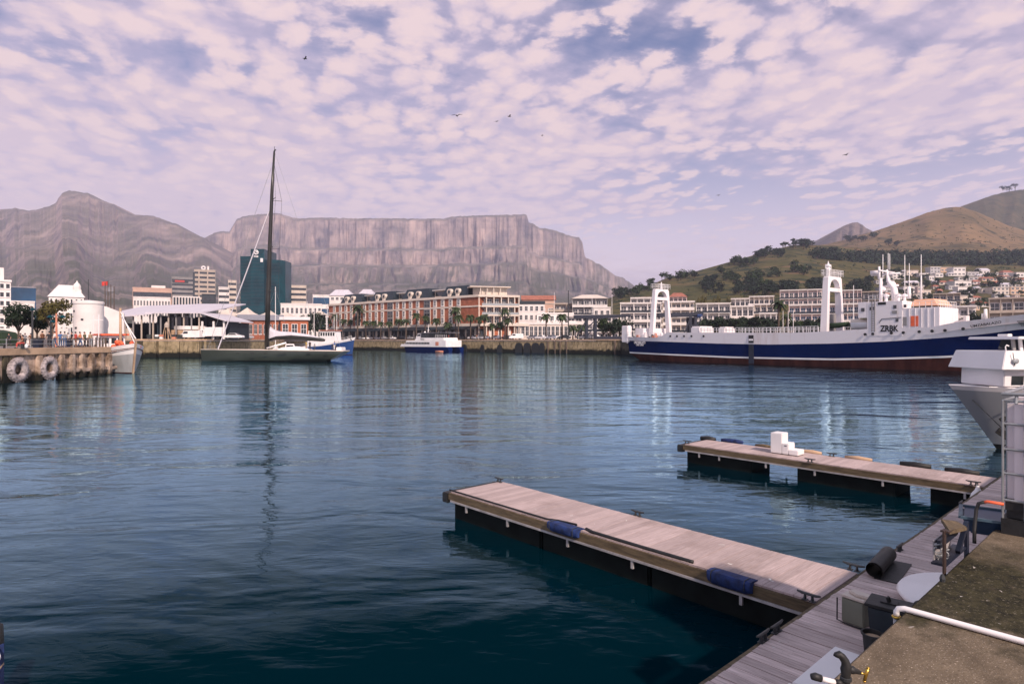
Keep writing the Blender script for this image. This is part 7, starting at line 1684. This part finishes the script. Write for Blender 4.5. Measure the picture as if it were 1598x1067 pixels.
# people: one continuous skinned body, clothes and hair as children
def skin_mesh(nm, verts, edges, radii, mt, sub=1):
    me = bpy.data.meshes.new(nm); me.from_pydata(verts, edges, []); o = bpy.data.objects.new(nm, me); COL.objects.link(o)
    sk = o.modifiers.new('s', 'SKIN'); sk.use_smooth_shade = True
    for i, r in enumerate(radii): 
        v = me.skin_vertices[0].data[i]; v.radius = r if isinstance(r, tuple) else (r, r); v.use_root = (i == 0)
    sb_ = o.modifiers.new('u', 'SUBSURF'); sb_.levels = sub; sb_.render_levels = sub
    dg = bpy.context.evaluated_depsgraph_get(); res = bpy.data.meshes.new_from_object(o.evaluated_get(dg)); bpy.data.objects.remove(o)
    res.materials.clear(); res.materials.append(mt); res.name = nm; return res
def person_meshes(pose):
    st = {'stand': ((.09, .02), (-.09, -.03), (.30, .05), (-.30, .02)), 'walk': ((.09, .22), (-.09, -.26), (.28, -.18), (-.28, .20)), 'lean': ((.10, -.05), (-.08, .10), (.24, .30), (-.24, .28))}
    if pose == 'sit':
        hipz = .48; kn = [(.11, .42, .48), (-.11, .42, .48)]; an = [(.12, .44, .08), (-.12, .46, .08)]; dz = -.45
        el = [(.27, .06, .72), (-.27, .06, .72)]; wr = [(.16, .28, .62), (-.16, .28, .60)]
    else:
        (lx, ly), (rx, ry), (ax, ay), (bx, by) = st[pose]; dz = 0; hipz = .93
        kn = [(lx + .01, ly * .7 + .03, .50), (rx - .01, ry * .5 + .04, .50)]; an = [(lx + .02, ly, .08), (rx - .02, ry, .08)]
        el = [(ax - .03, ay * .4 - .03, 1.13), (bx + .03, by * .4 - .03, 1.13)]; wr = [(ax - .04, ay + .04, .90 if pose != 'lean' else 1.05), (bx + .04, by + .04, .90 if pose != 'lean' else 1.05)]
    V_ = [(0, 0, .95 + dz), (0, .0, 1.12 + dz), (0, .01, 1.32 + dz), (0, 0, 1.46 + dz), (0, .015, 1.53 + dz), (0, .02, 1.62 + dz), (0, .015, 1.70 + dz), (0, .115, 1.60 + dz)]
    E_ = [(0, 1), (1, 2), (2, 3), (3, 4), (4, 5), (5, 6), (5, 7)]
    Rr = [(.14, .085), (.12, .08), (.15, .085), (.065, .06), (.055, .055), (.082, .098), (.065, .08), (.018, .018)]
    for s in (0, 1):
        sg = 1 if s == 0 else -1; n = len(V_)
        V_ += [(sg * .17, 0, 1.40 + dz), el[s], wr[s]]; E_ += [(2, n), (n, n + 1), (n + 1, n + 2)]; Rr += [.065, .043, .030]
        w = Vector(wr[s]); d = (w - Vector(el[s])).normalized(); palm_ = w + d * .07; n2 = len(V_); V_.append(tuple(palm_)); E_.append((n + 2, n2)); Rr.append((.040, .018))
        for f in range(4):
            side = Vector((0, (f - 1.5) * .020, 0)); l1 = (.062, .072, .068, .052)[f]; a = len(V_); p1 = palm_ + side + d * .03; p2 = p1 + d * l1 * .5 + Vector((-sg * .006, 0, 0)); p3 = p2 + d * l1 * .5 + Vector((-sg * .018, .004, 0))
            V_ += [tuple(p1), tuple(p2), tuple(p3)]; E_ += [(n2, a), (a, a + 1), (a + 1, a + 2)]; Rr += [.010, .009, .008]
        a = len(V_); p1 = w + d * .03 + Vector((-sg * .012, .035, 0)); p2 = p1 + d * .035 + Vector((-sg * .006, .022, 0)); V_ += [tuple(p1), tuple(p2)]; E_ += [(n + 2, a), (a, a + 1)]; Rr += [.012, .009]
        n = len(V_); hp = (sg * .09, 0, hipz); V_ += [hp, kn[s], an[s], (an[s][0], an[s][1] + .15, .035)]; E_ += [(0, n), (n, n + 1), (n + 1, n + 2), (n + 2, n + 3)]; Rr += [.095, .060, .042, (.042, .03)]
    body = skin_mesh('person', V_, E_, Rr, M['skin'])
    sv = [V_[1], V_[2], (0, 0, 1.43 + dz), (.17, 0, 1.40 + dz), tuple(Vector((.17, 0, 1.40 + dz)).lerp(Vector(el[0]), .8)), (-.17, 0, 1.40 + dz), tuple(Vector((-.17, 0, 1.40 + dz)).lerp(Vector(el[1]), .8)), (0, 0, .93 + dz)]
    shirt = skin_mesh('shirt', sv, [(0, 1), (1, 2), (1, 3), (3, 4), (1, 5), (5, 6), (0, 7)], [(.165, .145), (.20, .15), (.095, .09), .09, .07, .09, .07, (.18, .145)], M['white'])
    tv = [(0, 0, .96 + dz), (.09, 0, hipz), kn[0], tuple(Vector(kn[0]).lerp(Vector(an[0]), .9)), (-.09, 0, hipz), kn[1], tuple(Vector(kn[1]).lerp(Vector(an[1]), .9))]
    tr = skin_mesh('trousers', tv, [(0, 1), (1, 2), (2, 3), (0, 4), (4, 5), (5, 6)], [(.165, .125), .11, .078, .062, .11, .078, .062], M['navy'])
    hb_ = MB(); hb_.ball((0, -.022, 1.672 + dz), .094, .100, .098, 12, 8); hair = hb_.mesh('hair', [M['bark']], True)
    eb = MB()
    for s in (-1, 1): eb.ball((s * .032, .108, 1.635 + dz), .011, n=6, k=4)
    eyes = eb.mesh('eyes', [M['black']]); mb2 = MB(); mb2.box(-.025, .025, .098, .112, 1.555 + dz, 1.565 + dz); mouth = mb2.mesh('mouth', [M['red']])
    sh = MB()
    for s in (0, 1): sh.ball((an[s][0], an[s][1] + .06, .045), .055, .14, .05, 8, 5)
    shoes = sh.mesh('shoes', [M['black']], True)
    return dict(body=body, shirt=shirt, trousers=tr, hair=hair, eyes=eyes, mouth=mouth, shoes=shoes)
PM = {k: person_meshes(k) for k in ('stand', 'walk', 'lean', 'sit')}
CLOTH = {}
def cloth(c):
    if c not in CLOTH: CLOTH[c] = mat('cloth_' + c, {'white': (.7, .68, .66), 'blue': (.06, .14, .32), 'jeans': (.04, .08, .18), 'dark': (.02, .02, .025), 'brown': (.16, .07, .035), 'red': (.45, .06, .05), 'orange': (.6, .22, .10), 'grey': (.22, .22, .24), 'olive': (.10, .10, .05), 'yellow': (.55, .42, .10), 'tan': (.36, .26, .17)}[c], .85, var=.12, scale=6)
    return CLOTH[c]
def person(px, Y, z0, pose, shirt, tr, rz, label, hair='dark', group='people on the left quay'):
    P_ = PM[pose]; o = bpy.data.objects.new('person', P_['body']); COL.objects.link(o); o.location = (Xat(px, Y), Y, z0); o.rotation_euler = (0, 0, rz); tag(o, label, 'person', group)
    for nm, c in (('shirt', shirt), ('trousers', tr), ('hair', hair), ('eyes', None), ('mouth', None), ('shoes', 'dark')):
        k = bpy.data.objects.new(nm, P_[nm]); COL.objects.link(k); k.parent = o
        if c: k.material_slots[0].link = 'OBJECT'; k.material_slots[0].material = cloth(c)
    return o
R.seed(4)
PEOPLE = [(35, 60, 'sit', 'brown', 'red', 'person in brown sitting on the quay bench with a white bag beside'), (66, 66, 'stand', 'brown', 'dark', 'person in a brown top standing right of the dark bin'), (77, 67, 'stand', 'dark', 'dark', 'person all in dark clothes left of the white shirted walker'), (85, 68, 'walk', 'white', 'jeans', 'person in white shirt and blue jeans walking on the quay'),
          (94.5, 69, 'stand', 'blue', 'jeans', 'person in a blue top and jeans beside the lamp post'), (101, 69, 'stand', 'grey', 'jeans', 'person in a grey top and jeans right of the blue topped person'), (112, 71, 'stand', 'dark', 'dark', 'person in black standing in the middle of the quay group'), (118, 71, 'lean', 'red', 'brown', 'person in a red top leaning on the quay railing'), (125, 71.5, 'walk', 'orange', 'jeans', 'person in an orange top and jeans on the quay'), (132, 72, 'stand', 'olive', 'dark', 'person in an olive top at the right of the quay group'), (141, 72.5, 'stand', 'tan', 'grey', 'person in tan and grey near the end of the quay'),
          (14, 84, 'walk', 'dark', 'dark', 'dark clothed walker at the far left by the pinkish wall'), (32, 85, 'stand', 'dark', 'grey', 'person in a dark top and grey trousers under the left tree'), (39, 85, 'stand', 'grey', 'dark', 'person in a grey top and dark trousers under the left tree'), (48, 86, 'walk', 'brown', 'brown', 'person all in brown walking between the quay trees'), (106, 80, 'stand', 'white', 'dark', 'person in white top and dark trousers in front of the silo')]
for px, Y, ps, s_, t_, lb_ in PEOPLE: person(px, Y, LQ + .035, ps, s_, t_, R.uniform(0, 6.28) if ps != 'sit' else 2.4, lb_)
person(478, 119.2, 2.12, 'stand', 'yellow', 'tan', 2.2, 'crew member in yellow standing on the dark racing yacht', group='crew on the racing yacht'); person(483.5, 119.5, 2.12, 'lean', 'dark', 'dark', 3.6, 'crew member in black on the dark racing yacht', group='crew on the racing yacht'); person(522, 119.3, 2.08, 'stand', 'blue', 'white', 1.2, 'crew member in blue and white near the stern of the racing yacht', group='crew on the racing yacht')
for i, (px, s_) in enumerate(((700, 'red'), (744, 'orange'), (764, 'white'), (786, 'blue'), (898, 'dark'))):
    p = onq(px, 2.0); person(px, p.y, LZ, 'walk', s_, 'dark', R.uniform(0, 6.28), f'person in a {s_} top walking on the hotel quay', group='people on the hotel quay')
bg = MB(); bg.ball((0, 0, .22), .16, .12, .22, 10, 8); o = bg.build('carrier_bag', M['white'], smooth=True); o.location = (Xat(41, 60.2), 60.2, LQ + .03); tag(o, 'white carrier bag beside the seated person', 'bag')
bn2 = thing('bench', 'low dark bench on the left quay near the railing', 'bench', (Xat(19, 60), 60, LQ + .03)); m = MB(); m.box(-.9, 1.2, -.2, .2, .42, .48); m.build('seat', M['dsteel'], bn2)
for x in (-.7, 1.0): m = MB(); m.box(x - .05, x + .05, -.18, .18, 0, .42); m.build('leg', M['dsteel'], bn2)
for i, (px, Y, lb_) in enumerate(((59, 65, 'dark green square litter bin on the left quay'), (108.5, 72, 'dark litter bin among the people on the quay'))):
    t = thing('litter_bin', lb_, 'bin', (Xat(px, Y), Y, LQ + .03)); m = MB(); m.frustum(-.3, .3, -.3, .3, 0, .95, .02, .02); m.build('body', M['steel_navy'], t, bevel=.02); m = MB(); m.box(-.33, .33, -.33, .33, .955, 1.03); m.build('lid', M['black'], t)
for i, px in enumerate((137, 144, 150, 155.5, 160.5, 165)):
    Y = 73.2; m = MB(); m.lathe((0, 0, 0), [(.09, 0), (.09, .95), (.12, 1.0), (.10, 1.08), (.02, 1.1)], 10); o = m.build('bollard', M['bark'], autos=.7); o.location = (Xat(px, Y), Y, LQ + .03); tag(o, f'brown wooden bollard at the end of the left quay, {ORD[i + 1]} from the left', 'bollard', 'bollards on the left quay')
def lamp(px, Y, z0, pyt, label, arm=.0, mt='terracotta', double=True):
    t = thing('street_lamp', label, 'lamp', (Xat(px, Y), Y, z0)); h = Zat(pyt, Y) - z0
    m = MB(); m.tube([(0, 0, 0), (0, 0, h)], [.14, .09], 7); m.build('post', M[mt], t)
    for s in ((-1, 1) if double else (1,)):
        if arm: m = MB(); m.bar((0, 0, h - .25), (s * arm, 0, h - .25), .08); m.build('arm', M['steel'], t)
        m = MB(); m.lathe((s * arm, 0, h - .5), [(.1, .1), (.32, .0), (.34, .06), (.12, .3)], 12); m.build('lamp_shade', M['glass_teal'], t)
    return t
lamp(88, 72, LQ + .03, 489, 'red brown lamp post with two wide arms on the left quay', .72); lamp(79, 80, LQ, 497, 'dark thin lamp post left of the red brown one', .3, 'dsteel', False); lamp(50.5, 80, LQ, 478, 'slim lamp post with one teal shade between the quay trees', .05, 'dsteel', False)
fs = thing('survey_frame', 'white tripod mast on the quay in front of the silo', 'tripod', (Xat(100, 76), 76, LQ)); 
for a in (0, 2.1, 4.2): m = MB(); m.tube([(math.cos(a) * .5, math.sin(a) * .5, 0), (0, 0, 1.7)], .05, 5); m.build('leg', M['white'], fs)
m = MB(); m.tube([(0, 0, 1.6), (0, 0, 2.9)], .06, 6); m.build('mast', M['white'], fs)
def flagpole(px, Y, z0, pyt, label, r=.07, mt='white', flag=None):
    t = thing('flagpole', label, 'pole', (Xat(px, Y), Y, z0)); h = Zat(pyt, Y) - z0; m = MB(); m.tube([(0, 0, 0), (0, 0, h)], [r, r * .6], 6); m.build('pole', M[mt], t)
    if flag:
        m = MB(); m.grid([[(-.05 - .25 * i, .1 * math.sin(i * 1.1), h - .1 - z * .9 - i * .03) for i in range(6)] for z in (0, 1)]); m.build('flag', M[flag], t, fix=False)
    return t
flagpole(138, 140, LZ, 436, 'tall thin dark mast right of the harbour office cupola', .12, 'dsteel')
for i, (px, pt_, fl) in enumerate(((164, 441, None), (168.5, 438, 'red'), (173, 444, None), (178, 447, 'roof_grey'))): flagpole(px, 135, LZ, pt_, f'brown timber mast in the group left of the sheds, {ORD[i + 1]} from the left', .13, 'bark', fl)
flagpole(887, 205, LZ, 453, 'tall black mast standing left of the navy bridge', .22, 'dsteel'); flagpole(865, 260, LZ, 456, 'thin white pole above the terraced apartment roofs', .12); flagpole(924, 215, LZ, 465, 'white pole rising behind the navy bridge beam', .13); flagpole(955, 300, LZ, 460, 'white pole at the left foot of the green hill', .14)
for i, px in enumerate((1222, 1230, 1238)): flagpole(px, 180, LZ, 485, f'white flagpole by the tall palm, {ORD[i + 1]} from the left', .1)
flagpole(1332, 190, LZ, 445, 'white lamp mast right of the midship portal mast', .16)
wt = thing('water_tower', 'small lattice water tank on splayed legs in front of the sheds', 'tower', (Xat(259.5, 149), 149.2, LZ)); 
for x, y in ((-1, -1), (1, -1), (1, 1), (-1, 1)): m = MB(); m.bar((x * .75, y * .6, 0), (x * .3, y * .3, 2.9), .14); m.build('leg', M['tan'], wt)
m = MB(); m.lathe((0, 0, 2.8), [(.5, 0), (.55, .7), (.35, 1.0), (.4, 1.1), (.05, 1.35)], 12); m.build('tank', M['beige_wall'], wt)
R.seed(12)
for i, px in enumerate((233, 245, 252, 272, 281)):
    t = thing('crate_stack', f'pile of fishing gear on the shed quay edge, {ORD[i + 1]} from the left', 'gear', (Xat(px, 148.6), 148.6, LZ), 0, 'gear on the shed quay')
    for k in range(2): m = MB(); s = R.uniform(.35, .6); m.box(-s, s, -.3, .3, k * .55 + .001 * k, k * .55 + .53); m.build('crate', [M['dsteel'], M['olive'], M['white'], M['terracotta']][(i + k) % 4], t, bevel=.05)
# ================================================================ HAZE: real air round the whole place
hz = MB(); hz.box(-2700, 2700, -320, 6050, -4, 830)
hm = bpy.data.materials.new('haze'); hm.use_nodes = True; nt = hm.node_tree; nt.nodes.clear()
vo = nt.nodes.new('ShaderNodeVolumePrincipled'); vo.inputs['Color'].default_value = (.70, .75, 1, 1); vo.inputs['Density'].default_value = HAZE
vo.inputs['Anisotropy'].default_value = .0
ou = nt.nodes.new('ShaderNodeOutputMaterial'); nt.links.new(vo.outputs[0], ou.inputs['Volume'])
tag(hz.build('haze', hm), kind='stuff')
